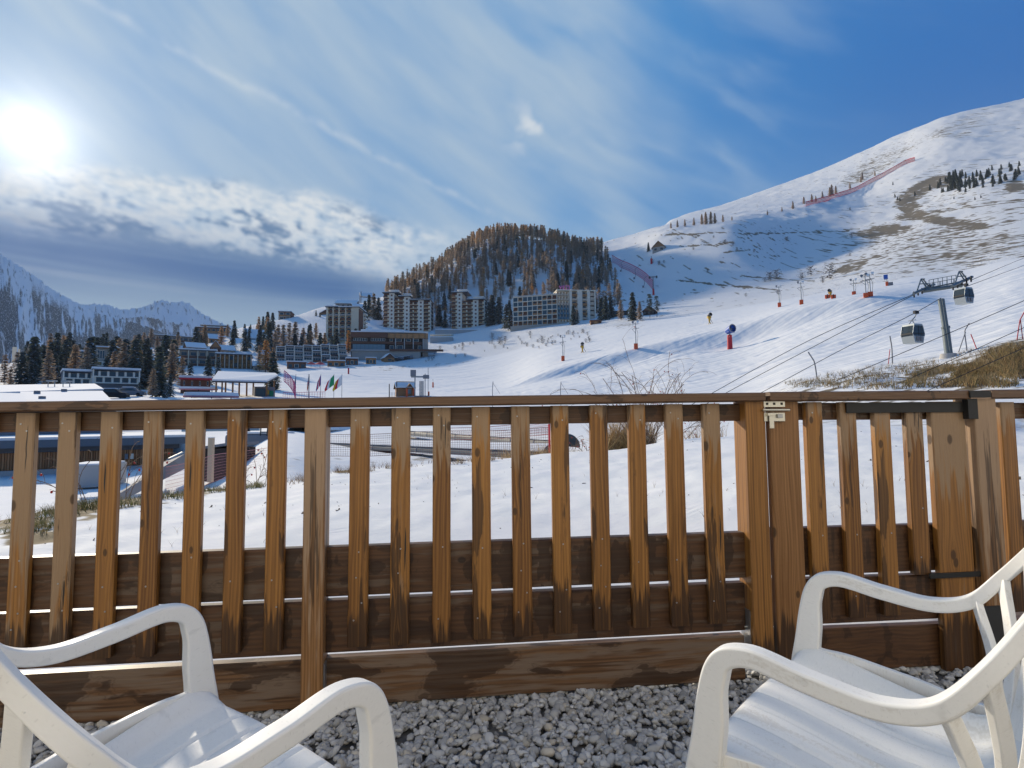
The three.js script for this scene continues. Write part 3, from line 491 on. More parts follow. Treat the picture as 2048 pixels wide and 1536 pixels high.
{
  const g = fenceGroup('wooden_gate', 'wooden slat gate with silver latch and long black strap hinge', 'gate');
  level(g, 'top_rail', railMat, [1540, 784, 802, 1941, 780, 798.5], 0.04, 0.13);
  level(g, 'top_beam', boardMat(61, { blot: blotFor(8) }), [1545, 806, 840, 1935, 805, 839], -0.03, 0.04);
  level(g, 'low_board', boardMat(62, { blot: blotFor(9), stain: [16, 4, 0.15], greyAmount: 0.05 }), [1545, 1057, 1154, 1935, 1047, 1138], -0.03, 0.04);
  level(g, 'low_board', boardMat(63, { blot: blotFor(10), stain: [16, 4, 0.2], greyAmount: 0.1 }), [1545, 1162, 1252, 1935, 1145.5, 1236], -0.03, 0.04);
  level(g, 'low_board', boardMat(64, { stain: [12, 3.4, 0.2], greyAmount: 0.15 }), [1545, 1262, 1349, 1935, 1246, 1330], -0.03, 0.04);
  vertical(g, 'stile', stileMat, 1541, 1601, 900, 803, 1320, 0.004, 0.03);
  vertical(g, 'stile', greyStileMat, 1867, 1935, 900, 803, 1342, 0.004, 0.03);
  [[1616, 1649, 1240], [1685, 1717, 1237], [1753, 1785, 1232], [1817, 1850, 1150]].forEach(([a, b, bot], k) => {
    const o = vertical(g, 'slat', slatMats[(k * 3 + 1) % 8], a, b, 900, 804, bot, 0, 0.03);
    for (const [dx, dy] of [[-0.15, -0.05], [0.15, -0.62], [-0.1, -0.9]]) { const s = part('screw', screwGeo, steel, o); s.position.set(o.userData.w * dx, o.userData.h * (0.5 + dy), 0.0158); }
  });
  const flat = (name, m, x0, y0, x1, y1, z0, z1, parent = g) => { const [a, b] = fp(x0, y1, z1), [c, d] = fp(x1, y0, z1); const o = part(name, new RoundedBoxGeometry(c - a, d - b, z1 - z0, 2, 0.0015), m, parent); o.position.set((a + c) / 2, (b + d) / 2, (z0 + z1) / 2); return o; };
  const latch = new THREE.Group(); latch.name = 'latch'; g.add(latch);
  flat('latch_plate', zinc, 1528, 802, 1570, 814.5, 0.014, 0.0175, latch); flat('latch_plate', zinc, 1529, 825, 1570, 843, 0.005, 0.0175, latch);
  for (const x of [1532, 1546, 1561]) flat('slot', blackIron, x, 805, x + 5, 810, 0.0155, 0.0182, latch);
  const [a, b] = fp(1525, 820, 0.022), [c, d] = fp(1578, 820, 0.022); part('bolt', rod(V(a, b, 0.024), V(c, d, 0.024), 0.0055, 0.0055, 12), zinc, latch);
  flat('tongue', zinc, 1540, 829, 1548, 857, 0.022, 0.027, latch); flat('staple', zinc, 1536, 826, 1551, 832, 0.0175, 0.03, latch); flat('staple', steel, 1556, 828, 1566, 836, 0.0175, 0.026, latch);
  flat('strap_hinge', blackIron, 1694, 804, 1945, 826, 0.004, 0.012); flat('hinge_knuckle', blackIron, 1938, 797, 1955, 838, 0.006, 0.032);
  flat('strap_hinge', blackIron, 1861, 1143, 1962, 1158, 0.006, 0.014);
  flat('hinge_cap', blackIron, 1941, 781, 1982, 795, 0.02, 0.047);
}
{
  const g = fenceGroup('wooden_fence', 'end of the slat fence right of the gate, with thick grey post', 'fence');
  level(g, 'top_rail', railMat, [1983, 779, 797, 2600, 772, 788], 0.04, 0.13);
  const p = vertical(g, 'post', postMat, 1955, 1999, 900, 797, 1400, 0.03, 0.10);
  box(p, 'base_plate', M(0.05, 0.05, 0.05, 0.5, { metalness: 0.4 }), -p.userData.w / 2 - 0.02, p.userData.w / 2 - 0.006, -p.userData.h / 2, -p.userData.h / 2 + 0.36, 0.051, 0.056);
  level(g, 'top_beam', boardMat(71, {}), [2001, 805, 839, 2600, 800, 828], -0.03, 0.04);
  [[1050, 1140], [1148, 1235], [1245, 1330]].forEach(([t, b], k) => level(g, 'low_board', boardMat(72 + k, { stain: [14, 4, 0.2] }), [2001, t - 8, b - 8, 2600, t - 25, b - 40], -0.03, 0.04));
  [[2007, 2036], [2072, 2102], [2138, 2168]].forEach(([a, b], k) => vertical(g, 'slat', slatMats[k * 2], a, b, 900, 804, 1225, 0, 0.03));
}
// ---------------------------------------------------------------- gravel terrace
{
  const s = new THREE.Shape(), E0 = FO.clone().addScaledVector(FX, -4.6).addScaledVector(FN, -0.2), E1 = FO.clone().addScaledVector(FX, 4.6).addScaledVector(FN, -0.2);
  s.moveTo(E0.x, E0.z); s.lineTo(E1.x, E1.z); s.lineTo(E1.x, 2); s.lineTo(E0.x, 2); s.closePath();
  const g = new THREE.ShapeGeometry(s, 8); g.rotateX(Math.PI / 2); g.translate(0, -0.012, 0);
  const t = dataTex(512, 512, (i, j, o) => { const v = 0.17 + 0.1 * fbm2(i * 0.12, j * 0.12, 4); o[0] = v; o[1] = v * 0.98; o[2] = v * 0.95; });
  t.repeat.set(0.8, 0.8);
  struct('terrace_ground', g, new THREE.MeshStandardMaterial({ map: t, roughness: 0.95, side: THREE.DoubleSide }));
  const gr = new THREE.Group(); gr.name = 'gravel'; gr.userData.kind = 'stuff'; tag(gr, 'grey rounded pebbles covering the terrace floor', 'gravel'); scene.add(gr);
  const rnd = rng(99), per = 6400;
  for (let v = 0; v < 5; v++) {
    let geo = new THREE.IcosahedronGeometry(1, 2); geo.deleteAttribute('uv'); geo.deleteAttribute('normal'); geo = mergeVertices(geo, 1e-4);
    const p = geo.attributes.position; for (let i = 0; i < p.count; i++) { const q = V(p.getX(i), p.getY(i), p.getZ(i)); let k = 1 + 0.30 * n3(q.x * 1.1 + v * 9, q.y * 1.1, q.z * 1.1) + 0.10 * n3(q.x * 2.7, q.y * 2.7 + v * 5, q.z * 2.7); const f = V(Math.sin(v * 2.1), 0.4, Math.cos(v * 2.1)).normalize(), dd = q.dot(f); if (dd > 0.45) k *= 0.45 / dd * 0.5 + 0.5; q.multiplyScalar(k); p.setXYZ(i, q.x, q.y, q.z); }
    geo.computeVertexNormals();
    const im = new THREE.InstancedMesh(geo, M(1, 1, 1, 0.8), per); im.name = 'pebbles'; im.castShadow = im.receiveShadow = true; im.userData.kind = 'stuff';
    const m = new THREE.Matrix4(), q = new THREE.Quaternion(), e = new THREE.Euler(), c = new THREE.Color();
    for (let i = 0; i < per; i++) {
      let x, z, s; do { x = -2.7 + 6.0 * rnd(); z = -2.75 + 2.75 * rnd(); s = FO.clone().negate().add(V(x, 0, z)).dot(FN); } while (s < -0.16 - 0.05 * n2(x * 3, 1.7) || Math.abs(x) > 0.75 + 1.02 * -z);
      const a = 0.0068 + 0.0105 * rnd() ** 2.0; e.set((rnd() - 0.5) * 1.3, rnd() * 6.28, (rnd() - 0.5) * 1.3); q.setFromEuler(e);
      m.compose(V(x, 0.002 + 0.016 * rnd() + 0.008 * n2(x * 4, z * 4), z), q, V(a * (1 + 0.4 * rnd()), a * (0.55 + 0.25 * rnd()), a * (0.8 + 0.3 * rnd()))); im.setMatrixAt(i, m);
      const t = 0.33 + 0.22 * rnd() + (rnd() < 0.08 ? 0.1 : 0) - (rnd() < 0.15 ? 0.12 : 0), w = rnd() < 0.06 ? 0.1 : 0.015 * rnd(); c.setRGB(t * (1 + w), t, t * (0.98 - w * 1.5)); im.setColorAt(i, c);
    }
    gr.add(im);
  }
}
// the rendered wall of the residence behind the viewer: the low sun in front shines on it and lights the terrace
{
  const g = thing('residence_wall', 'pale rendered wall of the residence behind the terrace', 'wall', V(0, 0, 1.5), FTH);
  const plaster = new THREE.MeshStandardMaterial({ color: new THREE.Color().setRGB(0.82, 0.80, 0.75), roughness: 0.95 });
  box(g, 'wall', plaster, -9, 1.6, 0, 6.2, 0, 0.3); box(g, 'wall', plaster, 2.9, 9, 0, 6.2, 0, 0.3); box(g, 'wall', plaster, 1.6, 2.9, 2.2, 6.2, 0, 0.3);
  const d = box(g, 'glass_door', M(0.05, 0.06, 0.07, 0.08), 1.6, 2.9, 0, 2.2, 0.12, 0.16); box(g, 'door_frame', M(0.5, 0.48, 0.44), 2.2, 2.3, 0, 2.2, 0.1, 0.119);
}
// ---------------------------------------------------------------- moulded plastic armchairs
const plastic = (seed, dirt) => {
  const map = dataTex(512, 512, (i, j, o) => { const a = fbm2(i * 0.03 + seed, j * 0.006, 4), b = fbm2(i * 0.2, j * 0.2 + seed, 3), s = ss(0.15, 0.5, a + 0.5 * b) * dirt; const sc = ss(0.34, 0.46, fbm2(i * 0.11 + seed, j * 0.9, 3)) * 0.12 + ss(0.30, 0.5, fbm2(i * 0.02 + 4, j * 0.02 + seed, 4)) * 0.10, v = 1 + 0.04 * b - sc; o[0] = 0.79 * v - 0.20 * s; o[1] = 0.785 * v - 0.22 * s; o[2] = 0.76 * v - 0.25 * s; });
  const rg = dataTex(256, 256, (i, j, o) => { o[0] = o[1] = o[2] = 0.46 + 0.16 * fbm2(i * 0.08, j * 0.08 + seed, 4); }, false);
  return new THREE.MeshStandardMaterial({ map, roughnessMap: rg, roughness: 1, side: THREE.DoubleSide });
};
// sweep of a rounded section: pts [x,y,z, ux,uy,uz, half width, half height]
function sweep(pts, n = 60, nS = 18, closedEnds = true, pw = 5.5) {
  const P = new THREE.CatmullRomCurve3(pts.map((p) => V(p[0], p[1], p[2])), false, 'centripetal');
  const K = pts.length - 1, pos = [], uv = [], idx = [];
  for (let i = 0; i <= n; i++) {
    const t = i / n, c = P.getPoint(t), T = P.getTangent(t), k = Math.min(K - 1, Math.floor(t * K)), f = t * K - k, L = (a) => lerp(pts[k][a], pts[k + 1][a], f * f * (3 - 2 * f));
    const U = V(L(3), L(4), L(5)); U.addScaledVector(T, -U.dot(T)).normalize(); const W = T.clone().cross(U), a = L(6), b = L(7);
    const rr = Math.min(a, b) * 0.38, sec = []; for (const [sx, sy, q0] of [[1, 1, 0], [-1, 1, 1], [-1, -1, 2], [1, -1, 3]]) for (let k2 = 0; k2 <= 5; k2++) { const q = (q0 + k2 / 5) * Math.PI / 2; sec.push([sx * (a - rr) + rr * Math.cos(q), sy * (b - rr) + rr * Math.sin(q)]); }
    sec.push(sec[0]); nS = sec.length - 1;
    for (let j = 0; j <= nS; j++) { const [x, y] = sec[j]; pos.push(c.x + U.x * x + W.x * y, c.y + U.y * x + W.y * y, c.z + U.z * x + W.z * y); uv.push(j / nS, t * 2); }
  }
  for (let i = 0; i < n; i++) for (let j = 0; j < nS; j++) { const a = i * (nS + 1) + j, b = a + nS + 1; idx.push(a, a + 1, b, a + 1, b + 1, b); }
  if (closedEnds) for (const i of [0, n]) { const c = P.getPoint(i / n), k = pos.length / 3; pos.push(c.x, c.y, c.z); uv.push(0.5, i / n); for (let j = 0; j < nS; j++) { const a = i * (nS + 1) + j; i ? idx.push(k, a, a + 1) : idx.push(k, a + 1, a); } }
  const g = new THREE.BufferGeometry(); g.setAttribute('position', new THREE.Float32BufferAttribute(pos, 3)); g.setAttribute('uv', new THREE.Float32BufferAttribute(uv, 2)); g.setIndex(idx); g.computeVertexNormals(); return g;
}
function plasticChair(label, pos, turn, mat) {     // faces its own +z
  const g = thing('plastic_armchair', label, 'chair', pos, turn, 'white plastic armchairs on the gravel terrace');
  const arm = (s) => [[s * 0.288, 0.34, 0.274], [s * 0.286, 0.42, 0.257], [s * 0.284, 0.50, 0.245], [s * 0.2836, 0.580, 0.235], [s * 0.2836, 0.616, 0.219], [s * 0.2836, 0.631, 0.180], [s * 0.284, 0.618, 0.09], [s * 0.284, 0.611, 0.0], [s * 0.284, 0.630, -0.06], [s * 0.278, 0.690, -0.113], [s * 0.235, 0.762, -0.163], [s * 0.205, 0.832, -0.205], [s * 0.15, 0.872, -0.243], [s * 0.08, 0.892, -0.263], [0, 0.897, -0.27]];
  const U = (s) => [[1, 0, 0], [1, 0, 0], [1, 0, 0], [1, 0, 0], [1, 0, 0], [1, 0, 0], [1, 0, 0], [1, 0, 0], [1, 0, -0.1 * s], [1, 0, -0.25 * s], [0.9, 0.1, -0.5 * s], [0.75, 0.2, -0.75 * s], [0.45, 0.25, -0.9 * s], [0.15, 0.25, -0.95 * s], [0, 0.25, -0.97 * s]];
  const HW = [0.0145, 0.0145, 0.0145, 0.0145, 0.015, 0.0155, 0.016, 0.0155, 0.013, 0.009, 0.007, 0.0065, 0.0065, 0.0065, 0.0065], HH = [0.030, 0.029, 0.026, 0.0205, 0.0175, 0.0155, 0.0145, 0.0135, 0.013, 0.0115, 0.0105, 0.0105, 0.0115, 0.013, 0.013];
  for (const s of [-1, 1]) {
    const u = U(s), pts = arm(s).map((p, k) => [...p, ...u[k], HW[k], HH[k]]);
    part('armrest', sweep(pts, 130, 44), mat, g);
    part('leg', sweep([[s * 0.2875, 0.36, 0.270, 1, 0, 0, 0.0142, 0.0295], [s * 0.294, 0.26, 0.286, 1, 0, 0, 0.015, 0.028], [s * 0.300, 0.12, 0.305, 1, 0, 0, 0.018, 0.028], [s * 0.305, 0, 0.318, 1, 0, 0, 0.017, 0.023]], 30, 28), mat, g);
    part('leg', sweep([[s * 0.215, 0.42, -0.11, 1, 0, 0, 0.022, 0.03], [s * 0.225, 0.30, -0.14, 1, 0, 0, 0.021, 0.028], [s * 0.245, 0.12, -0.21, 1, 0, 0, 0.019, 0.024], [s * 0.26, 0, -0.25, 1, 0, 0, 0.018, 0.021]], 24, 16), mat, g);
  }
  { // seat shell with moulded lines front to back, rolled front lip, raised sides
    const nx = 150, nz = 60, pos = [], uv = [], idx = [];
    for (let j = 0; j <= nz; j++) for (let i = 0; i <= nx; i++) {
      const u = i / nx * 2 - 1, v = j / nz, hw = lerp(0.205, 0.272, ss(0, 0.75, v)), x = u * hw, z0 = lerp(-0.145, 0.345, v);
      let y = 0.405 + 0.030 * ss(0.3, 0.85, v) - 0.012 * (1 - u * u) * ss(1, 0.2, v), z = z0;
      const lip = ss(0.84, 1, v); y -= 0.085 * lip * lip; z -= 0.014 * lip; z -= 0.022 * u * u * ss(0.6, 1, v);
      y += 0.03 * ss(0.80, 1, Math.abs(u)) * ss(1.0, 0.75, v); y += 0.06 * ss(0.22, 0, v) ** 2;
      const gr = Math.abs(((x * 1000 + 400) % 66) - 33); if (v > 0.10 && v < 0.9 && Math.abs(u) < 0.8) y -= 0.0045 * ss(6.5, 2.5, gr) * ss(0.9, 0.86, v) * ss(0.10, 0.14, v);
      pos.push(x, y, z); uv.push(i / nx, v);
    }
    for (let j = 0; j < nz; j++) for (let i = 0; i < nx; i++) { const a = j * (nx + 1) + i, b = a + nx + 1; idx.push(a, b, a + 1, a + 1, b, b + 1); }
    const s = new THREE.BufferGeometry(); s.setAttribute('position', new THREE.Float32BufferAttribute(pos, 3)); s.setAttribute('uv', new THREE.Float32BufferAttribute(uv, 2)); s.setIndex(idx); s.computeVertexNormals();
    const seat = part('seat', s, mat, g);
    // side skirts that tie the seat into the legs
    for (const sd of [-1, 1]) part('skirt', sweep([[sd * 0.212, 0.425, -0.14, 0, 1, 0, 0.028, 0.006], [sd * 0.24, 0.425, -0.04, 0, 1, 0, 0.026, 0.006], [sd * 0.266, 0.43, 0.06, 0, 1, 0, 0.028, 0.006], [sd * 0.274, 0.43, 0.19, 0, 1, 0, 0.036, 0.007], [sd * 0.282, 0.415, 0.25, 0, 1, 0, 0.05, 0.009]], 30, 14), mat, seat);
  }
  // upright ribs of the back between the seat and the loop
  const L = new THREE.CatmullRomCurve3(arm(1).slice(8).map((p) => V(...p)), false, 'centripetal');
  const back = new THREE.Group(); back.name = 'backrest'; g.add(back);
  for (let k = -7; k <= 7; k++) {
    const s = Math.sign(k) || 1, t = 1 - Math.abs(k) / 7 * 0.97, top = L.getPoint(t); top.x *= s; const bx = k / 7 * 0.208, bz = -0.142 + 0.05 * (k / 7) ** 2, by = 0.425;
    const out = V(top.x * 0.8, 0, -0.45).normalize(), U3 = V(-out.z, 0, out.x);
    part('back_rib', sweep([[bx, by, bz, U3.x, 0, U3.z, 0.0155, 0.005], [lerp(bx, top.x, 0.5), lerp(by, top.y, 0.5), lerp(bz, top.z, 0.5) - 0.012, U3.x, 0, U3.z, 0.0145, 0.0055], [top.x, top.y - 0.008, top.z, U3.x, 0, U3.z, 0.0125, 0.006]], 14, 12), mat, back);
  }
  return g;
}
plasticChair('white plastic armchair at the left, facing the fence, its seat clean', V(-0.573, 0.012, -0.811), 2.5065, plastic(3, 0.12));
plasticChair('white plastic armchair at the right, with grime streaks along its seat', V(0.696, 0.012, -0.986), -2.3212, plastic(8, 0.55));
// ---------------------------------------------------------------- trees
function conifer(seed, o) {      // trunk + crown built from many small needle sprays on drooping boughs
  const r = rng(seed), pos = [], snow = [], h = o.h;
  const tri = (arr, a, b, c) => arr.push(a.x, a.y, a.z, b.x, b.y, b.z, c.x, c.y, c.z);
  for (let l = 0; l < o.levels; l++) {
    const t = (l + r() * 0.6) / o.levels, y = h * lerp(o.from, 0.985, t), L0 = o.spread * Math.pow(1 - t, o.pow || 0.9) * (t < 0.12 ? 0.6 + 3 * t : 1) + 0.12 * h / 12, n = Math.max(3, Math.round(o.per * (1 - 0.5 * t)));
    for (let k = 0; k < n; k++) {
      const a = (k + r()) / n * 6.283 + l * 2.1, L = L0 * (0.65 + 0.5 * r()), dir = V(Math.cos(a), 0, Math.sin(a)), side = V(-dir.z, 0, dir.x), up = o.up * (0.6 + 0.8 * r());
      if (r() < (o.gap || 0)) continue;
      for (let s = 0; s < o.sprays; s++) {
        const u = (s + 0.35 + 0.6 * r()) / o.sprays, c = dir.clone().multiplyScalar(L * u); c.y = y + L * (up * u - o.droop * u * u);
        const z = o.leaf * (1.15 - 0.5 * u) * (0.7 + 0.6 * r()), w = z * (0.35 + 0.35 * r()), tw = (r() - 0.5) * 1.4;
        const d2 = dir.clone().multiplyScalar(Math.cos(tw)).addScaledVector(side, Math.sin(tw)), s2 = V(-d2.z, (r() - 0.5) * 1.2, d2.x);
        const tip = c.clone().addScaledVector(d2, z); tip.y -= z * o.droop * (0.4 + r());
        const A = c.clone().addScaledVector(s2, w), B = c.clone().addScaledVector(s2, -w); A.y -= w * 0.5 * r(); B.y -= w * 0.5 * r();
        const back = c.clone().addScaledVector(d2, -z * 0.6);
        tri(pos, A, tip, B); tri(pos, A, B, back);
        if (o.snow && r() < o.snow) { const e = 0.06 * h / 12; for (const q of [A, tip, B]) q.y += e; tri(snow, A.clone().lerp(tip, 0.15), tip.clone().lerp(c, 0.2), B.clone().lerp(tip, 0.15)); }
      }
    }
  }
  const mk = (p) => { const g = new THREE.BufferGeometry(); g.setAttribute('position', new THREE.Float32BufferAttribute(p, 3)); g.computeVertexNormals(); return g; };
  const trunk = new THREE.CylinderGeometry(0.012 * h * 0.25, 0.013 * h, h * 0.97, 6); trunk.translate(0, h * 0.97 / 2 - 0.3, 0);
  return { trunk, crown: mk(pos), snow: snow.length ? mk(snow) : null };
}
const leafMat = (r, g, b) => new THREE.MeshPhysicalMaterial({ color: new THREE.Color().setRGB(r, g, b), roughness: 1, transmission: 0.45, thickness: 0, side: THREE.DoubleSide });
const barkMat = M(0.075, 0.055, 0.042), snowMat = M(0.82, 0.82, 0.84, 0.9, { side: THREE.DoubleSide });
const mats = { fir: [leafMat(0.055, 0.075, 0.048), leafMat(0.07, 0.088, 0.05)], larch: [leafMat(0.58, 0.38, 0.19), leafMat(0.50, 0.36, 0.225), leafMat(0.44, 0.34, 0.245), leafMat(0.66, 0.38, 0.11)], };
const FIR = [1, 2, 3].map((s) => conifer(s, { h: 12, levels: 22, from: 0.05, per: 10, spread: 2.9, pow: 0.85, up: 0.15, droop: 0.55, sprays: 5, leaf: 0.85, snow: 0.06, gap: 0.08 }));
const SNOWFIR = [4, 5].map((s) => conifer(s, { h: 12, levels: 19, from: 0.05, per: 10, spread: 3.0, pow: 0.8, up: 0.1, droop: 0.6, sprays: 5, leaf: 0.85, snow: 0.30, gap: 0.12 }));
const LARCH = [6, 7, 8].map((s) => conifer(s, { h: 12, levels: 24, from: 0.08, per: 9, spread: 2.7, pow: 0.75, up: 0.25, droop: 0.35, sprays: 6, leaf: 0.66, gap: 0.10 }));
const FLARCH = [9, 10, 11, 12, 14, 15].map((s, i) => conifer(s, { h: 12, levels: 20, from: [0.3, 0.18, 0.26, 0.4, 0.22, 0.34][i], per: 7, spread: [2.1, 2.5, 1.8, 2.2, 2.8, 1.7][i], pow: [0.6, 0.85, 0.55, 0.4, 0.9, 0.5][i], up: [0.2, 0.35, 0.1, 0.4, 0.25, 0.3][i], droop: 0.45, sprays: 4, leaf: 0.58, gap: [0.15, 0.1, 0.25, 0.3, 0.12, 0.3][i] }));
const PINE = [13].map((s) => conifer(s, { h: 12, levels: 14, from: 0.28, per: 6, spread: 2.6, pow: 0.45, up: 0.35, droop: 0.35, sprays: 5, leaf: 0.8, gap: 0.3 }));
const shelfProto = new Map();
function tree(kind, variant, matIdx, name, label, group, p, h, turn) {
  const src = { fir: FIR, snowfir: SNOWFIR, larch: LARCH, forest: FLARCH, pine: PINE }[kind], G = src[variant % src.length];
  const m = kind === 'larch' || kind === 'forest' ? mats.larch[matIdx % 4] : mats.fir[matIdx % 2];
  const g = thing(name, label, 'tree', p, turn, group); g.scale.set(h / 12, h / 12, h / 12);
  part('trunk', G.trunk, barkMat, g); const c = part('crown', G.crown, m, g); if (G.snow) part('snow', G.snow, snowMat, c).userData.kind = 'stuff'; return g;
}
const villageTrees = [];
const kinds = {
  f: ['fir', 'fir_tree', 'dark green fir standing among the village houses', 'firs in the village'],
  s: ['snowfir', 'fir_tree', 'dark fir with snow caught on its boughs, in the village', 'snow-dusted firs in the village'],
  l: ['larch', 'larch_tree', 'golden brown larch standing among the village houses', 'larches in the village'],
};
{
  const rnd = rng(404);
  // [column, row of the foot, height on the photograph, kind, tint]
  const T = [[8, 770, 62, 'l', 1], [32, 768, 66, 'l', 2], [62, 766, 62, 'l', 1], [52, 772, 50, 'l', 2], [20, 778, 46, 'l', 1], [-14, 770, 60, 'l', 1], [70, 748, 58, 'f'], [86, 746, 56, 'f'], [101, 748, 66, 'f'], [96, 768, 44, 's'], [112, 770, 40, 's'], [125, 742, 54, 'f'], [137, 742, 56, 'f'], [150, 740, 46, 'f'], [120, 768, 38, 's'],
    [211, 716, 42, 'f'], [232, 748, 78, 'f'], [247, 744, 58, 's'], [262, 742, 62, 'f'], [275, 742, 64, 's'], [270, 712, 42, 'l', 2], [287, 708, 44, 'l', 1], [293, 748, 60, 'l', 2], [318, 800, 92, 'f'], [330, 752, 84, 'f'], [347, 756, 78, 'f'], [305, 800, 58, 'l', 2], [340, 800, 45, 's'], [364, 776, 62, 'l', 1], [380, 772, 52, 's'], [416, 770, 60, 'f'], [436, 758, 46, 's'], [314, 715, 44, 'l', 2], [352, 720, 40, 'l', 1],
    [465, 700, 40, 'f'], [490, 702, 46, 's'], [518, 704, 46, 'f'], [501, 664, 16, 'f'], [514, 664, 18, 'f'], [526, 660, 28, 'f'], [535, 664, 42, 'f'], [545, 660, 36, 'f'], [538, 704, 62, 'f'], [556, 700, 52, 'l', 2], [566, 706, 58, 'l', 2], [578, 700, 56, 'l', 2], [590, 704, 62, 'l', 2], [519, 742, 52, 'l', 2], [531, 744, 66, 'l', 3], [546, 744, 50, 'l', 1], [536, 744, 30, 'l', 3], [603, 708, 40, 's'], [606, 704, 50, 'l', 1], [621, 708, 48, 'l', 1], [640, 712, 48, 'f'], [649, 710, 46, 'l', 1], [673, 708, 52, 'f'], [697, 706, 46, 'l', 3], [711, 700, 44, 'f'], [602, 622, 24, 'f'], [611, 616, 10, 'f'], [632, 632, 12, 'f'], [640, 634, 10, 'f'], [675, 606, 16, 'f'], [738, 632, 44, 'f'], [748, 636, 50, 'l', 2], [757, 640, 46, 'f'], [730, 640, 40, 'f'], [775, 580, 34, 'f'],
    [1013, 656, 50, 's'], [1021, 660, 44, 's'], [1038, 652, 44, 'l', 2], [1055, 654, 46, 's'], [1147, 650, 40, 'f'], [1155, 648, 30, 'l', 2], [878, 652, 44, 'f'], [985, 648, 60, 'f'], [998, 648, 56, 'f'], [978, 652, 50, 'f'], [1212, 640, 50, 'f'], [1222, 636, 44, 'f'], [1203, 640, 46, 'f'], [890, 655, 34, 'f'], [880, 648, 40, 'l', 2]];
  for (const [px, py, hp, k, ti] of T) {
    let p = hit(px, Math.min(py, 794), 60, 640) || onGround(px, 330); if (py < 640 && dist(p) > 480 && px < 700) p = onGround(px, 440);
    const K = kinds[k]; villageTrees.push([k, px, hp, tree(K[0], Math.floor(rnd() * 9), ti ?? Math.floor(rnd() * 2), K[1], K[2], K[3], p, hp * mpp(p) * 1.02, rnd() * 6.28)]);
  }
  // the rest of the village trees
  for (let n = 0, c = 0; n < 2500 && c < 150; n++) {
    const px = 40 + 690 * rnd(), r = 150 + 230 * rnd(), p = onGround(px, r), q = pix(p); if (q[1] < 640 || q[1] > 785 || (px > 345 && px < 515 && r < 310) || (px > 560 && r < 300) || (px > 415 && r < 150) || (px > 740)) continue;
    if (fbm2(px * 0.02, r * 0.02, 2) < -0.05) continue; const k = 'ffsllf'[Math.floor(rnd() * 6)], K = kinds[k]; c++;
    const hT = 6 + 7 * rnd(); villageTrees.push([k, px, hT / mpp(p), tree(K[0], Math.floor(rnd() * 9), k === 'l' ? Math.floor(rnd() * 3) : 0, K[1], K[2], K[3], p, hT, rnd() * 6.28)]);
  }
  // pines and a fir beside the old barns at the foot of the piste
  for (const [px, py, hp, k, lab] of [[1266, 641, 60, 'fir', 'tall pointed fir beside the old barns below the piste'], [1280, 641, 40, 'larch', 'pale thin larch between the fir and the small barn'], [1300, 636, 50, 'pine', 'taller of two pines beside the small barn'], [1314, 634, 44, 'pine', 'shorter pine right of the small barn, at the piste edge'], [1297, 503, 19, 'fir', 'small dark fir left of the lone chalet on the slope'], [1242, 640, 42, 'larch', 'bare thin larch behind the large old barn']]) {
    const p = hit(px, py, 150, 1000); tree(k, 0, k === 'larch' ? 2 : 0, k === 'pine' ? 'pine_tree' : k === 'fir' ? 'fir_tree' : 'larch_tree', lab, null, p, hp * mpp(p), 1.3 * px);
  }
  // the wooded hill
  const spots = [], cell = new Map();
  for (let n = 0; n < 16000 && spots.length < 960; n++) {
    const px = 772 + 476 * rnd(), r = 335 + 300 * Math.pow(rnd(), 0.7), lo = px < 860 ? lerp(440, 412, (px - 758) / 102) : px < 1000 ? 402 : px < 1120 ? lerp(402, 355, (px - 1000) / 120) : 338;
    if (r < lo + 12 * n2(px * 0.05, 3)) continue; const p = onGround(px, r); const q = pix(p); if (q[0] > 1198 + 0.33 * (q[1] - 470) + 22 * n2(q[1] * 0.06, r * 0.02)) continue;
    if (fbm2(p.x * 0.02, p.z * 0.02, 3) < -0.26) continue;
    const key = Math.floor(p.x / 4.8) + ',' + Math.floor(p.z / 4.8); if (cell.has(key)) continue; cell.set(key, 1);
    spots.push([p, q[0], q[1], r]);
  }
  spots.sort((a, b) => a[3] - b[3]);
  const inst = []; spots.forEach(([p, px, py, r], i) => {
    const warm = ss(-0.2, 0.35, fbm2(p.x * 0.018 + 3, p.z * 0.018, 3) + 0.08 * ss(1020, 860, px) + 0.10 * ss(520, 470, py) + 0.15 * (rnd() - 0.5));
    const tint = rnd() < 0.11 ? -1 : warm > 0.72 ? (rnd() < 0.5 ? 0 : 1) : warm > 0.35 ? 1 + Math.floor(rnd() * 2) : 2, h = 9.5 + 9 * Math.sqrt(rnd()), v = Math.floor(rnd() * 6), a = rnd() * 6.28;
    if (i < 290) { if (tint < 0) tree('fir', v, 0, 'fir_tree', 'dark fir among the larches on the wooded hill', 'firs on the wooded hill', p, h * 0.85, a); else tree('forest', v, i % 23 === 0 ? 3 : tint, 'larch_tree', 'slender autumn larch on the wooded hill behind the tower blocks', 'larches on the wooded hill', p, h, a); }
    else inst.push([p, h, v, tint, a]);
  });
  const wood = new THREE.Group(); wood.name = 'hill_wood'; tag(wood, 'larch wood covering the upper part of the hill', 'wood', null, 'stuff'); scene.add(wood);
  const m4 = new THREE.Matrix4(), q4 = new THREE.Quaternion(), up = V(0, 1, 0), col = new THREE.Color();
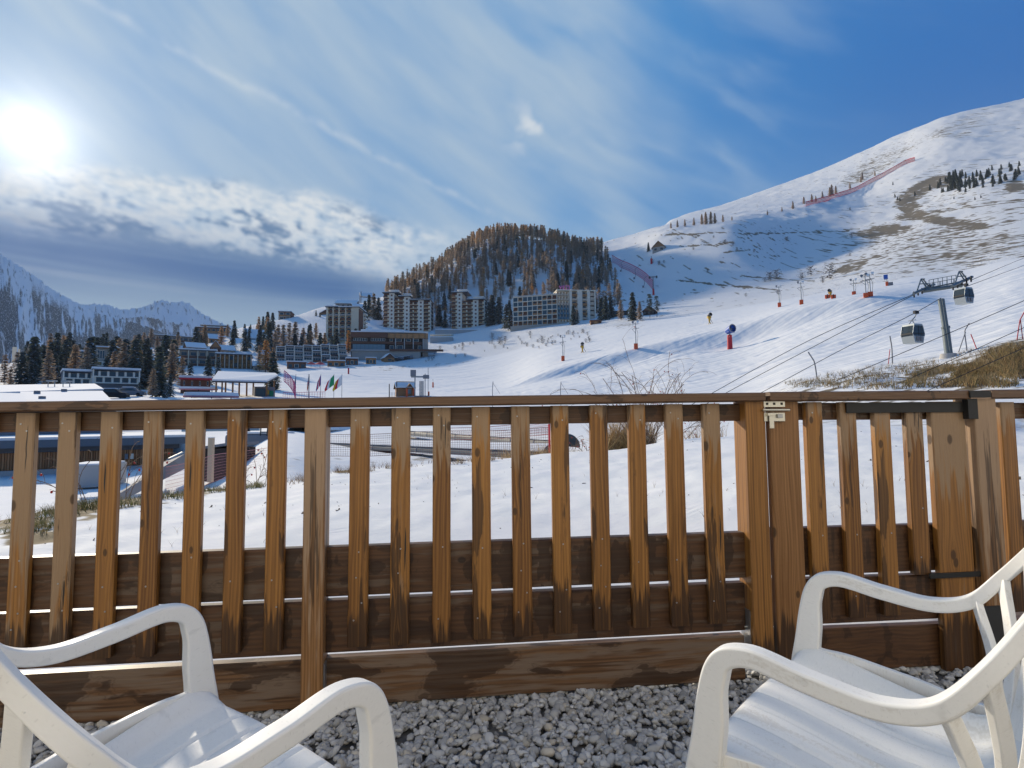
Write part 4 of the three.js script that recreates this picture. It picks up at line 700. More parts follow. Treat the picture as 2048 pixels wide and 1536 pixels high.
  for (let v = 0; v < 6; v++) {
    const list = inst.filter((e) => e[2] === v); if (!list.length) continue;
    const white = leafMat(1, 1, 1);
    const tr = new THREE.InstancedMesh(FLARCH[v].trunk, barkMat, list.length), cr = new THREE.InstancedMesh(FLARCH[v].crown, white, list.length);
    list.forEach(([p, h, , tint, a], i) => { m4.compose(p, q4.setFromAxisAngle(up, a), V(h / 12, h / 12, h / 12)); tr.setMatrixAt(i, m4); cr.setMatrixAt(i, m4); col.copy(tint < 0 ? mats.fir[1].color : mats.larch[tint].color).multiplyScalar(0.85 + 0.3 * ((i * 7) % 10) / 10); cr.setColorAt(i, col); });
    for (const o of [tr, cr]) { o.name = o === tr ? 'trunks' : 'crowns'; o.userData.kind = 'stuff'; o.castShadow = o.receiveShadow = true; wood.add(o); }
  }
  // trees and shrubs on the mountain side
  for (let k = 0; k < 78; k++) {
    const u = rnd(), px = 1880 + 160 * u + 10 * (rnd() - 0.5), py = 376 - 30 * u + 40 * (rnd() - 0.5) * (1 - 0.5 * Math.abs(u - 0.5)); const p = hit(px, py, 300); if (!p) continue;
    tree('fir', k, 0, 'fir_tree', 'small dark fir in the plantation high on the mountain side', 'young firs on the mountain side', p, (10 + 9 * rnd()) * mpp(p), rnd() * 6);
  }
  for (const [px, py, hp] of [[1790, 395, 9], [1800, 402, 8], [1830, 392, 10], [1860, 380, 12], [1786, 370, 7], [1795, 400, 8], [1950, 400, 7], [1962, 396, 7], [1908, 398, 6], [1700, 420, 6]]) { const p = hit(px, py, 300); tree('fir', px, 0, 'fir_tree', 'single small fir scattered below the mountain plantation', 'scattered firs on the mountain side', p, hp * mpp(p), px); }
  for (const [px, py, hp] of [[1342, 457, 12], [1355, 455, 14], [1370, 453, 14], [1388, 451, 15], [1404, 449, 20], [1412, 449, 24], [1422, 448, 24], [1430, 447, 20], [1446, 444, 14], [1464, 441, 8], [1535, 430, 9], [1564, 423, 9], [1586, 418, 15], [1608, 408, 14], [1624, 405, 16], [1632, 404, 12], [1645, 397, 14], [1660, 393, 18], [1664, 392, 22], [1672, 388, 16], [1700, 378, 12], [1722, 365, 12], [1725, 360, 14], [1750, 352, 10]]) { const p = hit(px, py, 400) || hit(px, py + 6, 400); if (p) tree('larch', px, 1 + px % 2, 'larch_tree', 'small brown larch along the mountain ridge above the slope', 'larches along the ridge', p, hp * mpp(p) * 1.1, px); }
  const bushGeo = [21, 22].map((s) => conifer(s, { h: 12, levels: 9, from: 0.05, per: 9, spread: 9, pow: 0.35, up: 0.9, droop: 0.35, sprays: 6, leaf: 0.9, gap: 0.1 }).crown);
  const bushMat = leafMat(0.07, 0.05, 0.04);
  for (const [px, py, hp] of [[1540, 562, 18], [1553, 560, 20], [1530, 564, 10], [1622, 552, 20], [1661, 558, 28], [1604, 560, 14], [1646, 566, 14], [1492, 594, 8], [1557, 590, 10], [1450, 489, 10], [1466, 490, 8], [1427, 476, 5], [1387, 500, 6], [1415, 545, 7], [1305, 526, 8], [1318, 530, 9], [1328, 526, 6], [1703, 476, 10], [1574, 482, 9], [1508, 505, 5], [1700, 512, 6], [985, 680, 14], [1000, 690, 16], [1010, 684, 12], [925, 693, 8], [1085, 688, 16], [1105, 690, 9], [880, 700, 8], [1060, 672, 10], ...Array.from({ length: 60 }, () => { const u = rnd(); return [850 + 330 * u + 0.5, 712 - 40 * u + 26 * (rnd() - 0.5), 3 + 6 * rnd()]; })].map((b) => [Math.round(b[0]), b[1], b[2]])) {
    const p = hit(px, py, 130); if (!p) continue; const g = thing('bare_shrub', 'low bare brown shrub on the snowy slope', 'shrub', p, px, 'bare shrubs on the slopes'); const k = hp * mpp(p) / 12; g.scale.set(k, k, k); part('branches', bushGeo[px % 2], bushMat, g);
  }
}
// ---------------------------------------------------------------- the resort village
const mt = {
  cream: M(0.80, 0.66, 0.46), white: M(0.84, 0.75, 0.60), brown: M(0.18, 0.08, 0.045), dark: M(0.045, 0.030, 0.024), wood: M(0.36, 0.18, 0.075), orange: M(0.50, 0.24, 0.095), concrete: M(0.46, 0.43, 0.39), grey: M(0.22, 0.22, 0.23),
  glass: M(0.05, 0.085, 0.10, 0.08), teal: M(0.16, 0.24, 0.26, 0.2), snow: M(0.84, 0.83, 0.80, 0.9), red: M(0.55, 0.02, 0.03, 0.6), slate: M(0.10, 0.095, 0.095), beige: M(0.62, 0.48, 0.34), pink: M(0.62, 0.06, 0.22, 0.6), stone: M(0.42, 0.37, 0.31), green: M(0.02, 0.28, 0.12, 0.7), black: M(0.02, 0.02, 0.022, 0.6), yellow: M(0.62, 0.36, 0.02, 0.5), blue: M(0.02, 0.10, 0.42, 0.5), safety: M(0.70, 0.10, 0.02, 0.5), metal: M(0.33, 0.35, 0.36, 0.45, { metalness: 0.6 }),
};
function site(name, label, cat, px0, px1, pyTop, pyBase, r, yaw = 0, group) {
  const pm = (px0 + px1) / 2; if (!r) { const h = hit(pm, pyBase, 60, 900); r = h ? dist(h) : 300; }
  const p = at(pm, pyBase, r), y1 = at(pm, pyTop, r).y, a = at(px0, pyBase, r), b = at(px1, pyBase, r), y = yaw * DEG, W = a.distanceTo(b) / Math.cos(y), H = y1 - p.y;
  const g = thing(name, label, cat, p, Math.atan2(-p.x, -p.z) + y, group);
  return { g, W, H, r, X: (px) => (px - pm) / (px1 - px0) * W, Y: (py) => (pyBase - py) / (pyBase - pyTop) * H, m: W / (px1 - px0) };
}
const pick = rng(515);
function windowAt(s, x0, x1, y0, y1, z = 0, frame = mt.white, pane = mt.glass) {   // a framed pane set just proud of the wall
  const f = box(s, 'window', frame, x0, x1, y0, y1, z - 0.05, z + 0.06); const o = part('pane', UNIT, pane, f); o.scale.set(0.84, 0.86, 1.12); return f;
}
function gable(parent, name, m, x0, x1, y0, h, z0, z1, over = 0.4, th = 0.22) {   // ridge along x
  const s = new THREE.Shape(), zm = (z0 + z1) / 2; s.moveTo(z0 - over, y0 - over * h / (zm - z0)); s.lineTo(zm, y0 + h); s.lineTo(z1 + over, y0 - over * h / (zm - z0)); s.lineTo(z1 + over, y0 - over * h / (zm - z0) + th); s.lineTo(zm, y0 + h + th); s.lineTo(z0 - over, y0 - over * h / (zm - z0) + th); s.closePath();
  const g = new THREE.ExtrudeGeometry(s, { depth: x1 - x0 + 2 * over, bevelEnabled: false }); g.rotateY(-Math.PI / 2); g.rotateY(Math.PI); g.translate(x0 - over, 0, 0);
  g.computeBoundingBox(); g.translate(x0 - over - g.boundingBox.min.x, 0, zm - (g.boundingBox.min.z + g.boundingBox.max.z) / 2); return part(name, g, m, parent);
}
function gableWall(parent, m, x, y0, h, z0, z1, th) { const s = new THREE.Shape(); s.moveTo(z0, y0); s.lineTo((z0 + z1) / 2, y0 + h); s.lineTo(z1, y0); s.closePath(); const g = new THREE.ExtrudeGeometry(s, { depth: th, bevelEnabled: false }); g.rotateY(-Math.PI / 2); g.translate(x + th, 0, 0); return part('gable', g, m, parent); }
function chalet(name, label, px0, px1, pyTop, pyBase, r, yaw, wall, front, o = {}) {   // front gable toward the viewer when o.end, else eaves side
  const s = site(name, label, 'chalet', px0, px1, pyTop, pyBase, r, yaw), D = o.depth || s.W * 0.8, hw = s.H * (o.wall || 0.55), g = s.g;
  const body = box(g, 'wall', wall, -s.W / 2, s.W / 2, -3, hw, -D, 0);
  if (o.end) {
    const q = new THREE.Group(); q.name = 'roof_truss'; q.rotation.y = Math.PI / 2; q.position.z = -D / 2; g.add(q);
    gable(q, 'roof', mt.dark, -D / 2, D / 2, hw, s.H - hw, -s.W / 2, s.W / 2, s.W * 0.08, s.H * 0.03); const sn = gable(q, 'roof_snow', mt.snow, -D / 2, D / 2, hw + s.H * 0.035, s.H - hw, -s.W / 2, s.W / 2, s.W * 0.07, s.H * 0.05); gableWall(q, front, -D / 2, hw, s.H - hw, -s.W / 2, s.W / 2, 0.25); if (o.noSnow) sn.removeFromParent();
  } else { gable(g, 'roof', mt.dark, -s.W / 2, s.W / 2, hw, s.H - hw, -D, 0, s.W * 0.05, s.H * 0.03); gable(g, 'roof_snow', mt.snow, -s.W / 2, s.W / 2, hw + s.H * 0.035, s.H - hw, -D, 0, s.W * 0.045, s.H * 0.06); for (const x of [-s.W / 2, s.W / 2 - 0.25]) gableWall(g, front, x, hw, s.H - hw, -D, 0, 0.25); }
  const n = o.windows || 3; for (let k = 0; k < n; k++) { const c = -s.W / 2 + s.W * (k + 0.5) / n, w = s.W / n * 0.22; windowAt(g, c - w, c + w, hw * 0.3, hw * 0.75, 0, mt.wood); }
  box(g, 'door', mt.dark, s.W * 0.28, s.W * 0.38, 0, hw * 0.55, 0, 0.08); return s;
}
// ---- tower blocks: white piers with one small window a floor, stacks of brown balconies between them
function towerBlock(label, px0, px1, pyTop, pyBase, r, yaw, floors, cols, steps, depth) {
  const s = site('tower_block', label, 'building', px0, px1, pyTop, pyBase, r, yaw), { g, W, H, X } = s, fh = H * 0.965 / floors, D = depth;
  const topAt = (px) => { let k = 0; for (const [from, drop] of steps) if (px >= from) k = drop; return floors - k; };
  for (const [a, b, kind] of cols) {
    const x0 = X(a), x1 = X(b), n = topAt((a + b) / 2), top = n * fh;
    if (kind === 'p') { box(g, 'pier', mt.white, x0, x1, -6, top + 0.35, -D, 0.0); for (let k = 0; k < n; k++) { const c = (x0 + x1) / 2, w = Math.min(0.62, (x1 - x0) * 0.26); windowAt(g, c - w, c + w, k * fh + fh * 0.3, k * fh + fh * 0.74, 0.0, mt.dark, mt.brown); } }
    else {
      box(g, 'recess_wall', mt.brown, x0, x1, -6, top + 0.3, -D, -1.5);
      for (let k = 0; k < n; k++) {
        const st = box(g, 'balcony', mt.cream, x0 + 0.03, x1 - 0.03, k * fh - 0.1, k * fh + 0.12, -1.495, 0.35);
        const nb = kind === 'd' ? 2 : 1, w = (x1 - x0) / nb;
        for (let q = 0; q < nb; q++) {
          const a0 = x0 + q * w, z = q ? 0.1 : 0.45, bal = box(g, 'parapet', pick() < 0.25 ? mt.wood : mt.brown, a0 + 0.12, a0 + w * 0.72, k * fh + 0.125, k * fh + fh * 0.42, z - 0.08, z);
          box(g, 'partition', mt.cream, a0 + w * 0.76, a0 + w - 0.04, k * fh + 0.125, k * fh + fh * 0.55, z - 1.0, z + 0.03);
          if (pick() < 0.7) windowAt(g, a0 + w * 0.16, a0 + w * 0.6, k * fh + 0.2, k * fh + fh * 0.8, -1.44, pick() < 0.5 ? mt.wood : mt.dark, mt.glass);
        }
      }
    }
  }
  // side facing right
  const xs = X(px1), n = topAt(px1 - 1); box(g, 'side_wall', mt.white, xs - 0.01, xs + 0.25, -6, n * fh + 0.3, -D, 0.2);
  for (let k = 0; k < n; k++) box(g, 'side_balcony', mt.dark, xs + 0.252, xs + 0.9, k * fh + 0.2, k * fh + fh * 0.72, -D * 0.6, -D * 0.28);
  // stepped roofs with snow
  const cuts = [px0, ...steps.map((q) => q[0]), px1];
  for (let k = 0; k + 1 < cuts.length; k++) { const y = topAt((cuts[k] + cuts[k + 1]) / 2) * fh + 0.36, x0 = X(cuts[k]) - 0.5, x1 = X(cuts[k + 1]) + 0.6; const rf = box(g, 'roof', mt.slate, x0, x1, y, y + 0.5, -D - 0.4, 1.1 - 0.04 * k); box(g, 'roof_snow', mt.snow, x0 + 0.3, x1 - 0.3, y + 0.503, y + 0.9, -D - 0.2, 0.8 - 0.05 * k); if (k < 2) { const hd = box(g, 'lift_housing', mt.white, x0 + (x1 - x0) * 0.35, x0 + (x1 - x0) * 0.85, y + 0.51, y + 2.6, -D * 0.7, -D * 0.25); box(g, 'housing_snow', mt.snow, x0 + (x1 - x0) * 0.3, x0 + (x1 - x0) * 0.9, y + 2.603, y + 3.0, -D * 0.75, -D * 0.2); } }
  return s;
}
towerBlock('wide ten-storey white tower block with brown balconies, left of its narrower twin', 766, 860, 584, 663, 392, -12, 10, [[766, 778, 'b'], [778, 788, 'p'], [788, 808, 'd'], [808, 819, 'p'], [819, 836, 'd'], [836, 847, 'p'], [847, 860, 'b']], [[797, 1], [820, 2]], 14);
towerBlock('narrow white tower block with brown balconies, right of its wider twin', 903, 968, 583, 663, 392, -12, 10, [[903, 914, 'b'], [914, 924, 'p'], [924, 946, 'd'], [946, 957, 'p'], [957, 968, 'b']], [[935, 2]], 12);
{ // eight-storey cream tower left of them
  const s = site('tower_block', 'cream eight-storey tower with deep dark balconies, lower than the twin towers', 'building', 652, 717, 615, 680, 335, -16), { g, W, H, X } = s, n = 8, fh = H / n, D = 16;
  box(g, 'wall', mt.cream, -W / 2, W / 2, -6, H - 0.05, -D, -1.3);
  for (const [a, b] of [[652, 656], [664.5, 667], [676.5, 679], [690, 692], [702, 717]]) box(g, 'pier', mt.cream, X(a), X(b), -6, H, -1.295, 0.3);
  for (const [a, b] of [[656, 664.5], [667, 676.5], [679, 690], [692, 702]]) for (let k = 0; k < n; k++) { box(g, 'balcony', k % 3 ? mt.brown : mt.stone, X(a) + 0.02, X(b) - 0.02, k * fh, k * fh + fh * 0.40, -1.29, 0.05); windowAt(g, X(a) + (X(b) - X(a)) * 0.15, X(a) + (X(b) - X(a)) * 0.7, k * fh + fh * 0.42, k * fh + fh * 0.85, -1.25, mt.brown); }
  box(g, 'side_wall', mt.brown, W / 2 + 0.002, W / 2 + 0.4, -6, H - 0.8, -D * 0.55, 0); box(g, 'side_wall', mt.white, W / 2 + 0.002, W / 2 + 0.4, -6, H - 1.2, -D, -D * 0.552);
  for (let k = 0; k < n; k++) { box(g, 'side_balcony', mt.white, W / 2 + 0.42, W / 2 + 1.7, k * fh, k * fh + fh * 0.4, -D * 0.95, -D * 0.6); box(g, 'side_window', mt.glass, W / 2 + 0.41, W / 2 + 0.5, k * fh + fh * 0.4, k * fh + fh * 0.85, -D * 0.9, -D * 0.65); }
  for (const [a, b, d] of [[650, 676, 0.15], [676, 703, -0.25], [703, 719, -0.1]]) { box(g, 'roof', mt.slate, X(a), X(b) - 0.02, H + d + 0.1, H + d + 0.45, -D - 0.3, 0.8); box(g, 'roof_snow', mt.snow, X(a), X(b) - 0.02, H + d + 0.452, H + d + 1.0, -D - 0.3, 0.75); }
}
{ // the long slab with the pink sign
  const s = site('apartment_slab', 'long white apartment slab with gridded brown and glass bays and a pink roof sign', 'building', 1026, 1114, 592, 650, 322, -14), { g, W, H } = s, n = 6, bays = 9, fh = H / n, bw = W / bays, D = 12;
  box(g, 'wall', mt.brown, -W / 2, W / 2, -7, H - 0.05, -D, -1.3);
  for (let k = 0; k <= n; k++) box(g, 'floor_slab', mt.white, -W / 2 + 0.13, W / 2 - 0.13, k * fh - 0.17, k * fh + 0.17, -1.296, 0.05);
  for (let b = 0; b <= bays; b++) box(g, 'fin', mt.white, -W / 2 + b * bw - 0.14, -W / 2 + b * bw + 0.14, -5, H + 0.2, -1.293, 0.12);
  for (let b = 0; b < bays; b++) for (let k = 0; k < n; k++) { const x0 = -W / 2 + b * bw + 0.15, x1 = x0 + bw - 0.3, y0 = k * fh + 0.18, y1 = (k + 1) * fh - 0.18, q = pick(); if (q < 0.42) windowAt(g, x0, x1, y0, y1, -0.25, mt.teal, mt.glass); else { box(g, 'parapet', q < 0.7 ? mt.brown : mt.wood, x0, x1, y0, y0 + (y1 - y0) * 0.42, -0.2, -0.1); if (q > 0.6) windowAt(g, x0 + 0.3, x0 + (x1 - x0) * 0.55, y0, y1, -1.24, mt.dark, mt.glass); } }
  box(g, 'roof', mt.concrete, -W / 2 - 0.2, W / 2, H + 0.21, H + 0.55, -D - 0.2, 0.3); box(g, 'roof_snow', mt.snow, -W / 2, W / 2, H + 0.553, H + 0.75, -D, -0.1); box(g, 'roof_vent', mt.metal, -W * 0.05, W * 0.02, H + 0.756, H + 1.7, -6, -5);
  box(g, 'retaining_wall', mt.stone, -W / 2 - 1, W / 2 + 6, -6, -0.35, 0.2, 2.5);
  // right wing
  const w = new THREE.Group(); w.name = 'right_wing'; w.position.set(W / 2, 0, -0.4); w.rotation.y = 24 * DEG; g.add(w);
  const sc = W / 88, Hr = H * 1.12, nr = 7, fr = Hr / nr; const X2 = (px) => (px - 1114) * sc * 1.02;
  box(w, 'wall', mt.white, 0.05, X2(1189), -7, Hr, -13, -1.0);
  for (const [a, b] of [[1138, 1143], [1153, 1163], [1172, 1178], [1186.5, 1189]]) box(w, 'pier', mt.white, X2(a), X2(b), -7, Hr + 0.3, -0.997, 0.4);
  for (let k = 0; k < nr; k++) {
    for (let q = 0; q < 4; q++) { const a = 1114.5 + q * 5.8; box(w, 'balcony', k > 0 && k < 4 ? mt.teal : mt.beige, X2(a) + 0.15, X2(a + 5) , k * fr + 0.05, k * fr + fr * 0.42, -0.99, 0.5 - 0.1 * q); if (k > 0 && k < 4) windowAt(w, X2(a) + 0.3, X2(a + 4.4), k * fr + fr * 0.44, k * fr + fr * 0.95, 0.0, mt.teal, mt.glass); else box(w, 'door', mt.wood, X2(a) + 0.3, X2(a + 3), k * fr + fr * 0.44, k * fr + fr * 0.9, -0.98, -0.9); }
    for (const [a, b] of [[1143, 1153], [1163, 1172]]) { box(w, 'balcony', k % 2 ? mt.beige : mt.wood, X2(a) + 0.1, X2(b) - 0.1, k * fr, k * fr + fr * 0.4, -0.99, 1.2); windowAt(w, X2(a) + 0.3, X2(b) - 0.5, k * fr + fr * 0.42, k * fr + fr * 0.9, -0.95, mt.dark, mt.glass); }
    box(w, 'blind', mt.beige, X2(1178.5), X2(1186), k * fr + fr * 0.1, k * fr + fr * 0.82, -0.99, 0.1); box(w, 'floor_band', mt.dark, X2(1178.4), X2(1186.2), k * fr + fr * 0.84, k * fr + fr * 0.98, -0.99, 0.05);
  }
  box(w, 'roof', mt.white, -0.3, X2(1190.5), Hr + 0.31, Hr + 0.75, -13.4, 0.9); box(w, 'roof_snow', mt.snow, 0.3, X2(1188), Hr + 0.753, Hr + 0.9, -13, 0.4);
  for (const a of [1146, 1176]) { const c = part('chimney', new THREE.CylinderGeometry(0.8, 0.9, 1.2, 12), mt.concrete, w); c.position.set(X2(a), Hr + 1.5, -4); }
  const font = await new FontLoader().loadAsync('fonts/droid/droid_sans_bold.typeface.json');
  const tg = new TextGeometry('YETI', { font, size: 2.3, depth: 0.25, curveSegments: 3 }); const sign = part('roof_sign', tg, M(0.72, 0.16, 0.42, 0.5), w); sign.position.set(X2(1119), Hr + 1.15, -1.2); sign.rotation.y = -10 * DEG;
  const st = part('sign_frame', mergeGeometries([boxGeo(-0.1, 7, -0.42, -0.3, -0.1, 0), ...[0.5, 2.4, 4.6, 6.4].map((x) => boxGeo(x, x + 0.1, -0.42, 2.4, -0.2, -0.1))]), mt.metal, sign);
}
{ // restaurant building with the wooden fascia
  const s = site('restaurant_building', 'long brown restaurant building with orange timber fascia and glazed terrace', 'building', 702, 857, 660, 703, 282, -4), { g, W, H, X, Y } = s, D = 14;
  box(g, 'wall', mt.dark, X(702), X(857), -5, Y(676), -D, -1.4);
  box(g, 'fascia', mt.brown, X(702), X(775) - 0.02, Y(675), Y(665), -D, 0.2);
  for (let k = 0; k < 20; k++) { const a = lerp(X(775.5), X(857), k / 20), b = lerp(X(775.5), X(857), (k + 1) / 20); box(g, 'fascia_board', k % 3 ? mt.orange : mt.wood, a + 0.02, b - 0.02, Y(676), Y(667), -1.38, 0.45 + 0.03 * (k % 2)); }
  for (const [a, b] of [[706, 734], [741, 770]]) for (let k = 0; k < 6; k++) windowAt(g, lerp(X(a), X(b), k / 6) + 0.05, lerp(X(a), X(b), (k + 1) / 6) - 0.05, Y(682), Y(675.5), -1.3, mt.white);
  for (const [a, b] of [[779, 785], [791, 803], [812, 822], [827, 838], [846, 853]]) windowAt(g, X(a), X(b), Y(682), Y(676.2), -1.3, mt.white);
  box(g, 'band', mt.brown, X(703), X(857), Y(688), Y(683), -1.39, -0.6);
  for (const a of [790, 808, 826, 846]) box(g, 'column', mt.concrete, X(a), X(a + 2), -5, Y(676.3), -0.5, 0.3);
  box(g, 'end_wall', mt.stone, X(846), X(857), -5, Y(676.2), -1.38, -0.55);
  for (let k = 0; k < 8; k++) { const a = lerp(X(707), X(771), k / 8), b = lerp(X(707), X(771), (k + 1) / 8); box(g, 'terrace_glass', mt.teal, a + 0.04, b - 0.04, Y(701), Y(690.5), 2.5, 2.6); }
  for (const [a, b] of [[779, 787], [793, 806], [836, 843]]) windowAt(g, X(a), X(b), Y(698), Y(690), -1.3, mt.white);
  box(g, 'terrace_slab', mt.concrete, X(704), X(875), Y(704), Y(701.3), -1.3, 4.0); box(g, 'terrace_rail', mt.brown, X(780), X(888), Y(704.2), Y(699.8), 4.01, 4.15); box(g, 'base_wall', mt.stone, X(706), X(842), Y(722), Y(704.3), -1, 3.4);
  box(g, 'roof_snow', mt.snow, X(702), X(857), Y(664.6), Y(662.5), -D, 0.2); const up = box(g, 'upper_roof', mt.dark, X(722), X(806), Y(662.4), Y(660.5), -D, -4); box(g, 'roof_snow', mt.snow, X(720), X(808), Y(660.4), Y(657), -D, -3.6);
}
{ // stepped terraced flats
  const s = site('terraced_flats', 'stepped rows of small terraced flats with white party walls', 'building', 552, 696, 686, 731, 268, 2), { g, X, Y, m } = s, n = 8;
  for (let c = 0; c < n; c++) { const a = X(552 + c * 18), b = X(552 + (c + 1) * 18), lift = c * 1.25 * m + (c % 2) * 0.35; for (let k = 0; k < 3; k++) {
    const y0 = Y(729) + k * 13 * m * 0.98 + lift, y1 = y0 + 12.6 * m, z = -k * 3.2;
    box(g, 'unit_wall', mt.concrete, a + 0.36, b, y0 - (k ? 0 : 5), y1, z - 7, z - 1.2); box(g, 'party_wall', mt.white, a, a + 0.35, y0 - 1.5, y1 + 0.5, z - 7, z + 0.25);
    box(g, 'parapet', (c + k) % 3 ? mt.brown : mt.white, a + 0.37, b - 0.02, y0 - 0.1, y0 + 4.4 * m, z - 0.15, z); box(g, 'balcony_floor', mt.concrete, a + 0.37, b - 0.02, y0 - 0.35, y0 - 0.102, z - 1.19, z);
    for (let q = 0; q < 3; q++) windowAt(g, lerp(a, b, 0.16 + q * 0.27), lerp(a, b, 0.38 + q * 0.27), y0 + 0.8, y1 - 0.7, z - 1.15, pick() < 0.5 ? mt.teal : mt.dark, mt.glass);
    box(g, 'roof', mt.slate, a + 0.36, b + 0.01, y1 + 0.01, y1 + 0.25, z - 7, z - 0.6); if (k === 2 || (c + k) % 2) box(g, 'roof_snow', mt.snow, a + 0.36, b, y1 + 0.253, y1 + 0.6, z - 7, z - 0.75);
  } }
}
// ---- houses and blocks on the left
function block(name, label, px0, px1, pyTop, pyBase, r, yaw, o) {
  const s = site(name, label, 'building', px0, px1, pyTop, pyBase, r, yaw), { g, W, H } = s, D = o.depth || 10, fl = o.floors || 2, fh = H / fl;
  box(g, 'wall', o.wall, -W / 2, W / 2, -5, H, -D, 0); box(g, 'roof', o.roof || mt.slate, -W / 2 - 0.4, W / 2 + 0.4, H + 0.003, H + 0.35, -D - 0.3, 0.8); box(g, 'roof_snow', mt.snow, -W / 2 - 0.3, W / 2 + 0.3, H + 0.353, H + 0.85, -D - 0.2, 0.7);
  for (let k = 0; k < fl; k++) { const nb = o.bays || 5; for (let b = 0; b < nb; b++) { const x0 = -W / 2 + W * (b + 0.14) / nb, x1 = -W / 2 + W * (b + 0.86) / nb; windowAt(g, x0, x1, k * fh + fh * (o.sill ?? 0.35), k * fh + fh * 0.85, 0, o.frame || mt.white, (b + k) % 4 && o.panel ? o.panel : mt.glass); } if (o.balcony && (k || o.balconyAll)) { const bl = box(g, 'balcony', o.balcony, -W / 2 + 0.2, W / 2 - 0.2, k * fh - 0.1, k * fh + fh * 0.32, 0.9, 1.05); box(g, 'balcony_floor', mt.concrete, -W / 2 + 0.2, W / 2 - 0.2, k * fh - 0.3, k * fh - 0.103, 0.02, 1.05); } }
  if (o.piers) for (let b = 0; b <= o.piers; b++) box(g, 'pier', o.pierMat || mt.cream, -W / 2 + W * b / o.piers - 0.15, -W / 2 + W * b / o.piers + 0.15, -5, H - 0.02, 0.08, 1.2);
  return s;
}
function glazedRow(label, px0, px1, top, r) {
  const s = site('glazed_row', label, 'building', px0, px1, top, 776, r, 3), { g, W, H, m } = s, D = 9, n = Math.round((px1 - px0) / 8.5), fh = 15 * m;
  box(g, 'wall', mt.grey, -W / 2, W / 2, -4, H, -D, -0.6);
  for (let k = 0; k < 2; k++) { const y0 = H - (k + 1) * fh; box(g, 'floor_slab', mt.white, -W / 2 + 0.1, W / 2 - 0.1, y0 - 0.12, y0 + 0.12, -0.59, 0.35); for (let b = 0; b < n; b++) { const x0 = -W / 2 + W * b / n, x1 = -W / 2 + W * (b + 1) / n; if ((b + k) % 2) box(g, 'panel', mt.white, x0 + W / n * 0.3, x1 - W / n * 0.2, y0 + 0.125, y0 + fh - 0.15, -0.59, 0.1); else windowAt(g, x0 - W / n * 0.18, x1 + W / n * 0.28, y0 + 0.14, y0 + fh - 0.16, -0.4, mt.grey, mt.glass); } }
  for (const x of [-W / 2, W / 2 - 0.25]) box(g, 'end_wall', mt.white, x, x + 0.25, -4, H + 0.1, -0.59, 0.4);
  box(g, 'roof', mt.grey, -W / 2 - 0.2, W / 2 + 0.2, H + 0.11, H + 0.3, -D - 0.2, 0.6); box(g, 'roof_snow', mt.snow, -W / 2 - 0.15, W / 2 + 0.15, H + 0.303, H + 0.75, -D, 0.55);
  box(g, 'canopy', mt.metal, -W * 0.2, W / 2, H - 2 * fh - 1.5, H - 2 * fh - 1.2, 0.5, 3.2); for (let b = 0; b < 4; b++) box(g, 'shopfront', mt.dark, -W * 0.2 + b * W * 0.17, -W * 0.2 + (b + 0.9) * W * 0.17, 0, H - 2 * fh - 1.6, -0.58, -0.2);
}
glazedRow('lower half of the glazed white-panelled row, at its left end', 125, 184, 745, 150); glazedRow('taller right half of the glazed white-panelled row behind the snowy roofs', 185, 280, 742, 149);
{ const s = block('hillside_house', 'house with red-brown boards and cream wall above the glazed row', 152, 192, 706, 742, 205, -8, { wall: mt.cream, floors: 2, bays: 3, balcony: mt.wood, depth: 9, frame: mt.wood }); }
{ const s = site('concrete_house', 'pale concrete house with tall narrow windows between the dark firs', 'building', 191, 228, 697, 742, 202, -14), { g, W, H } = s;
  box(g, 'wall', mt.stone, -W / 2, W / 2, -5, H, -10, 0); box(g, 'base_storey', mt.white, -W / 2 - 0.5, W / 2 - 1.5, H * 0.2, H * 0.42, 0.01, 1.3); box(g, 'plinth', mt.brown, -W / 2, W / 2 - 2, -4, H * 0.19, 0.01, 1.0);
  for (let k = 0; k < 3; k++) windowAt(g, -W / 2 + 0.4 + k * W * 0.13, -W / 2 + 0.4 + (k + 0.8) * W * 0.13, H * 0.52, H * 0.93, 0, mt.white); windowAt(g, -W * 0.42, -W * 0.12, H * 0.24, H * 0.38, 1.3, mt.dark);
  box(g, 'roof', mt.wood, -W / 2 - 0.4, W / 2 + 1, H + 0.002, H + 0.3, -10.4, 0.8); box(g, 'roof_snow', mt.snow, -W / 2 - 0.3, W / 2 + 0.9, H + 0.303, H + 0.7, -10.3, 0.7); }
block('brown_block', 'brown timber block with flat roof at the top of the village, against the far peaks', 391, 452, 656, 686, 395, -10, { wall: mt.brown, floors: 3, bays: 6, balcony: mt.wood, depth: 16, frame: mt.beige });
block('brown_block', 'upper set-back storey of the brown timber block', 402, 455, 652, 657, 408, -10, { wall: mt.stone, floors: 1, bays: 4, depth: 12, frame: mt.brown });
block('long_low_block', 'long low brown building left of the brown timber block', 300, 388, 673, 694, 375, 4, { wall: mt.stone, floors: 2, bays: 8, balcony: mt.brown, depth: 12, frame: mt.brown });
chalet('gabled_house', 'white-roofed house with a small gable above the balconied flats', 374, 412, 684, 700, 290, 10, mt.stone, mt.brown, { depth: 9, wall: 0.3 }); chalet('gabled_house', 'narrow pointed gable beside the white-roofed house', 421, 441, 682, 702, 288, 0, mt.brown, mt.wood, { end: true, depth: 8, wall: 0.4, windows: 1 });
block('balconied_flats', 'three-storey cream flats with brown balconies and tall piers', 358, 432, 702, 748, 246, -4, { wall: mt.stone, floors: 3, bays: 4, balcony: mt.brown, balconyAll: true, piers: 4, depth: 12, frame: mt.beige });
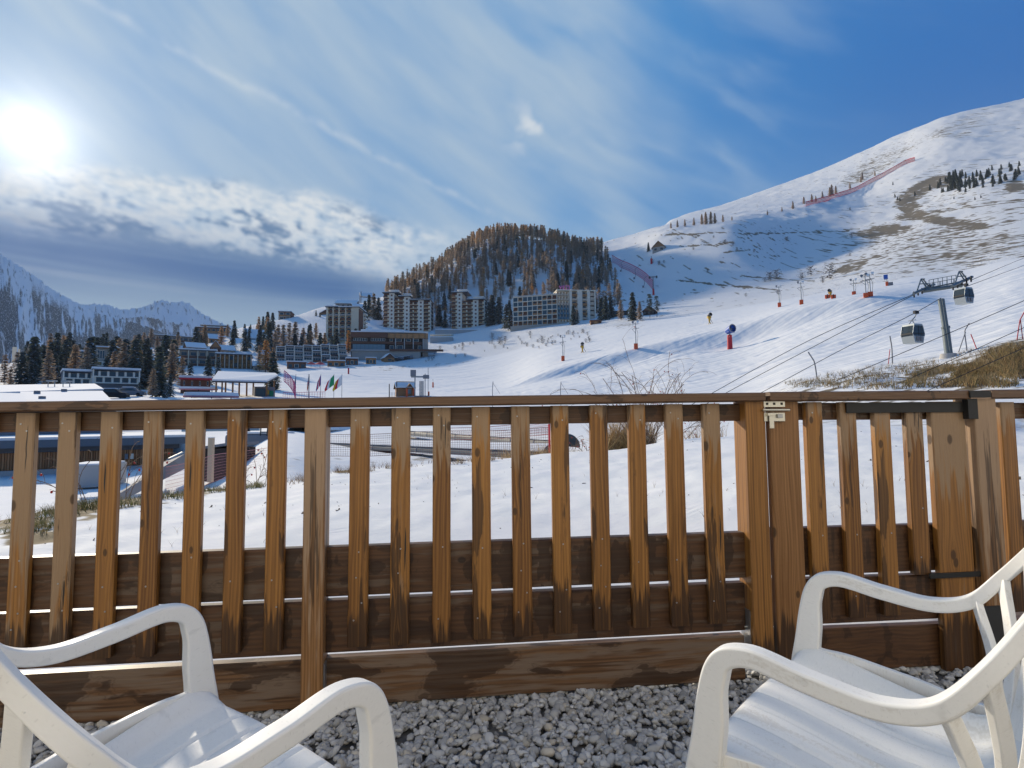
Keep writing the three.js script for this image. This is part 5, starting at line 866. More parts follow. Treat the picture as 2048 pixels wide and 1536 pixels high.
block('timber_front_block', 'flat-roofed block with orange timber panels between pale columns', 432, 502, 710, 738, 240, -3, { wall: mt.wood, floors: 2, bays: 8, piers: 8, pierMat: mt.beige, depth: 12, sill: 0.3, frame: mt.dark, panel: mt.orange });
chalet('knoll_house', 'wide low house with two snowy roofs on the knoll', 492, 530, 658, 692, 352, 8, mt.stone, mt.brown, { depth: 14, wall: 0.42 }); chalet('knoll_house', 'right-hand snowy-roofed house on the knoll, partly behind firs', 530, 564, 666, 694, 346, 6, mt.stone, mt.brown, { depth: 12, wall: 0.45 });
block('red_brown_block', 'small red-brown block on the skyline above the larches', 557, 582, 624, 642, 445, -12, { wall: mt.brown, floors: 2, bays: 2, balcony: mt.wood, depth: 11 });
chalet('hill_chalet', 'large brown chalet with snowy roof above the cream tower', 671, 712, 598, 616, 470, -10, mt.stone, mt.brown, { depth: 14, wall: 0.5, windows: 4 }); chalet('hill_chalet', 'small snow-roofed annex below the large hill chalet', 706, 728, 606, 618, 462, 14, mt.stone, mt.wood, { depth: 10, wall: 0.4, windows: 2 });
{ const s = site('lift_shelter', 'open steel frame roof of the upper lift station on the skyline', 'lift station', 722, 746, 580, 606, 500, 8), { g, W, H } = s; for (const x of [-W / 2, W / 2]) for (const z of [0, -8]) box(g, 'post', mt.dark, x - 0.25, x + 0.25, -4, H * 0.85, z - 0.25, z + 0.25); const rf = box(g, 'roof', mt.slate, -W / 2 - 0.6, W / 2 + 0.6, H * 0.62, H * 0.68, -9, 1); rf.rotation.x = 0.55; const sn = box(g, 'roof_snow', mt.snow, -W / 2 - 0.4, W / 2 + 0.4, H * 0.685, H * 0.72, -9, 1); sn.rotation.x = 0.55; }
{ const s = site('distant_block', 'tiny pale apartment blocks on the far mountain foot', 'building', 24, 40, 694, 712, 1150, 0), { g, W, H } = s; box(g, 'wall', mt.cream, -W / 2, W * 0.1, -18, H, -9, 0); box(g, 'wall', mt.cream, W * 0.2, W / 2, -18, H * 0.8, -9, 0); }
// ---- snow-covered roofs of the shopping gallery at the left edge
function flatRoof(label, pts, y, th, m) {   // pts: columns and rows of the roof corners, all at one level
  const w = pts.map(([px, py]) => { const d = sight(px, py), k = (y - EYE) / d.y; return [d.x * k, d.z * k]; }); return w;
}
{
  const slopeRoof = (label, a, b, c, d, thick, skirt) => {   // four corners as sight line + distance: front left, front right, back right, back left
    const P = [a, b, c, d].map(([px, py, r]) => at(px, py, r)), o = P[0].clone().add(P[1]).multiplyScalar(0.5); o.y = Math.min(...P.map((p) => p.y)) - 2.6; const g = thing('snowy_roof', label, 'roof', o);
    const mk = (dy0, dy1, grow) => { const q = P.map((p) => p.clone().sub(o)), ce = q.reduce((s, p) => s.add(p), V(0, 0, 0)).multiplyScalar(0.25), e = q.map((p) => p.clone().sub(ce).multiplyScalar(grow).add(ce)), pos = []; const T = e.map((p) => V(p.x, p.y + dy1, p.z)), B = e.map((p) => V(p.x, p.y + dy0, p.z)); const f = (i, j, k, l) => { for (const v of [i, j, k, i, k, l]) pos.push(v.x, v.y, v.z); }; f(T[0], T[1], T[2], T[3]); f(B[3], B[2], B[1], B[0]); for (let i = 0; i < 4; i++) f(B[i], B[(i + 1) % 4], T[(i + 1) % 4], T[i]); const bg = new THREE.BufferGeometry(); bg.setAttribute('position', new THREE.Float32BufferAttribute(pos, 3)); bg.computeVertexNormals(); return bg; };
    part('wall', mk(-skirt, -thick - 0.01, 0.985), mt.grey, g); part('roof_edge', mk(-thick, -0.02, 1), mt.slate, g); part('roof_snow', mk(-0.018, 0.16, 0.995), mt.snow, g); return g;
  };
  const g1 = slopeRoof('long upper snowy roof of the shopping gallery at the left edge', [-30, 788, 84], [208, 780, 84], [190, 769, 112], [-20, 772, 112], 0.5, 3);
  const g2 = slopeRoof('wide lower snowy roof of the shopping gallery, with round vents', [40, 822, 56], [232, 812, 58], [205, 784, 82], [40, 786, 80], 0.5, 3);
  const g3 = slopeRoof('small snowy roof block at the far left edge, above the fence rail', [-60, 822, 52], [56, 814, 54], [48, 790, 66], [-40, 788, 66], 0.8, 3);
  for (const [px, py, r] of [[74, 790, 76], [84, 802, 68], [128, 786, 80]]) { const p = at(px, py, r), v = part('vent', new THREE.CylinderGeometry(0.28, 0.3, 0.9, 10), mt.grey, g2); v.position.copy(p).sub(g2.position); }
  for (const [px, py, r] of [[103, 774, 100], [133, 775, 98]]) { const p = at(px, py, r).sub(g1.position); part('roof_frame', mergeGeometries([boxGeo(p.x - 0.5, p.x + 0.5, p.y + 0.75, p.y + 0.95, p.z - 0.4, p.z + 0.4), boxGeo(p.x - 0.5, p.x - 0.42, p.y - 0.5, p.y + 0.75, p.z, p.z + 0.08), boxGeo(p.x + 0.42, p.x + 0.5, p.y - 0.5, p.y + 0.75, p.z, p.z + 0.08)]), mt.metal, g1); }
}
// ---- the open ski shelter with the big snowy roof
{
  const s = site('ski_shelter', 'open timber-posted shelter under a large snow-covered pitched roof', 'shelter', 428, 562, 738, 806, 122, 3), { g, W, H, X, Y } = s;
  const roofPts = (lift, th) => { const sh = []; const a = V(X(425), Y(764), 1), b = V(X(532), Y(764), 1), c = V(X(564), Y(745), -7), d = V(X(562), Y(737), -12), e = V(X(437), Y(737), -12); const P = [a, b, c, d, e].map((p) => p.add(V(0, lift, 0))), pos = []; const f = (...q) => { for (let i = 1; i + 1 < q.length; i++) for (const v of [q[0], q[i], q[i + 1]]) pos.push(v.x, v.y, v.z); }; const B = P.map((p) => p.clone().add(V(0, -th, 0))); f(...P); f(...B.slice().reverse()); for (let i = 0; i < 5; i++) f(B[i], B[(i + 1) % 5], P[(i + 1) % 5], P[i]); const bg = new THREE.BufferGeometry(); bg.setAttribute('position', new THREE.Float32BufferAttribute(pos, 3)); bg.computeVertexNormals(); return bg; };
  part('roof', roofPts(0, 0.3), mt.slate, g); part('roof_snow', roofPts(0.32, 0.3), mt.snow, g);
  for (const [a, z] of [[433, 0.2], [452, -4], [465, 0.2], [480, -5], [495, -4], [537, -4], [556, -7], [512, -9], [446, -10]]) box(g, 'post', mt.wood, X(a) - 0.16, X(a) + 0.16, -4, Y(764) + (z < -3 ? 0.9 : -0.05) + (z < -8 ? 1.1 : 0), z - 0.16, z + 0.16);
  box(g, 'kiosk', mt.grey, X(512), X(555), -3, Y(770), -9, -5); box(g, 'kiosk_front', mt.glass, X(515), X(535), Y(795), Y(774), -4.98, -4.9); box(g, 'poster', mt.yellow, X(537), X(543), Y(786), Y(777), -4.98, -4.92); box(g, 'poster', mt.green, X(544), X(552), Y(790), Y(778), -4.98, -4.92); box(g, 'counter', mt.wood, X(488), X(505), -2, Y(790), -6.5, -5);
  box(g, 'ski_rack', mt.teal, X(470), X(508), -2, Y(799), 1.5, 2.0);
}
{ // red awning restaurant and the snowy canopies in front of it
  const s = site('awning_restaurant', 'low restaurant with snowy roof and long red awning', 'restaurant', 358, 424, 752, 778, 138, 0), { g, W, H, Y } = s; box(g, 'wall', mt.brown, -W / 2 + 0.3, W / 2 - 0.3, -3, Y(757), -7, 0); box(g, 'roof_snow', mt.snow, -W / 2, W / 2, Y(756.5), Y(752), -7.4, 1.2); const aw = box(g, 'awning', mt.red, -W / 2, W / 2, Y(760), Y(756.8), 0.02, 1.6); for (let k = 0; k < 4; k++) windowAt(g, -W / 2 + 0.8 + k * W / 4.2, -W / 2 + (k + 0.75) * W / 4.2, Y(771), Y(762), 0, mt.white);
  for (const [a, b, t, d, r, lab] of [[356, 436, 773, 779, 124, 'upper flat snowy terrace canopy in front of the red awning'], [366, 480, 784, 794, 112, 'lower wide snowy terrace canopy with pink edge near the shelter']]) { const q = site('terrace_canopy', lab, 'canopy', a, b, t, 806, r, 0), th = q.Y(t) - q.Y(d); const c = part('roof_snow', new THREE.CylinderGeometry(q.W / 2 * 0.96, q.W / 2, th * 0.7, 24), mt.snow, q.g); c.scale.z = 0.35; c.position.set(0, q.Y(t) - th * 0.35, -q.W * 0.18); const e = part('edge', new THREE.CylinderGeometry(q.W / 2 * 1.01, q.W / 2 * 1.0, th * 0.3, 24), M(0.55, 0.22, 0.24), q.g); e.scale.z = 0.355; e.position.set(0, q.Y(t) - th * 0.86, -q.W * 0.18); for (const x of [-0.35, 0, 0.35]) box(q.g, 'post', mt.dark, q.W * x - 0.08, q.W * x + 0.08, -2, q.Y(t) - th, -q.W * 0.18 - 0.08, -q.W * 0.18 + 0.08); }
}
// ---- shops under the terraces, umbrellas, hut, parked cars
for (const [a, b, t, d, m2, lab] of [[574, 612, 724, 737, mt.brown, 'dark red-brown bar front below the terraced flats, at its left'], [655, 690, 722, 733, mt.wood, 'wooden bar front below the terraced flats, right of the red parasols'], [692, 716, 717, 730, mt.brown, 'snow-roofed shop with white doors below the restaurant'], [732, 752, 716, 728, mt.orange, 'orange timber kiosk below the restaurant terrace']]) { const s = site('shop_front', lab, 'shop', a, b, t, d, 0, 0), { g, W, H } = s; box(g, 'wall', m2, -W / 2, W / 2, -3, H, -5, 0); box(g, 'roof_snow', mt.snow, -W / 2 - 0.3, W / 2 + 0.3, H + 0.004, H + 0.4, -5.2, 1.2); for (let k = 0; k < 3; k++) windowAt(g, -W / 2 + W * (k + 0.15) / 3, -W / 2 + W * (k + 0.85) / 3, H * 0.1, H * 0.7, 0, k % 2 ? mt.white : mt.wood); }
for (const [px, lab] of [[622, 'left one of two red parasols below the terraced flats'], [640, 'right one of two red parasols below the terraced flats']]) { const s = site('red_parasol', lab, 'parasol', px - 11, px + 11, 723, 736, 0, 0, 'red parasols'); const c = part('canopy', new THREE.ConeGeometry(s.W / 2, s.H * 0.4, 8), mt.red, s.g); c.position.y = s.H * 0.8; part('pole', new THREE.CylinderGeometry(0.06, 0.06, s.H * 0.8 + 1, 6).translate(0, s.H * 0.4 - 0.5, 0), mt.dark, s.g); }
chalet('wooden_hut', 'small wooden hut with snowy gable roof beside the row of parked cars', 770, 789, 707, 724, 0, 18, mt.wood, mt.brown, { end: true, depth: 6, wall: 0.5, windows: 1 });
{
  const shapeCar = (() => { const s = new THREE.Shape(); [[-2.1, 0.3], [-2.1, 0.85], [-1.75, 0.95], [-1.2, 1.45], [0.5, 1.48], [1.1, 0.98], [1.95, 0.85], [2.1, 0.6], [2.1, 0.3]].forEach(([x, y], i) => i ? s.lineTo(x, y) : s.moveTo(x, y)); s.closePath(); const g = new THREE.ExtrudeGeometry(s, { depth: 1.5, bevelEnabled: true, bevelSize: 0.08, bevelThickness: 0.1, bevelSegments: 2 }); g.translate(0, 0, -0.75); return g; })();
  const wheel = new THREE.CylinderGeometry(0.32, 0.32, 0.2, 14).rotateX(Math.PI / 2), glassG = (() => { const s = new THREE.Shape(); [[-1.6, 1.0], [-1.15, 1.4], [0.45, 1.42], [0.95, 1.0]].forEach(([x, y], i) => i ? s.lineTo(x, y) : s.moveTo(x, y)); s.closePath(); const g = new THREE.ExtrudeGeometry(s, { depth: 1.74, bevelEnabled: false }); g.translate(0, 0, -0.87); return g; })();
  const car = (label, p, turn, m2, snow, group) => { const g = thing('parked_car', label, 'car', p, turn, group); part('body', shapeCar, m2, g); part('window', glassG, mt.glass, g); for (const x of [-1.3, 1.3]) for (const z of [-0.78, 0.78]) { const w = part('wheel', wheel, mt.black, g); w.position.set(x, 0.32, z); } if (snow) box(g, 'snow', mt.snow, -1.15, 0.45, 1.56, 1.72, -0.7, 0.7); return g; };
  [793, 799, 805, 811, 817, 823].forEach((px, i) => { const p = hit(px, 722 - i * 0.9, 100); if (p) car('dark car in the row parked beside the small wooden hut', p, 1.4 + Math.atan2(-p.x, -p.z), [mt.black, mt.slate, mt.grey][i % 3], true, 'cars parked beside the wooden hut'); });
  [[445, 863, 40, 'pale blue car parked beyond the fence, left of the grey post', M(0.25, 0.36, 0.42, 0.3)]].forEach(([px, py, r, lab, m2]) => { const p = at(px, py + 6, r); car(lab, p, 0.4, m2, false); });
  for (const [px, py, lab] of [[226, 797, 'dark car in front of the glazed row, half hidden by snowy bushes'], [262, 793, 'snow-covered car at the right end of the glazed row']]) { const p = hit(px, py, 70) || onGround(px, 120); car(lab, p, 0.3, px > 250 ? mt.grey : mt.black, true); }
  for (const [px, py, k] of [[200, 798, 1], [278, 792, 1.2], [300, 790, 1], [330, 796, 1.1], [188, 800, 0.8]]) { const p = hit(px, py, 60) || onGround(px, 110); tree('snowfir', px, 0, 'snowy_shrub', 'low snow-laden evergreen shrub between the snowy roofs and the shelter', 'snow-laden shrubs', p, 2.2 * k, px); }
}
for (const [a, b, t2, d2, r2, yw, lab, en] of [[582, 612, 690, 710, 318, 10, 'snow-roofed house left of the cream tower, above the terraced flats', 0], [612, 640, 688, 708, 322, -6, 'gabled house just left of the cream tower foot', 1], [440, 470, 690, 712, 300, 8, 'small house with snowy roof above the timber-front block', 0], [268, 300, 694, 716, 300, -6, 'snow-roofed house among larches left of the long low building', 0], [300, 330, 716, 742, 225, 6, 'gabled chalet between tall firs left of the balconied flats', 1], [332, 358, 712, 736, 236, -4, 'snow-roofed house against the left end of the balconied flats', 0], [462, 492, 676, 694, 345, 4, 'low house on the left foot of the knoll', 0], [566, 592, 652, 668, 400, 8, 'small snow-roofed house on the slope below the red-brown block', 0], [100, 126, 726, 750, 212, 6, 'gabled chalet among the dark firs at the left', 1], [640, 662, 620, 634, 440, 0, 'small chalet on the bare snowy shoulder left of the hill chalets', 1], [740, 764, 640, 660, 400, -8, 'stone house between the cream tower and the wide twin tower', 0], [506, 542, 722, 744, 235, 2, 'low snowy-roofed house right of the timber-front block', 0], [60, 88, 738, 762, 190, 4, 'brown house behind the larches at the far left', 0], [240, 268, 728, 748, 232, -6, 'gabled house behind the tall firs right of the concrete house', 1], [418, 446, 668, 688, 362, 8, 'snow-roofed house directly below the brown timber block', 0], [594, 622, 664, 682, 372, -4, 'gabled house on the open snow left of the cream tower', 1], [520, 548, 700, 720, 280, 5, 'snow-roofed house hidden among larches below the knoll', 0], [340, 366, 690, 706, 340, 3, 'snow-roofed house just below the long low building', 0], [716, 744, 652, 668, 372, 6, 'low house squeezed right of the cream tower foot', 0]]) chalet('village_house', lab, a, b, t2, d2, r2, yw, [mt.stone, mt.beige, mt.wood][(a >> 1) % 3], mt.brown, { end: !!en, depth: 9, wall: 0.5, windows: 3 });
chalet('lone_chalet', 'lone stone and timber chalet high on the open slope', 1305, 1329, 482, 503, 0, -14, mt.stone, mt.wood, { end: true, depth: 12, wall: 0.45, windows: 2, noSnow: true });
chalet('old_barn', 'larger weathered barn at the foot of the piste, behind bare trees', 1226, 1256, 612, 632, 0, 8, mt.dark, mt.brown, { depth: 9, wall: 0.5 }); chalet('old_barn', 'small dark barn between the pines at the piste edge', 1286, 1310, 612, 630, 0, -8, mt.dark, mt.brown, { end: true, depth: 9, wall: 0.5, noSnow: true });
{ const s = site('garage_row', 'low brown timber store right of the apartment slab', 'shed', 1181, 1203, 640, 648, 0, 4); box(s.g, 'wall', mt.wood, -s.W / 2, s.W / 2, -2, s.H * 0.8, -4, 0); box(s.g, 'roof', mt.brown, -s.W / 2 - 0.3, s.W / 2 + 0.3, s.H * 0.8, s.H, -4.4, 0.5); for (let k = 0; k < 3; k++) box(s.g, 'door', k === 1 ? mt.orange : mt.brown, -s.W / 2 + (k + 0.15) * s.W / 3, -s.W / 2 + (k + 0.85) * s.W / 3, -1, s.H * 0.7, 0.004, 0.08); }
{ const s = site('parking_wall', 'pale concrete parking deck wall running right from the restaurant building', 'wall', 860, 905, 668, 682, 330, -10), { g, W, H } = s; box(g, 'wall', mt.concrete, -W / 2, W / 2, -4, H * 0.55, -4, 0); box(g, 'deck', mt.white, -W / 2, W / 2, H * 0.88, H, -5, 0.2); for (let k = 0; k < 10; k++) box(g, 'post', mt.white, -W / 2 + k * W / 10, -W / 2 + k * W / 10 + 0.35, H * 0.555, H * 0.875, -0.6, -0.2); }
{ const s = site('retaining_wall', 'long grey retaining wall with snow on top below the twin towers', 'wall', 870, 1030, 660, 667, 372, 2), { g, W, H } = s; box(g, 'wall', mt.concrete, -W / 2, W / 2, -5, H, -1, 0); box(g, 'snow', mt.snow, -W / 2, W / 2, H + 0.003, H + 0.5, -3, 0.1); }

// ---- say of each village tree where it stands, by the nearest building that one can find
{
  const marks = [[30, 'snowy gallery roofs'], [155, 'lower glazed row'], [232, 'taller glazed row'], [172, 'hillside house'], [210, 'concrete house'], [345, 'long low brown building'], [395, 'red-awning restaurant'], [422, 'brown timber block'], [400, 'balconied flats'], [466, 'timber-front block'], [495, 'ski shelter'], [511, 'wide knoll house'], [548, 'right-hand knoll house'], [570, 'red-brown skyline block'], [624, 'terraced flats'], [684, 'cream tower'], [692, 'hill chalet'], [734, 'upper lift station'], [812, 'wide twin tower'], [936, 'narrow twin tower'], [1070, 'long slab with pink sign'], [1192, 'low timber store']];
  const order = ['nearest', 'second', 'third', 'fourth', 'fifth', 'sixth', 'seventh', 'eighth', 'ninth', 'tenth', 'eleventh', 'twelfth'], buckets = new Map();
  for (const e of villageTrees) { const m = marks.reduce((a, b) => Math.abs(b[0] - e[1]) < Math.abs(a[0] - e[1]) ? b : a), size = e[2] > 52 ? 'tall' : e[2] > 34 ? 'medium' : 'short', key = [size, e[0], m[1], e[1] < m[0] ? 'left' : 'right'].join('|'); if (!buckets.has(key)) buckets.set(key, []); buckets.get(key).push([Math.abs(e[1] - m[0]), e[3]]); }
  const what = { f: 'dark green fir', s: 'snow-dusted fir', l: 'golden brown larch' };
  for (const [key, list] of buckets) { const [size, k, m, side] = key.split('|'); list.sort((a, b) => a[0] - b[0]).forEach(([, g], i) => { g.userData.label = list.length === 1 ? `${size} ${what[k]} just ${side} of the ${m}` : `${size} ${what[k]}, ${order[i]} ${side} of the ${m}`; }); }
}
// ---------------------------------------------------------------- gondola, pistes and their equipment
const cable = (label, pts, r = 0.022, group) => { const c = new THREE.CatmullRomCurve3(pts), o = new THREE.Mesh(new THREE.TubeGeometry(c, 40, r, 5), mt.black); o.name = numbered('steel_cable'); o.castShadow = true; tag(o, label, 'cable', group); scene.add(o); return o; };
const PR = dist(hit(1897, 712, 30));
{
  const base = hit(1897, 714, 30), P = (px, py, dr = 0) => at(px, py, PR + dr).sub(base);
  const g = thing('gondola_pylon', 'grey steel gondola pylon with a wide sheave head', 'pylon', base);
  const galv = M(0.17, 0.20, 0.21, 0.5, { metalness: 0.4 });
  part('mast', rod(P(1899, 722), P(1891, 655), 0.28, 0.26, 20), galv, g); part('mast', rod(P(1891, 655), P(1881, 598), 0.22, 0.20, 20), galv, g); part('flange', rod(P(1891.6, 657), P(1890.8, 653), 0.30, 0.30, 20), galv, g);
  part('ladder', mergeGeometries([rod(P(1906, 715, -0.6), P(1888, 597, -0.6), 0.03), rod(P(1902, 715, -0.6), P(1884, 597, -0.6), 0.03), ...Array.from({ length: 24 }, (_, k) => rod(P(lerp(1906, 1888, k / 24), lerp(715, 597, k / 24), -0.6), P(lerp(1902, 1884, k / 24), lerp(715, 597, k / 24), -0.6), 0.02))]), galv, g);
  part('crossarm', mergeGeometries([rod(P(1842, 583), P(1925, 570), 0.16, 0.16, 8), rod(P(1848, 578), P(1918, 564), 0.06), ...[1852, 1866, 1880, 1894, 1908].map((x) => rod(P(x, 581 - (x - 1850) * 0.16), P(x, 567 - (x - 1850) * 0.16), 0.035))]), galv, g);
  const head = (x, y, flip) => mergeGeometries([rod(P(x - 20, y + 9, -2), P(x + 20, y - 9, 2), 0.12), rod(P(x - 14, y + 4, -1), P(x - 6, y - 20), 0.05), rod(P(x - 6, y - 20), P(x + 6, y, 0), 0.05), rod(P(x - 2, y - 20), P(x + 12, y - 2, 1), 0.05), rod(P(x - 6, y - 20), P(x + 2, y - 20), 0.05), rod(P(x - 10, y - 10), P(x + 9, y - 11), 0.04)]);
  part('sheave_frame', head(1848, 578), galv, g); part('sheave_frame', head(1924, 563), galv, g);
  const wh = new THREE.TorusGeometry(0.2, 0.06, 6, 14);
  for (const [x, y] of [[1828, 589], [1836, 585], [1844, 582], [1852, 578], [1860, 574], [1906, 574], [1915, 570], [1924, 566], [1933, 562], [1942, 558]]) { const o = part('sheave_wheel', wh, mt.black, g); o.position.copy(P(x, y, (x > 1890 ? x - 1924 : x - 1848) * 0.06)); o.rotation.y = 0.9; }
  part('walkway_rail', mergeGeometries([rod(P(1858, 560), P(1912, 550), 0.025), rod(P(1858, 567), P(1912, 557), 0.025), ...Array.from({ length: 7 }, (_, k) => rod(P(1858 + k * 9, 575 - k * 1.7), P(1858 + k * 9, 560 - k * 1.7), 0.025))]), galv, g);
  part('foot', new THREE.CylinderGeometry(0.5, 0.6, 0.5, 16), mt.concrete, g);
  const L = at(1828, 588, PR - 1), R = at(1943, 560, PR + 1);
  cable('upper cable of the gondola running down left from the pylon head', [L, at(1620, 680, PR * 0.94), at(1430, 783, PR * 0.9), at(1340, 834, PR * 0.9)], 0.026); cable('lower parallel gondola cable just under the upper one, left of the pylon', [L.clone().add(V(0, -0.06, 0)), at(1620, 697, PR * 0.94), at(1450, 787, PR * 0.9), at(1370, 832, PR * 0.9)], 0.026);
  cable('gondola cable that carries the near cabin', [at(1882, 596, PR), at(1833, 624, PR * 0.98), at(1680, 701, PR * 0.94), at(1540, 776, PR * 0.9), at(1460, 818, PR * 0.9)], 0.026);
  cable('higher of two cables leaving the pylon to the upper right', [R, at(2048, 516, PR * 1.9), at(2160, 472, PR * 2.7)], 0.026); cable('lower of two cables leaving the pylon to the upper right', [at(1930, 574, PR), at(2048, 531, PR * 1.9), at(2160, 492, PR * 2.7)], 0.026);
  cable('highest of three near cables crossing in front of the pylon mast', [at(1600, 792, 40), at(1936, 650, 44), at(2160, 552, 48)], 0.022); cable('middle one of three near cables at the right edge', [at(1750, 788, 30), at(1905, 719, 33), at(2160, 605, 37)], 0.016); cable('lowest of three near cables over the dry grass hump', [at(1840, 788, 21), at(1950, 739, 23), at(2160, 646, 26)], 0.012);
}
{ // cabins
  const shell = M(0.42, 0.45, 0.45, 0.35, { metalness: 0.5 }), tint = M(0.05, 0.065, 0.075, 0.08), prof = (y0, y1, k = 1, w = 1) => { const X = (y) => (y < 0.82 ? lerp(0.66, 0.92, y / 0.82) : lerp(0.92, 0.64, (y - 0.82) / 0.88)) * w; const s = new THREE.Shape(), n = 6; for (let i = 0; i <= n; i++) { const y = lerp(y0, y1, i / n); i ? s.lineTo(X(y), y) : s.moveTo(X(y), y); } for (let i = n; i >= 0; i--) { const y = lerp(y0, y1, i / n); s.lineTo(-X(y), y); } s.closePath(); const g = new THREE.ExtrudeGeometry(s, { depth: 1.6 * k, bevelEnabled: false }); g.translate(0, 0, -0.8 * k); return g; };
  const cabin = (label, p, turn, k, grip) => {
    const g = thing('gondola_cabin', label, 'gondola cabin', p, turn, 'gondola cabins'); g.scale.set(k * 0.78, k, k * 0.7);
    part('lower_shell', prof(0, 0.62), shell, g); part('glazing', prof(0.623, 1.56, 0.985, 0.985), tint, g); part('roof', prof(1.563, 1.72), shell, g);
    part('frame', mergeGeometries([-1, 1].flatMap((s) => [-0.79, 0.79].flatMap((z) => [rod(V(s * 0.86, 0.62, z), V(s * 0.925, 0.82, z), 0.04), rod(V(s * 0.925, 0.82, z), V(s * 0.69, 1.58, z), 0.04)]))), shell, g);
    part('mullion', mergeGeometries([-1, 1].map((s) => boxGeo(-0.02, 0.02, 0.62, 1.56, s * 0.80 - 0.015, s * 0.80 + 0.015)).concat([-1, 1].map((s) => boxGeo(-0.9, 0.9, 0.80, 0.86, s * 0.80 - 0.012, s * 0.80 + 0.012)))), mt.black, g);
    part('bumper', mergeGeometries([boxGeo(-0.98, -0.9, 0.76, 0.90, -0.7, 0.7), boxGeo(0.9, 0.98, 0.76, 0.90, -0.7, 0.7)]), mt.black, g);
    part('ski_rack', mergeGeometries([boxGeo(-0.45, -0.1, 0.15, 0.58, 0.805, 0.9), boxGeo(0.1, 0.45, 0.15, 0.58, 0.805, 0.9)]), mt.grey, g);
    part('roof_frame', mergeGeometries([rod(V(-0.5, 1.72, 0), V(0, 2.15, 0), 0.04), rod(V(0.5, 1.72, 0), V(0, 2.15, 0), 0.04), rod(V(0, 2.12, -0.5), V(0, 2.12, 0.5), 0.035)]), mt.metal, g);
    if (grip) { const a = V(0, 2.12, 0), b = g.worldToLocal ? grip.clone().sub(p).applyAxisAngle(V(0, 1, 0), -turn).divide(V(k * 0.78, k, k * 0.7)) : a; const mid = a.clone().lerp(b, 0.6).add(V(0.18, 0, 0)); part('hanger_arm', new THREE.TubeGeometry(new THREE.CatmullRomCurve3([a, mid, b]), 12, 0.06, 7), mt.metal, g); part('grip', boxGeo(b.x - 0.3, b.x + 0.3, b.y - 0.12, b.y + 0.16, b.z - 0.15, b.z + 0.15), mt.black, g); }
    return g;
  };
  const p1 = at(1826.5, 687, PR * 0.98), k1 = 38 * mpp(p1) / 1.72; cabin('silver gondola cabin hanging left of the pylon, over the piste', p1, 0.30, k1, at(1832, 625, PR * 0.98));
  const p2 = at(1928.5, 608, PR * 1.12), k2 = 32 * mpp(p2) / 1.72; cabin('silver gondola cabin partly behind the pylon head, right of the mast', p2, 0.30, k2, at(1932, 570, PR * 1.12));
}
// ---- floodlight masts with padded feet
{
  const mast = (px, pyB, pyT, label, lean = 0) => {
    const p = hit(px, pyB, 70) || onGround(px, 180), k = (pyB - pyT) * mpp(p), g = thing('light_mast', label, 'light mast', p, Math.atan2(-p.x, -p.z), 'floodlight masts beside the piste');
    part('pole', rod(V(0, -0.5, 0), V(lean * k, k * 0.96, 0), 0.13, 0.08, 8), mt.metal, g); part('padding', new RoundedBoxGeometry(0.95, k * 0.19, 0.95, 2, 0.1).translate(0, k * 0.10, 0), mt.safety, g);
    const arm = part('crossarm', boxGeo(-0.75, 0.75, k * 0.90, k * 0.915, -0.05, 0.05), mt.metal, g); for (const x of [-0.6, 0.55]) part('floodlight', new THREE.CylinderGeometry(0.28, 0.18, 0.4, 10).rotateX(1.2).translate(x, k * 0.96, 0.1), x < 0 ? mt.grey : M(0.8, 0.8, 0.78, 0.2), g);
    part('snow_lance', mergeGeometries([rod(V(-0.9, k * 0.72, 0), V(0.9, k * 0.75, 0), 0.06), rod(V(0.05, k * 0.55, 0), V(-0.85, k * 0.73, 0), 0.045)]), mt.grey, g); part('cable_loop', new THREE.TubeGeometry(new THREE.CatmullRomCurve3([V(0.1, k * 0.8, 0), V(0.5, k * 0.55, 0), V(0.35, k * 0.2, 0)]), 10, 0.035, 4), mt.black, g); return g;
  };
  mast(1126, 722, 670, 'floodlight mast with orange padded foot, leftmost on the piste'); mast(1272, 698, 642, 'floodlight mast with orange foot and looped cable, second from the left'); mast(1559, 614, 570, 'floodlight mast with orange foot, left of a pair at mid slope'); mast(1603, 609, 562, 'floodlight mast with orange foot, right of a pair at mid slope'); mast(1732, 595, 549, 'thinner dark mast of the twin masts with orange feet'); mast(1741, 593, 545, 'taller grey mast of the twin masts with orange feet'); mast(1708, 589, 558, 'slim marker mast with small orange foot left of the twin masts');
}
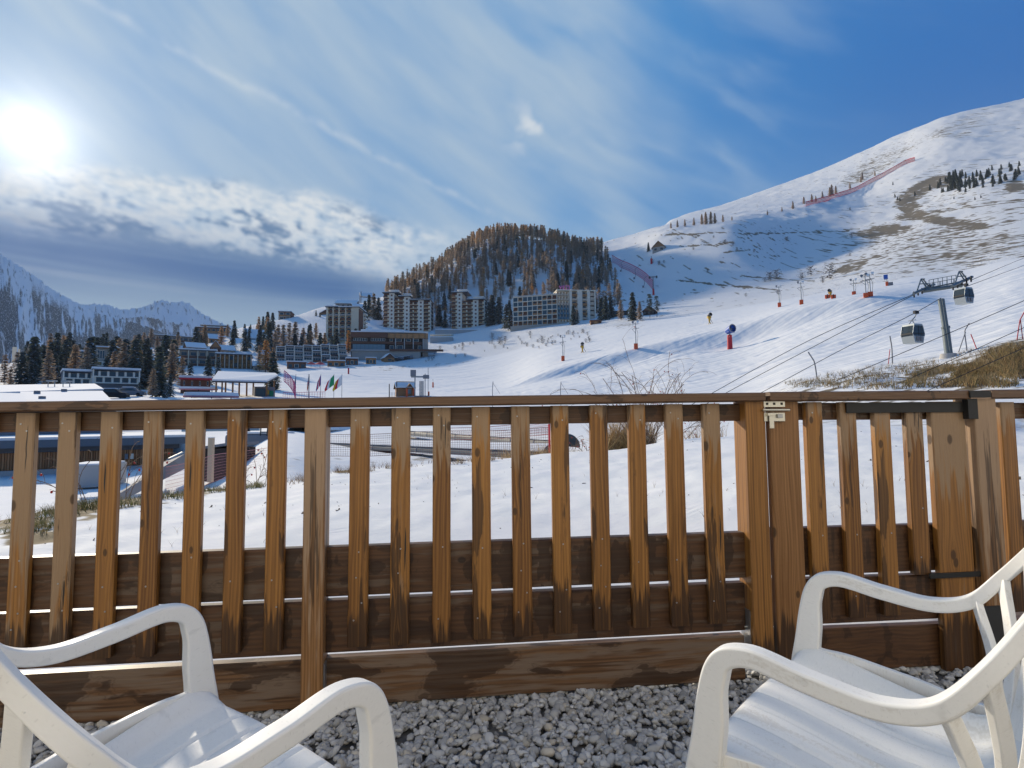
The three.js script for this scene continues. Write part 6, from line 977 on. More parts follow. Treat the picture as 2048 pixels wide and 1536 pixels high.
// ---- snow guns
{
  const gun = (px, pyB, pyT, label, body, mast2, turn = 0) => {
    const p = hit(px, pyB, 70) || onGround(px, 150), k = (pyB - pyT) * mpp(p), g = thing('snow_gun', label, 'snow gun', p, Math.atan2(-p.x, -p.z) + turn, 'snow guns on the piste');
    const drum = new THREE.CylinderGeometry(0.17 * k, 0.14 * k, 0.34 * k, 16, 1, true); drum.rotateX(Math.PI / 2 - 0.3); const h = mast2 ? 0.84 : 0.80;
    const d = part('fan_drum', drum, mast2 ? body : mt.black, g); d.position.set(0, h * k, 0.05 * k); d.material = (mast2 ? body : mt.black); part('fan_hub', new THREE.SphereGeometry(0.09 * k, 10, 8), mt.grey, d); const ring = part('nozzle_ring', new THREE.TorusGeometry(0.165 * k, 0.02 * k, 6, 18), mt.grey, d); ring.position.set(0, 0.04 * k, 0.16 * k);
    if (mast2) { part('tower_padding', new THREE.CylinderGeometry(0.10 * k, 0.115 * k, 0.62 * k, 12).translate(0, 0.3 * k, 0), mt.red, g); part('neck', rod(V(0, 0.6 * k, 0), V(0, 0.75 * k, 0), 0.05 * k), mt.metal, g); box(g, 'control_box', body, -0.13 * k, 0.2 * k, 0.72 * k, 0.84 * k, -0.12 * k, 0.1 * k); box(g, 'control_box', body, 0.02 * k, 0.26 * k, 0.9 * k, 1.0 * k, -0.1 * k, 0.1 * k); }
    else { const s = new THREE.CylinderGeometry(0.13 * k, 0.06 * k, 0.5 * k, 10); s.translate(0, 0.42 * k, 0); part('pedestal', s, body, g); box(g, 'control_box', body, -0.2 * k, 0.14 * k, 0.52 * k, 0.68 * k, -0.1 * k, 0.1 * k); part('foot', mergeGeometries([rod(V(0, 0.2 * k, 0), V(-0.15 * k, -0.05 * k, 0.1 * k), 0.03 * k), rod(V(0, 0.2 * k, 0), V(0.15 * k, -0.05 * k, 0.1 * k), 0.03 * k), rod(V(0, 0.2 * k, 0), V(0, -0.05 * k, -0.15 * k), 0.03 * k)]), mt.yellow, g); part('hose', new THREE.TubeGeometry(new THREE.CatmullRomCurve3([V(0.1 * k, 0.5 * k, 0), V(0.28 * k, 0.15 * k, 0), V(0.36 * k, 0, 0.1 * k)]), 8, 0.02 * k, 5), mt.black, g); }
    return g;
  };
  gun(1165, 705, 685, 'yellow snow gun with black fan, left one, near the leftmost mast', mt.yellow); gun(1419, 648, 626, 'yellow snow gun with black fan, alone at mid piste', mt.yellow, false, 0.6); gun(1661, 596, 578, 'yellow snow gun parked among orange mats, farthest up the piste', mt.yellow, false, -0.5); gun(1460, 698, 652, 'blue fan snow gun on a red padded tower', mt.blue, true, 0.7);
  for (const [px, py, w] of [[1655, 597, 9], [1667, 597, 9]]) { const p = hit(px, py, 80), k = mpp(p), g = thing('safety_mat', px < 1660 ? 'orange safety mat left of the parked yellow snow gun' : 'orange safety mat right of the parked yellow snow gun', 'safety mat', p, Math.atan2(-p.x, -p.z)); part('cushion', new RoundedBoxGeometry(w * k, 7 * k, 1, 2, 0.15).translate(0, 3 * k, 0.5), mt.safety, g); part('strap', boxGeo(-0.1, 0.1, 0, 7.2 * k, 0.95, 1.02), mt.black, g); }
  { const p = hit(1779, 571, 80), k = mpp(p), g = thing('lift_machine', 'blue-topped machine on orange pads ringed by pink net, above the twin masts', 'machine', p, Math.atan2(-p.x, -p.z)); part('pads', new RoundedBoxGeometry(5 * k, 8 * k, 1.2, 2, 0.1).translate(-4 * k, 4 * k, 0), mt.safety, g); box(g, 'cabinet', mt.grey, -2 * k, 6 * k, 0, 6 * k, -0.6, 0.6); part('post', rod(V(-4 * k, 4 * k, 0), V(-4 * k, 20 * k, 0), 0.12), mt.metal, g); box(g, 'fan_head', mt.blue, -9 * k, -2 * k, 14 * k, 22 * k, -0.8, 0.8); }
}
// ---- nets: real strands, thinned with distance
const netMat = (r, g, b) => new THREE.MeshStandardMaterial({ color: new THREE.Color().setRGB(r, g, b), roughness: 0.9, side: THREE.DoubleSide });
function net(label, path, hM, m, cell, strand, sag = 0, name = 'safety_net') {   // path: ground points; diamond mesh of flat strands
  const c = new THREE.CatmullRomCurve3(path), L = c.getLength(), n = Math.max(4, Math.round(L / cell)), rows = Math.max(2, Math.round(hM / cell)), pos = [], idx = [];
  const quad = (a, b, w) => { const d = b.clone().sub(a), s = V(-d.y * 0 , 0, 0); const up = Math.abs(d.y) > Math.hypot(d.x, d.z) ? V(d.z || 1, 0, -d.x || 0.001) : V(0, 1, 0); if (Math.abs(d.y) > Math.hypot(d.x, d.z)) { const t = c.getTangent(0.5); up.set(t.x, 0, t.z); } up.normalize().multiplyScalar(w / 2); const k = pos.length / 3; for (const v of [a.clone().add(up), b.clone().add(up), b.clone().sub(up), a.clone().sub(up)]) pos.push(v.x, v.y, v.z); idx.push(k, k + 1, k + 2, k, k + 2, k + 3); };
  const P = (i, j) => { const u = i / n, p = c.getPoint(u); return p.setY(p.y + hM * j / rows - sag * Math.sin(u * 25) ** 2 * (j / rows)); };
  for (let i = 0; i < n; i++) for (let j = 0; j <= rows; j++) quad(P(i, j), P(i + 1, j), strand * (j === rows || j === 0 ? 2.2 : 1));
  for (let i = 0; i <= n; i++) for (let j = 0; j < rows; j++) quad(P(i, j), P(i, j + 1), strand);
  const g = new THREE.BufferGeometry(); g.setAttribute('position', new THREE.Float32BufferAttribute(pos, 3)); g.setIndex(idx); g.computeVertexNormals();
  const o = new THREE.Mesh(g, m); o.name = numbered(name); o.castShadow = true; tag(o, label, 'net'); scene.add(o); return o;
}
const H2 = (pts, rmin) => pts.map(([x, y]) => hit(x, y, rmin)).filter(Boolean);
const pinkNet = netMat(0.62, 0.10, 0.20), redNet = netMat(0.65, 0.03, 0.06);
net('long red safety net climbing the upper mountain side', H2([[1612, 413], [1645, 404], [1680, 393], [1710, 383], [1740, 367], [1765, 354], [1790, 340], [1812, 328], [1830, 322]], 500), 5.5, redNet, 1.7, 0.55);
net('faded pink safety net beside the wood at the top of the lower piste', H2([[1224, 524], [1240, 534], [1258, 542], [1276, 552], [1292, 564], [1306, 580]], 250), 7, pinkNet, 1.6, 0.42);
{
  const P = (px, py, top) => { const p = hit(px, py, 250), k = (py - top) * mpp(p); return [p, k]; };
  { const [p, k] = P(1307, 590, 552), g = thing('chairlift_pylon', 'T-shaped chairlift pylon with red padded foot beside the pink net', 'pylon', p, Math.atan2(-p.x, -p.z)); part('mast', rod(V(0, -1, 0), V(0, k, 0), 0.5, 0.35, 8), mt.grey, g); part('crossarm', boxGeo(-2.6, 2.6, k * 0.94, k * 0.99, -0.25, 0.25), mt.grey, g); part('padding', new THREE.CylinderGeometry(0.7, 0.8, k * 0.34, 10).translate(0, k * 0.16, 0), mt.red, g); part('sheaves', mergeGeometries([boxGeo(-3, -2, k * 0.9, k, -1, 1), boxGeo(2, 3, k * 0.9, k, -1, 1)]), mt.black, g); }
  for (const [px, py, top, lab] of [[1242, 543, 519, 'curved snow lance nearest the wood, first of three up the piste'], [1269, 558, 533, 'curved snow lance in the middle of three up the piste'], [1287, 575, 552, 'curved snow lance lowest of three up the piste']]) { const [p, k] = P(px, py, top), g = thing('snow_lance', lab, 'snow lance', p, Math.atan2(-p.x, -p.z), 'snow lances along the upper piste'); part('pole', new THREE.TubeGeometry(new THREE.CatmullRomCurve3([V(0, -0.5, 0), V(0.1 * k, k * 0.45, 0), V(0.05 * k, k * 0.72, 0), V(0.34 * k, k, 0)]), 12, 0.2, 6), mt.grey, g); part('hydrant', boxGeo(-0.9, 0.5, -0.3, 1.4, -0.5, 0.5), mt.grey, g); }
  { const [p, k] = P(1303, 528, 512), g = thing('marker_post', 'small red padded post below the lone chalet', 'post', p); part('padding', new THREE.CylinderGeometry(0.9, 0.9, k * 0.7, 8).translate(0, k * 0.35, 0), mt.red, g); part('post', rod(V(0, 0, 0), V(0, k, 0), 0.2), mt.black, g); }
}
// ---- drag lift hut and its station in front of the village
{
  const p = hit(812, 793, 60), k = mpp(p); const s = site('lift_hut', 'small brown timber lift hut with snowy roof and orange posts', 'hut', 794, 828, 764, 793, dist(p), 8), { g, W, H } = s, D = 3.2;
  box(g, 'wall', mt.wood, -W / 2, W / 2, -0.6, H * 0.62, -D, 0); gable(g, 'roof', mt.dark, -W / 2, W / 2, H * 0.62, H * 0.3, -D, 0, 0.35, 0.12); gable(g, 'roof_snow', mt.snow, -W / 2, W / 2, H * 0.66, H * 0.3, -D, 0, 0.33, 0.16);
  const porch = new THREE.Group(); porch.name = 'porch'; porch.position.set(W * 0.22, 0, 0.3); g.add(porch); const q = new THREE.Group(); q.name = 'porch_roof'; q.rotation.y = Math.PI / 2; porch.add(q); gable(q, 'roof', mt.wood, -0.5, 0.9, H * 0.55, H * 0.32, -W * 0.2, W * 0.2, 0.2, 0.12); box(porch, 'porch_front', mt.wood, -W * 0.18, W * 0.18, 0, H * 0.58, -0.28, 0.1); box(porch, 'window', mt.teal, -W * 0.11, W * 0.09, H * 0.18, H * 0.5, 0.104, 0.16);
  for (const x of [0.02, 0.42]) part('bollard', new THREE.CylinderGeometry(0.22, 0.22, H * 0.55, 12).translate(W * x, H * 0.22, 1.5), mt.safety, g);
  for (let k2 = 0; k2 < 6; k2++) box(g, 'fence_post', mt.grey, -W * 0.95 + k2 * W * 0.09, -W * 0.95 + k2 * W * 0.09 + 0.06, -0.4, 0.9, 0.6, 0.66); box(g, 'gate_post', mt.dark, -W * 0.98, -W * 0.93, -0.4, H * 0.85, 0.2, 0.3); box(g, 'gate_frame', mt.dark, -W * 0.55, -W * 0.50, -0.4, H * 0.98, 0.2, 0.3); box(g, 'gate_frame', mt.dark, -W * 0.55, W * 0.5, H * 0.98, H * 1.03, 0.2, 0.3);
  const p2 = hit(838, 793, 60), g2 = thing('drag_lift_station', 'steel drag lift drive with two masts right of the timber hut', 'lift station', p2, Math.atan2(-p2.x, -p2.z)), K = mpp(p2);
  part('mast', mergeGeometries([rod(V(-8 * K, -0.5, 0), V(-8 * K, 42 * K, 0), 0.14), rod(V(18 * K, -0.5, 0), V(18 * K, 58 * K, 0), 0.07), rod(V(12 * K, -0.5, 0), V(12 * K, 46 * K, 0), 0.1)]), mt.metal, g2); box(g2, 'beam', mt.metal, -16 * K, 18 * K, 38 * K, 41 * K, -0.15, 0.15); box(g2, 'motor_housing', mt.grey, -17 * K, -6 * K, 41 * K, 53 * K, -0.6, 0.6); box(g2, 'motor_housing', mt.grey, 8 * K, 20 * K, 36 * K, 43 * K, -0.5, 0.5); part('perch_store', mergeGeometries(Array.from({ length: 7 }, (_, i) => rod(V((1 + i * 1.3) * K, 0, 0.2), V((1 + i * 1.3) * K, 31 * K, 0.2), 0.06))), mt.grey, g2); box(g2, 'platform', mt.grey, -10 * K, 20 * K, -0.3, 0.15, -1, 1); part('bollard', new THREE.CylinderGeometry(0.2, 0.2, 9 * K, 10).translate(19 * K, 5 * K, 0.5), mt.safety, g2);
  { const p3 = hit(866, 775, 60), k3 = mpp(p3), g3 = thing('marker_post', 'red padded marker post right of the drag lift station', 'post', p3); part('padding', new THREE.CylinderGeometry(1.4 * k3, 1.6 * k3, 11 * k3, 10).translate(0, 5 * k3, 0), mt.safety, g3); part('pole', rod(V(0, 0, 0), V(0, 17 * k3, 0), 0.04), mt.black, g3); }
  { const p3 = hit(697, 748, 60), k3 = mpp(p3), g3 = thing('marker_post', 'red padded post on the piste edge below the bars', 'post', p3); part('padding', new THREE.CylinderGeometry(1.4 * k3, 1.6 * k3, 12 * k3, 10).translate(0, 6 * k3, 0), mt.red, g3); part('pole', rod(V(0, 0, 0), V(-2 * k3, 17 * k3, 0), 0.06), mt.black, g3); }
}
// ---- flags
{
  const cols = { blue: M(0.02, 0.04, 0.30), white: M(0.8, 0.8, 0.78), red: M(0.60, 0.02, 0.04), green: M(0.02, 0.32, 0.12), yellow: M(0.70, 0.45, 0.02), black: M(0.02, 0.02, 0.02) };
  const flag = (px, label, strips, wide) => {
    const p = at(px, 799, 118); p.y = ground(p.x, p.z); const g = thing('flag', label, 'flag', p, Math.atan2(-p.x, -p.z), 'national flags on poles'), k = mpp(p), top = at(px, 748, 118).y - p.y;
    part('pole', rod(V(0, -0.5, 0), V(0, top, 0), 0.06, 0.045, 6), mt.grey, g);
    strips.forEach((c, i) => { const u0 = i / strips.length, u1 = (i + 1) / strips.length, pos = [], idx = [], n = 10; for (let j = 0; j <= n; j++) { const v = j / n; for (const u of [u0, u1]) pos.push(-wide * k * u * (0.35 + 0.65 * (1 - Math.abs(0.5 - v * 0.6))) , top - 0.15 - v * 20 * k - u * 14 * k, 0.16 * Math.sin(u * 7 + v * 3)); } for (let j = 0; j < n; j++) { const a = j * 2; idx.push(a, a + 2, a + 1, a + 1, a + 2, a + 3); } const bg = new THREE.BufferGeometry(); bg.setAttribute('position', new THREE.Float32BufferAttribute(pos, 3)); bg.setIndex(idx); bg.computeVertexNormals(); const m = cols[c].clone(); m.side = THREE.DoubleSide; part('cloth', bg, m, g); });
  };
  flag(591, 'leftmost flag, blue white and red, hanging by the pink net', ['blue', 'white', 'red'], 4); flag(618, 'thin drooping dark red and yellow flag, second from the left', ['black', 'yellow', 'red'], 4); flag(641, 'red white and blue crossed flag, third from the left', ['blue', 'red', 'white', 'red', 'blue'], 9); flag(667.5, 'green white and red flag blowing left', ['green', 'green', 'white', 'red'], 18); flag(683.5, 'pale flag with yellow and red edge, rightmost', ['white', 'white', 'red', 'yellow'], 18); flag(616.5, 'white furled flag in front of the shelter', ['white', 'white'], 3);
  net('pink safety net arching between the shelter and the flags', [[568, 762], [575, 768], [582, 776], [588, 786], [591, 796]].map(([x, y]) => at(x, y, 114)), 2.0, pinkNet, 0.42, 0.1); net('pink safety net on the snow in front of the flags', [[566, 792], [585, 794], [606, 795], [628, 796], [650, 797]].map(([x, y]) => { const p = at(x, y, 108); p.y = ground(p.x, p.z); return p; }), 1.6, pinkNet, 0.42, 0.04);
}
// ---- bent marker poles and stakes on the near pistes
{
  const stake = (label, base, pts, m, rad, cat = 'pole') => { const g = thing('marker_pole', label, cat, base); part('pole', new THREE.TubeGeometry(new THREE.CatmullRomCurve3(pts.map((p) => p.clone().sub(base)), false, 'catmullrom', 0.1), 14, rad, 6), m, g); part('tip', new THREE.SphereGeometry(rad * 1.2, 6, 5).translate(...pts[pts.length - 1].clone().sub(base).toArray()), m, g); return g; };
  const B = (px, py, rmin = 22) => hit(px, py, rmin) || onGround(px, 45); const up = (b, pts) => { const r = dist(b); return [b, ...pts.map(([x, y]) => at(x, y, r))]; };
  let b = B(1634, 757); stake('bent grey pole at the left end of the grassy slope', b, up(b, [[1631, 735], [1628, 722], [1617, 705]]), mt.grey, 0.045); b = B(1785, 727); stake('bent grey pole left of the near gondola cabin', b, up(b, [[1784, 700], [1783, 690], [1780, 673]]), mt.grey, 0.045);
  b = B(1934, 701); const g = stake('bent grey pole with a prop, right of the pylon mast', b, up(b, [[1930, 670], [1930, 660], [1938, 647]]), mt.grey, 0.04); part('prop', rod(at(1916, 708, dist(b)).sub(b), at(1931, 664, dist(b)).sub(b), 0.035), mt.grey, g);
  b = B(1953, 697); stake('slanting red pole right of the pylon', b, up(b, [[1948, 684], [1942, 669]]), mt.red, 0.035); b = B(1777, 728); stake('short slanting red stake below the near cabin', b, up(b, [[1778, 715], [1780, 699]]), mt.red, 0.03);
  b = B(2034, 680); const q = stake('red and white A-frame pole with netting at the right edge', b, up(b, [[2038, 652], [2040, 640], [2052, 618]]), mt.red, 0.035); part('brace', rod(at(2046, 684, dist(b)).sub(b), at(2041, 640, dist(b)).sub(b), 0.03), mt.red, q);
  for (const [px, lab] of [[985, 'dark stayed stake behind the fence rail, left of centre'], [1121, 'dark stayed stake behind the fence rail, right of centre']]) { b = onGround(px, 62); const s = stake(lab, b, [b, at(px, 780, 62), at(px + 1, 764, 62)], mt.grey, 0.04); part('stay', rod(at(px + 15, 788, 62).sub(b), at(px + 1, 766, 62).sub(b), 0.02), mt.grey, s); }
}
// ---------------------------------------------------------------- just beyond the fence
// low building with a slatted timber band, left
{
  const s = site('low_building', 'low flat-roofed building with a band of upright timber boards, beyond the left slats', 'building', -60, 362, 868, 940, 44, -6), { g, W, H, X, Y } = s, D = 18;
  box(g, 'wall', mt.dark, -W / 2, W / 2 - 0.1, -1, Y(886), -D, -0.35); box(g, 'plinth', mt.concrete, -W / 2, W / 2, -1, Y(936), -0.34, 0.15);
  const bm = [M(0.36, 0.16, 0.06), M(0.30, 0.13, 0.05), M(0.42, 0.20, 0.085)], nb = 84; for (let k = 0; k < nb; k++) box(g, 'board', bm[(k * 7 + (k >> 2)) % 3], lerp(X(-60), X(360), k / nb) + 0.012, lerp(X(-60), X(360), (k + 1) / nb) - 0.012, Y(935.5), Y(903), -0.34, -0.05 - 0.02 * (k % 2));
  box(g, 'soffit', mt.slate, -W / 2 - 0.3, W / 2 + 0.3, Y(902.5), Y(893), -D, 0.1); box(g, 'fascia', M(0.13, 0.15, 0.17), -W / 2 - 0.6, W / 2 + 0.8, Y(892.8), Y(878.5), -D, 0.6); box(g, 'roof_snow', mt.snow, -W / 2 - 0.5, W / 2 + 0.7, Y(878.2), Y(873), -D, 0.5);
  for (const [a, m2] of [[252, mt.grey], [264, mt.white]]) box(g, 'notice', m2, X(a), X(a + 7), Y(922), Y(911), -0.02, 0.02);
}
{ // ramp wall, kerb, post and box in the yard
  const P = (px, py, r) => at(px, py, r); let b = P(300, 985, 22); const g = thing('ramp_wall', 'sloping grey concrete ramp wall beyond the fence', 'wall', b); const q = [P(238, 1002, 17), P(372, 935, 33), P(372, 905, 33), P(330, 922, 30), P(238, 985, 17)].map((p) => p.sub(b)); const pos = []; const off = V(0.18, 0, 0.25), f = (...v) => { for (let i = 1; i + 1 < v.length; i++) for (const p of [v[0], v[i], v[i + 1]]) pos.push(p.x, p.y, p.z); }; const q2 = q.map((p) => p.clone().add(off)); f(...q); f(...q2.slice().reverse()); for (let i = 0; i < 5; i++) f(q[i], q[(i + 1) % 5], q2[(i + 1) % 5], q2[i]); const bg = new THREE.BufferGeometry(); bg.setAttribute('position', new THREE.Float32BufferAttribute(pos, 3)); bg.computeVertexNormals(); part('wall', bg, mt.grey, g); part('pipe', rod(P(338, 921, 30).sub(b), P(365, 908, 32).sub(b), 0.12, 0.12, 8), mt.metal, g);
  b = P(262, 998, 24); const k = thing('roof_hatch', 'low white snow-topped roof hatch beyond the fence', 'hatch', b, 0.5); box(k, 'curb', mt.white, -1.5, 1.1, -0.5, 0.12, -1.2, 0.5); box(k, 'snow', mt.snow, -1.4, 1.0, 0.123, 0.2, -1.1, 0.4);
  b = P(186, 948, 34); const k3 = thing('roof_hatch', 'low wedge-shaped roof light beyond the fence, against the timber band', 'hatch', b, 0.3); box(k3, 'curb', mt.concrete, -0.9, 0.9, -0.6, 0.45, -1.6, 0.5); box(k3, 'snow', mt.snow, -0.85, 0.85, 0.453, 0.53, -1.5, 0.45);
  b = P(421, 945, 20); const w = thing('timber_post', 'pale square timber post standing in the yard beyond the fence', 'post', b); box(w, 'shaft', M(0.5, 0.4, 0.28), -0.07, 0.07, -0.3, P(421, 876, 20).y - b.y, -0.07, 0.07); box(w, 'cap', mt.snow, -0.075, 0.075, P(421, 876, 20).y - b.y + 0.002, P(421, 876, 20).y - b.y + 0.03, -0.075, 0.075);
  b = P(432, 932, 26); const c = thing('shed_box', 'dark boxy shed with sloped lid behind the timber post', 'shed', b, -0.3); box(c, 'wall', mt.dark, -0.6, 0.9, -0.6, 0.75, -1.2, 0.4); const lid = box(c, 'lid', mt.grey, -0.7, 1.0, 0.77, 0.87, -1.3, 0.5); lid.rotation.z = 0.12;
  b = P(522, 892, 34); const t = thing('water_tank', 'grey flat-topped tank with ladder beyond the fence', 'tank', b, -0.2); part('drum', new RoundedBoxGeometry(3.2, 1.0, 2, 3, 0.2).translate(0, 0.2, 0), mt.grey, t); part('ladder', mergeGeometries([rod(V(0.7, 0.6, 1.05), V(0.7, 1.7, 0.9), 0.03), rod(V(1.1, 0.6, 1.05), V(1.1, 1.7, 0.9), 0.03), ...[0.8, 1.1, 1.4].map((y) => rod(V(0.7, y, 1), V(1.1, y, 1), 0.025))]), mt.black, t); part('snow', new RoundedBoxGeometry(3.0, 0.1, 1.9, 2, 0.04).translate(0, 0.75, 0), mt.snow, t);
}
// covered moving carpets
{
  const tunnel = (label, a, b, rad) => {
    const g = thing('carpet_tunnel', label, 'conveyor tunnel', a); const d = b.clone().sub(a), L = d.length(), n = Math.max(4, Math.round(L / 1.6)), T = d.clone().normalize(), S = V(-T.z, 0, T.x).normalize();
    const arc = (a0, a1, r0, r1, t0, t1) => { const pos = [], idx = [], m = 12; for (let i = 0; i <= m; i++) { const q = lerp(a0, a1, i / m); for (const [r, t] of [[r0, t0], [r0, t1], [r1, t1], [r1, t0]]) { const p = S.clone().multiplyScalar(Math.cos(q) * r).addScaledVector(T, t); pos.push(p.x, p.y + Math.sin(q) * r * 0.95, p.z); } } for (let i = 0; i < m; i++) for (let k = 0; k < 4; k++) { const u = i * 4 + k, v = i * 4 + (k + 1) % 4; idx.push(u, v, u + 4, v, v + 4, u + 4); } const bg = new THREE.BufferGeometry(); bg.setAttribute('position', new THREE.Float32BufferAttribute(pos, 3)); bg.setIndex(idx); bg.computeVertexNormals(); return bg; };
    const clear = M(0.10, 0.125, 0.135, 0.6);
    for (let k = 0; k < n; k++) { part('cover', arc(0, Math.PI, rad, rad * 0.97, L * k / n + 0.02, L * (k + 1) / n - 0.02), clear, g); part('hoop', arc(0, Math.PI, rad * 1.015, rad * 0.95, L * k / n - 0.03, L * k / n + 0.03), mt.grey, g); }
    part('snow', arc(0.55, Math.PI - 0.45, rad * 1.07, rad * 1.002, 0.1, L - 0.1), mt.snow, g); return g;
  };
  tunnel('nearer dark covered carpet tunnel beyond the fence, snow along its top', at(630, 892, 29), at(1110, 918, 15.5), 0.42); tunnel('farther covered carpet tunnel behind the nearer one', at(800, 868, 34), at(1140, 896, 20), 0.5); tunnel('short dark covered carpet tunnel right of the tank', at(600, 878, 36), at(700, 874, 44), 1.0);
  const post = (px, py, top, r, lab) => { const b = at(px, py, r), g = thing('net_post', lab, 'post', b, 0, 'red net posts beyond the fence'); part('shaft', rod(V(0, -0.4, 0), V(0, at(px, top, r).y - b.y, 0), 0.025, 0.025, 8), mt.red, g); part('cap', new THREE.SphereGeometry(0.03, 8, 6).translate(0, at(px, top, r).y - b.y, 0), mt.red, g); };
  post(1099, 908, 850, 13.6, 'red net post beyond the fence, at the right end of the carpets'); 
  net('brown safety net in front of the covered carpets', [[640, 912, 17], [740, 912, 16.4], [830, 908, 15.8], [930, 908, 15], [1020, 908, 14.3], [1099, 905, 13.6]].map(([x, y, r]) => at(x, y, r)), 0.62, netMat(0.20, 0.075, 0.06), 0.065, 0.006); net('second brown safety net rising behind the first', [[890, 880, 19], [980, 878, 18], [1060, 872, 16.5], [1099, 868, 15]].map(([x, y, r]) => at(x, y, r)), 0.4, netMat(0.35, 0.05, 0.05), 0.08, 0.007);
  net('faded pink safety net in the yard left of the grey post', [[330, 1000, 15], [380, 985, 16], [430, 962, 18], [480, 950, 20], [560, 930, 24]].map(([x, y, r]) => at(x, y, r)), 0.75, netMat(0.55, 0.25, 0.25), 0.08, 0.007);
}
// dry grass and stalks
{
  const blade = (h, w, bend) => { const pos = [], idx = [], n = 3; for (let i = 0; i <= n; i++) { const t = i / n, x = bend * t * t, ww = w * (1 - t * 0.85) / 2; pos.push(x - ww, h * t, 0, x + ww, h * t, 0); } for (let i = 0; i < n; i++) idx.push(i * 2, i * 2 + 1, i * 2 + 2, i * 2 + 1, i * 2 + 3, i * 2 + 2); const g = new THREE.BufferGeometry(); g.setAttribute('position', new THREE.Float32BufferAttribute(pos, 3)); g.setIndex(idx); g.computeVertexNormals(); return g; };
  const rnd = rng(808);
  const grass = (label, spots, h, w, cols) => {
    const geo = mergeGeometries([blade(1, w, 0.35), blade(0.8, w, -0.4).rotateY(1.3), blade(0.65, w, 0.6).rotateY(2.4), blade(0.9, w, -0.15).rotateY(0.6)]);
    const im = new THREE.InstancedMesh(geo, M(1, 1, 1, 0.9, { side: THREE.DoubleSide }), spots.length); im.name = numbered('dry_grass'); tag(im, label, 'grass', null, 'stuff'); im.castShadow = im.receiveShadow = true;
    const m = new THREE.Matrix4(), q = new THREE.Quaternion(), e = new THREE.Euler(), c = new THREE.Color();
    spots.forEach((p, i) => { const k = h * (0.5 + 0.8 * rnd()) * (p.k || 1); e.set((rnd() - 0.5) * 0.9, rnd() * 6.28, (rnd() - 0.5) * 0.9); m.compose(p, q.setFromEuler(e), V(k, k, k)); im.setMatrixAt(i, m); const t = cols[Math.floor(rnd() * cols.length)], v = 0.7 + 0.6 * rnd(); c.setRGB(t[0] * v, t[1] * v, t[2] * v); im.setColorAt(i, c); }); scene.add(im); return im;
  };
  const around = (n, list, rmin, rmax) => { const out = []; for (let i = 0; i < n * 6 && out.length < n; i++) { const [x, y, a, b] = list[Math.floor(rnd() * list.length)], u = rnd() * 6.28, v = Math.sqrt(rnd()); const p = hit(x + a * v * Math.cos(u), y + b * v * Math.sin(u), rmin, rmax); if (p && fbm2(p.x * 1.3, p.z * 1.3, 3) > -0.12 + 0.25 * (rnd() - 0.5)) out.push(p); } return out; };
  grass('green and straw grass tufts along the left edge of the snow bank', around(1500, [[20, 1040, 60, 16], [90, 1028, 70, 14], [180, 1012, 70, 12], [250, 1004, 60, 10], [340, 992, 60, 8], [420, 980, 50, 6], [490, 974, 40, 5], [60, 1060, 70, 14]], 3, 12), 0.075, 0.05, [[0.16, 0.17, 0.05], [0.30, 0.23, 0.09], [0.10, 0.12, 0.04], [0.38, 0.30, 0.15]]);
  grass('straw stalks along the crest of the snow bank', around(420, [[690, 942, 60, 5], [780, 934, 60, 5], [880, 927, 50, 4], [950, 921, 40, 4], [590, 966, 40, 6]], 3, 12), 0.11, 0.03, [[0.30, 0.19, 0.09], [0.40, 0.30, 0.16], [0.18, 0.10, 0.06]]);
  { const sp = []; for (const [x, y, r, n, w, k] of [[915, 918, 11.5, 110, 0.5, 1], [1000, 915, 11.2, 160, 0.6, 1.1], [1060, 912, 11, 160, 0.5, 1.1], [1235, 892, 11.5, 260, 0.32, 2.3], [1280, 888, 11.5, 120, 0.3, 2.2], [1120, 905, 11.5, 70, 0.4, 1], [1400, 880, 12, 40, 0.5, 1.2], [680, 940, 10.5, 120, 0.5, 0.7]]) for (let i = 0; i < n; i++) { const p = at(x, y, r).add(V((rnd() - 0.5) * 2 * w, 0, (rnd() - 0.5) * w)); p.y = ground(p.x, p.z) - 0.02; p.k = k; sp.push(p); } grass('tall golden dry grass clumps behind the snow bank', sp, 0.30, 0.02, [[0.55, 0.38, 0.17], [0.45, 0.30, 0.13], [0.62, 0.47, 0.25], [0.30, 0.18, 0.09]]); }
  grass('sparse thin stalks poking through the snow behind the fence', around(90, [[700, 1010, 120, 40], [1000, 980, 200, 40], [1250, 980, 150, 50], [1450, 1000, 150, 60], [1700, 980, 120, 60], [450, 1050, 200, 40], [250, 1075, 200, 30]], 2.8, 12), 0.06, 0.03, [[0.28, 0.2, 0.12], [0.16, 0.11, 0.07]]);
  grass('short brown grass on the slope at the right, thick on the hump', [...around(2600, [[1990, 722, 90, 26], [2060, 708, 60, 24], [2040, 740, 60, 20], [1940, 745, 50, 12]], 16, 62), ...around(1800, [[1620, 768, 50, 8], [1700, 757, 70, 12], [1780, 745, 70, 14], [1850, 738, 60, 16], [1750, 772, 120, 8], [1880, 768, 80, 10], [1960, 770, 80, 8]], 16, 62)], 0.34, 0.045, [[0.28, 0.18, 0.07], [0.36, 0.25, 0.11], [0.20, 0.13, 0.06], [0.24, 0.19, 0.07]]);
}
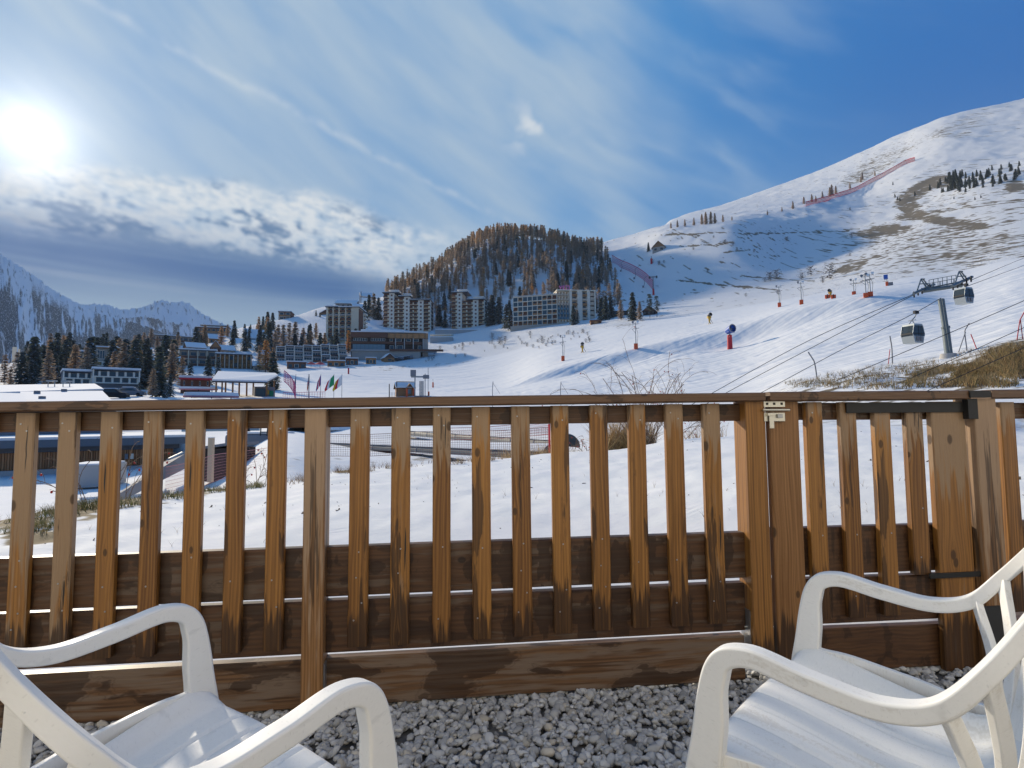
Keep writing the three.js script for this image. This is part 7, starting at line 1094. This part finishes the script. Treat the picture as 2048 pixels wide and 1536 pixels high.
// bits of bark, seeds and leaf on the near snow
{
  const rnd = rng(1313), N = 420, im = new THREE.InstancedMesh(new THREE.IcosahedronGeometry(1, 0), M(1, 1, 1, 0.9), N), m = new THREE.Matrix4(), q = new THREE.Quaternion(), e = new THREE.Euler(), c = new THREE.Color(); im.name = 'plant_debris'; tag(im, 'dark bits of leaf and seed scattered on the near snow', 'debris', null, 'stuff'); im.castShadow = im.receiveShadow = true;
  for (let i = 0; i < N; i++) { let p; do { const a = (-44 + 88 * rnd()) * DEG, r = 2.7 + 7 * Math.sqrt(rnd()); p = V(Math.sin(a) * r, 0, -Math.cos(a) * r); } while (p.clone().sub(FO).dot(FN) > -0.4 || fbm2(p.x * 0.9, p.z * 0.9, 2) < -0.15 + 0.25 * rnd() * (p.x > 0 ? 1 : 0)); p.y = ground(p.x, p.z) + 0.001; const k = 0.003 + 0.008 * rnd() ** 3; e.set(rnd(), rnd() * 6, rnd()); m.compose(p, q.setFromEuler(e), V(k * (1 + 2 * rnd()), k * 0.4, k)); im.setMatrixAt(i, m); const t = 0.06 + 0.1 * rnd(); c.setRGB(t * 1.3, t, t * 0.7); im.setColorAt(i, c); } scene.add(im);
}
// wild rose bush with red hips
{
  const rnd = rng(61), twig = M(0.20, 0.13, 0.085), hip = M(0.42, 0.02, 0.015, 0.35);
  const rose = (label, base, stems, H, spread, hips, thick, lean) => {
    const g = thing('rose_bush', label, 'bush', base); const geos = [], tips = [];
    const grow = (p, d, L, r, lev) => { const pts = [p.clone()]; let q = p.clone(), dd = d.clone(); const n = 6; for (let i = 0; i < n; i++) { dd.add(V((rnd() - 0.5) * 0.35, -0.10 * i * (lev ? 0.6 : 0.45), (rnd() - 0.5) * 0.35)).normalize(); q = q.clone().addScaledVector(dd, L / n); pts.push(q); if (lev < 2 && i > 0 && rnd() < 0.62) grow(q, dd.clone().add(V((rnd() - 0.5) * 1.8, 0.2 * rnd(), (rnd() - 0.5) * 1.2)).normalize(), L * (0.25 + 0.25 * rnd()), r * 0.6, lev + 1); } geos.push(new THREE.TubeGeometry(new THREE.CatmullRomCurve3(pts), 8, r, 4)); if (lev > 0) tips.push(q); };
    for (let k = 0; k < stems; k++) { const a = rnd() * 6.28, s = spread * (0.3 + 0.7 * rnd()); grow(V((rnd() - 0.5) * 0.35, -0.1, (rnd() - 0.5) * 0.3), V(Math.cos(a) * s + lean, 1, Math.sin(a) * s * 0.6).normalize(), H * (0.55 + 0.5 * rnd()), thick, 0); }
    part('stems', mergeGeometries(geos), twig, g); for (let i = 0; i < Math.min(hips, tips.length); i++) { const t = tips[Math.floor(rnd() * tips.length)]; const o = part('rose_hip', HIP, hip, g); o.position.copy(t).add(V(0, -0.01, 0)); }
  };
  const HIP = new THREE.SphereGeometry(0.011, 8, 6).scale(1, 1.3, 1); const B = (px, r) => { const p = at(px, 860, r); p.y = ground(p.x, p.z); return p; };
  rose('large bare wild rose bush with red hips rising above the fence rail', B(1290, 11), 22, 1.75, 0.62, 46, 0.0055, 0.0); rose('smaller wild rose bush right of the large one, hips at its tips', B(1345, 11.4), 7, 1.25, 0.8, 10, 0.005, 0.25);
  rose('thin wild rose stems with hips seen through the left slats', at(176, 1008, 7).setY(ground(at(176, 1008, 7).x, at(176, 1008, 7).z)), 4, 0.62, 0.4, 6, 0.004, -0.3); rose('thin wild rose stems with hips right of the cracked slat', at(255, 1000, 7.4).setY(ground(at(255, 1000, 7.4).x, at(255, 1000, 7.4).z)), 5, 0.7, 0.4, 9, 0.004, 0.1); rose('thin rose stems with hips left of the grey fence post', at(505, 968, 8.4).setY(ground(at(505, 968, 8.4).x, at(505, 968, 8.4).z)), 5, 0.55, 0.5, 9, 0.004, 0.1); rose('low tangled rose stems right of the red net post', B(1165, 11.6), 9, 0.6, 1.0, 16, 0.0045, 0.1); rose('low tangled rose stems behind the fence near the latch', B(1440, 11.6), 7, 0.55, 1.0, 6, 0.0045, 0);
}
renderer.render(scene, camera);
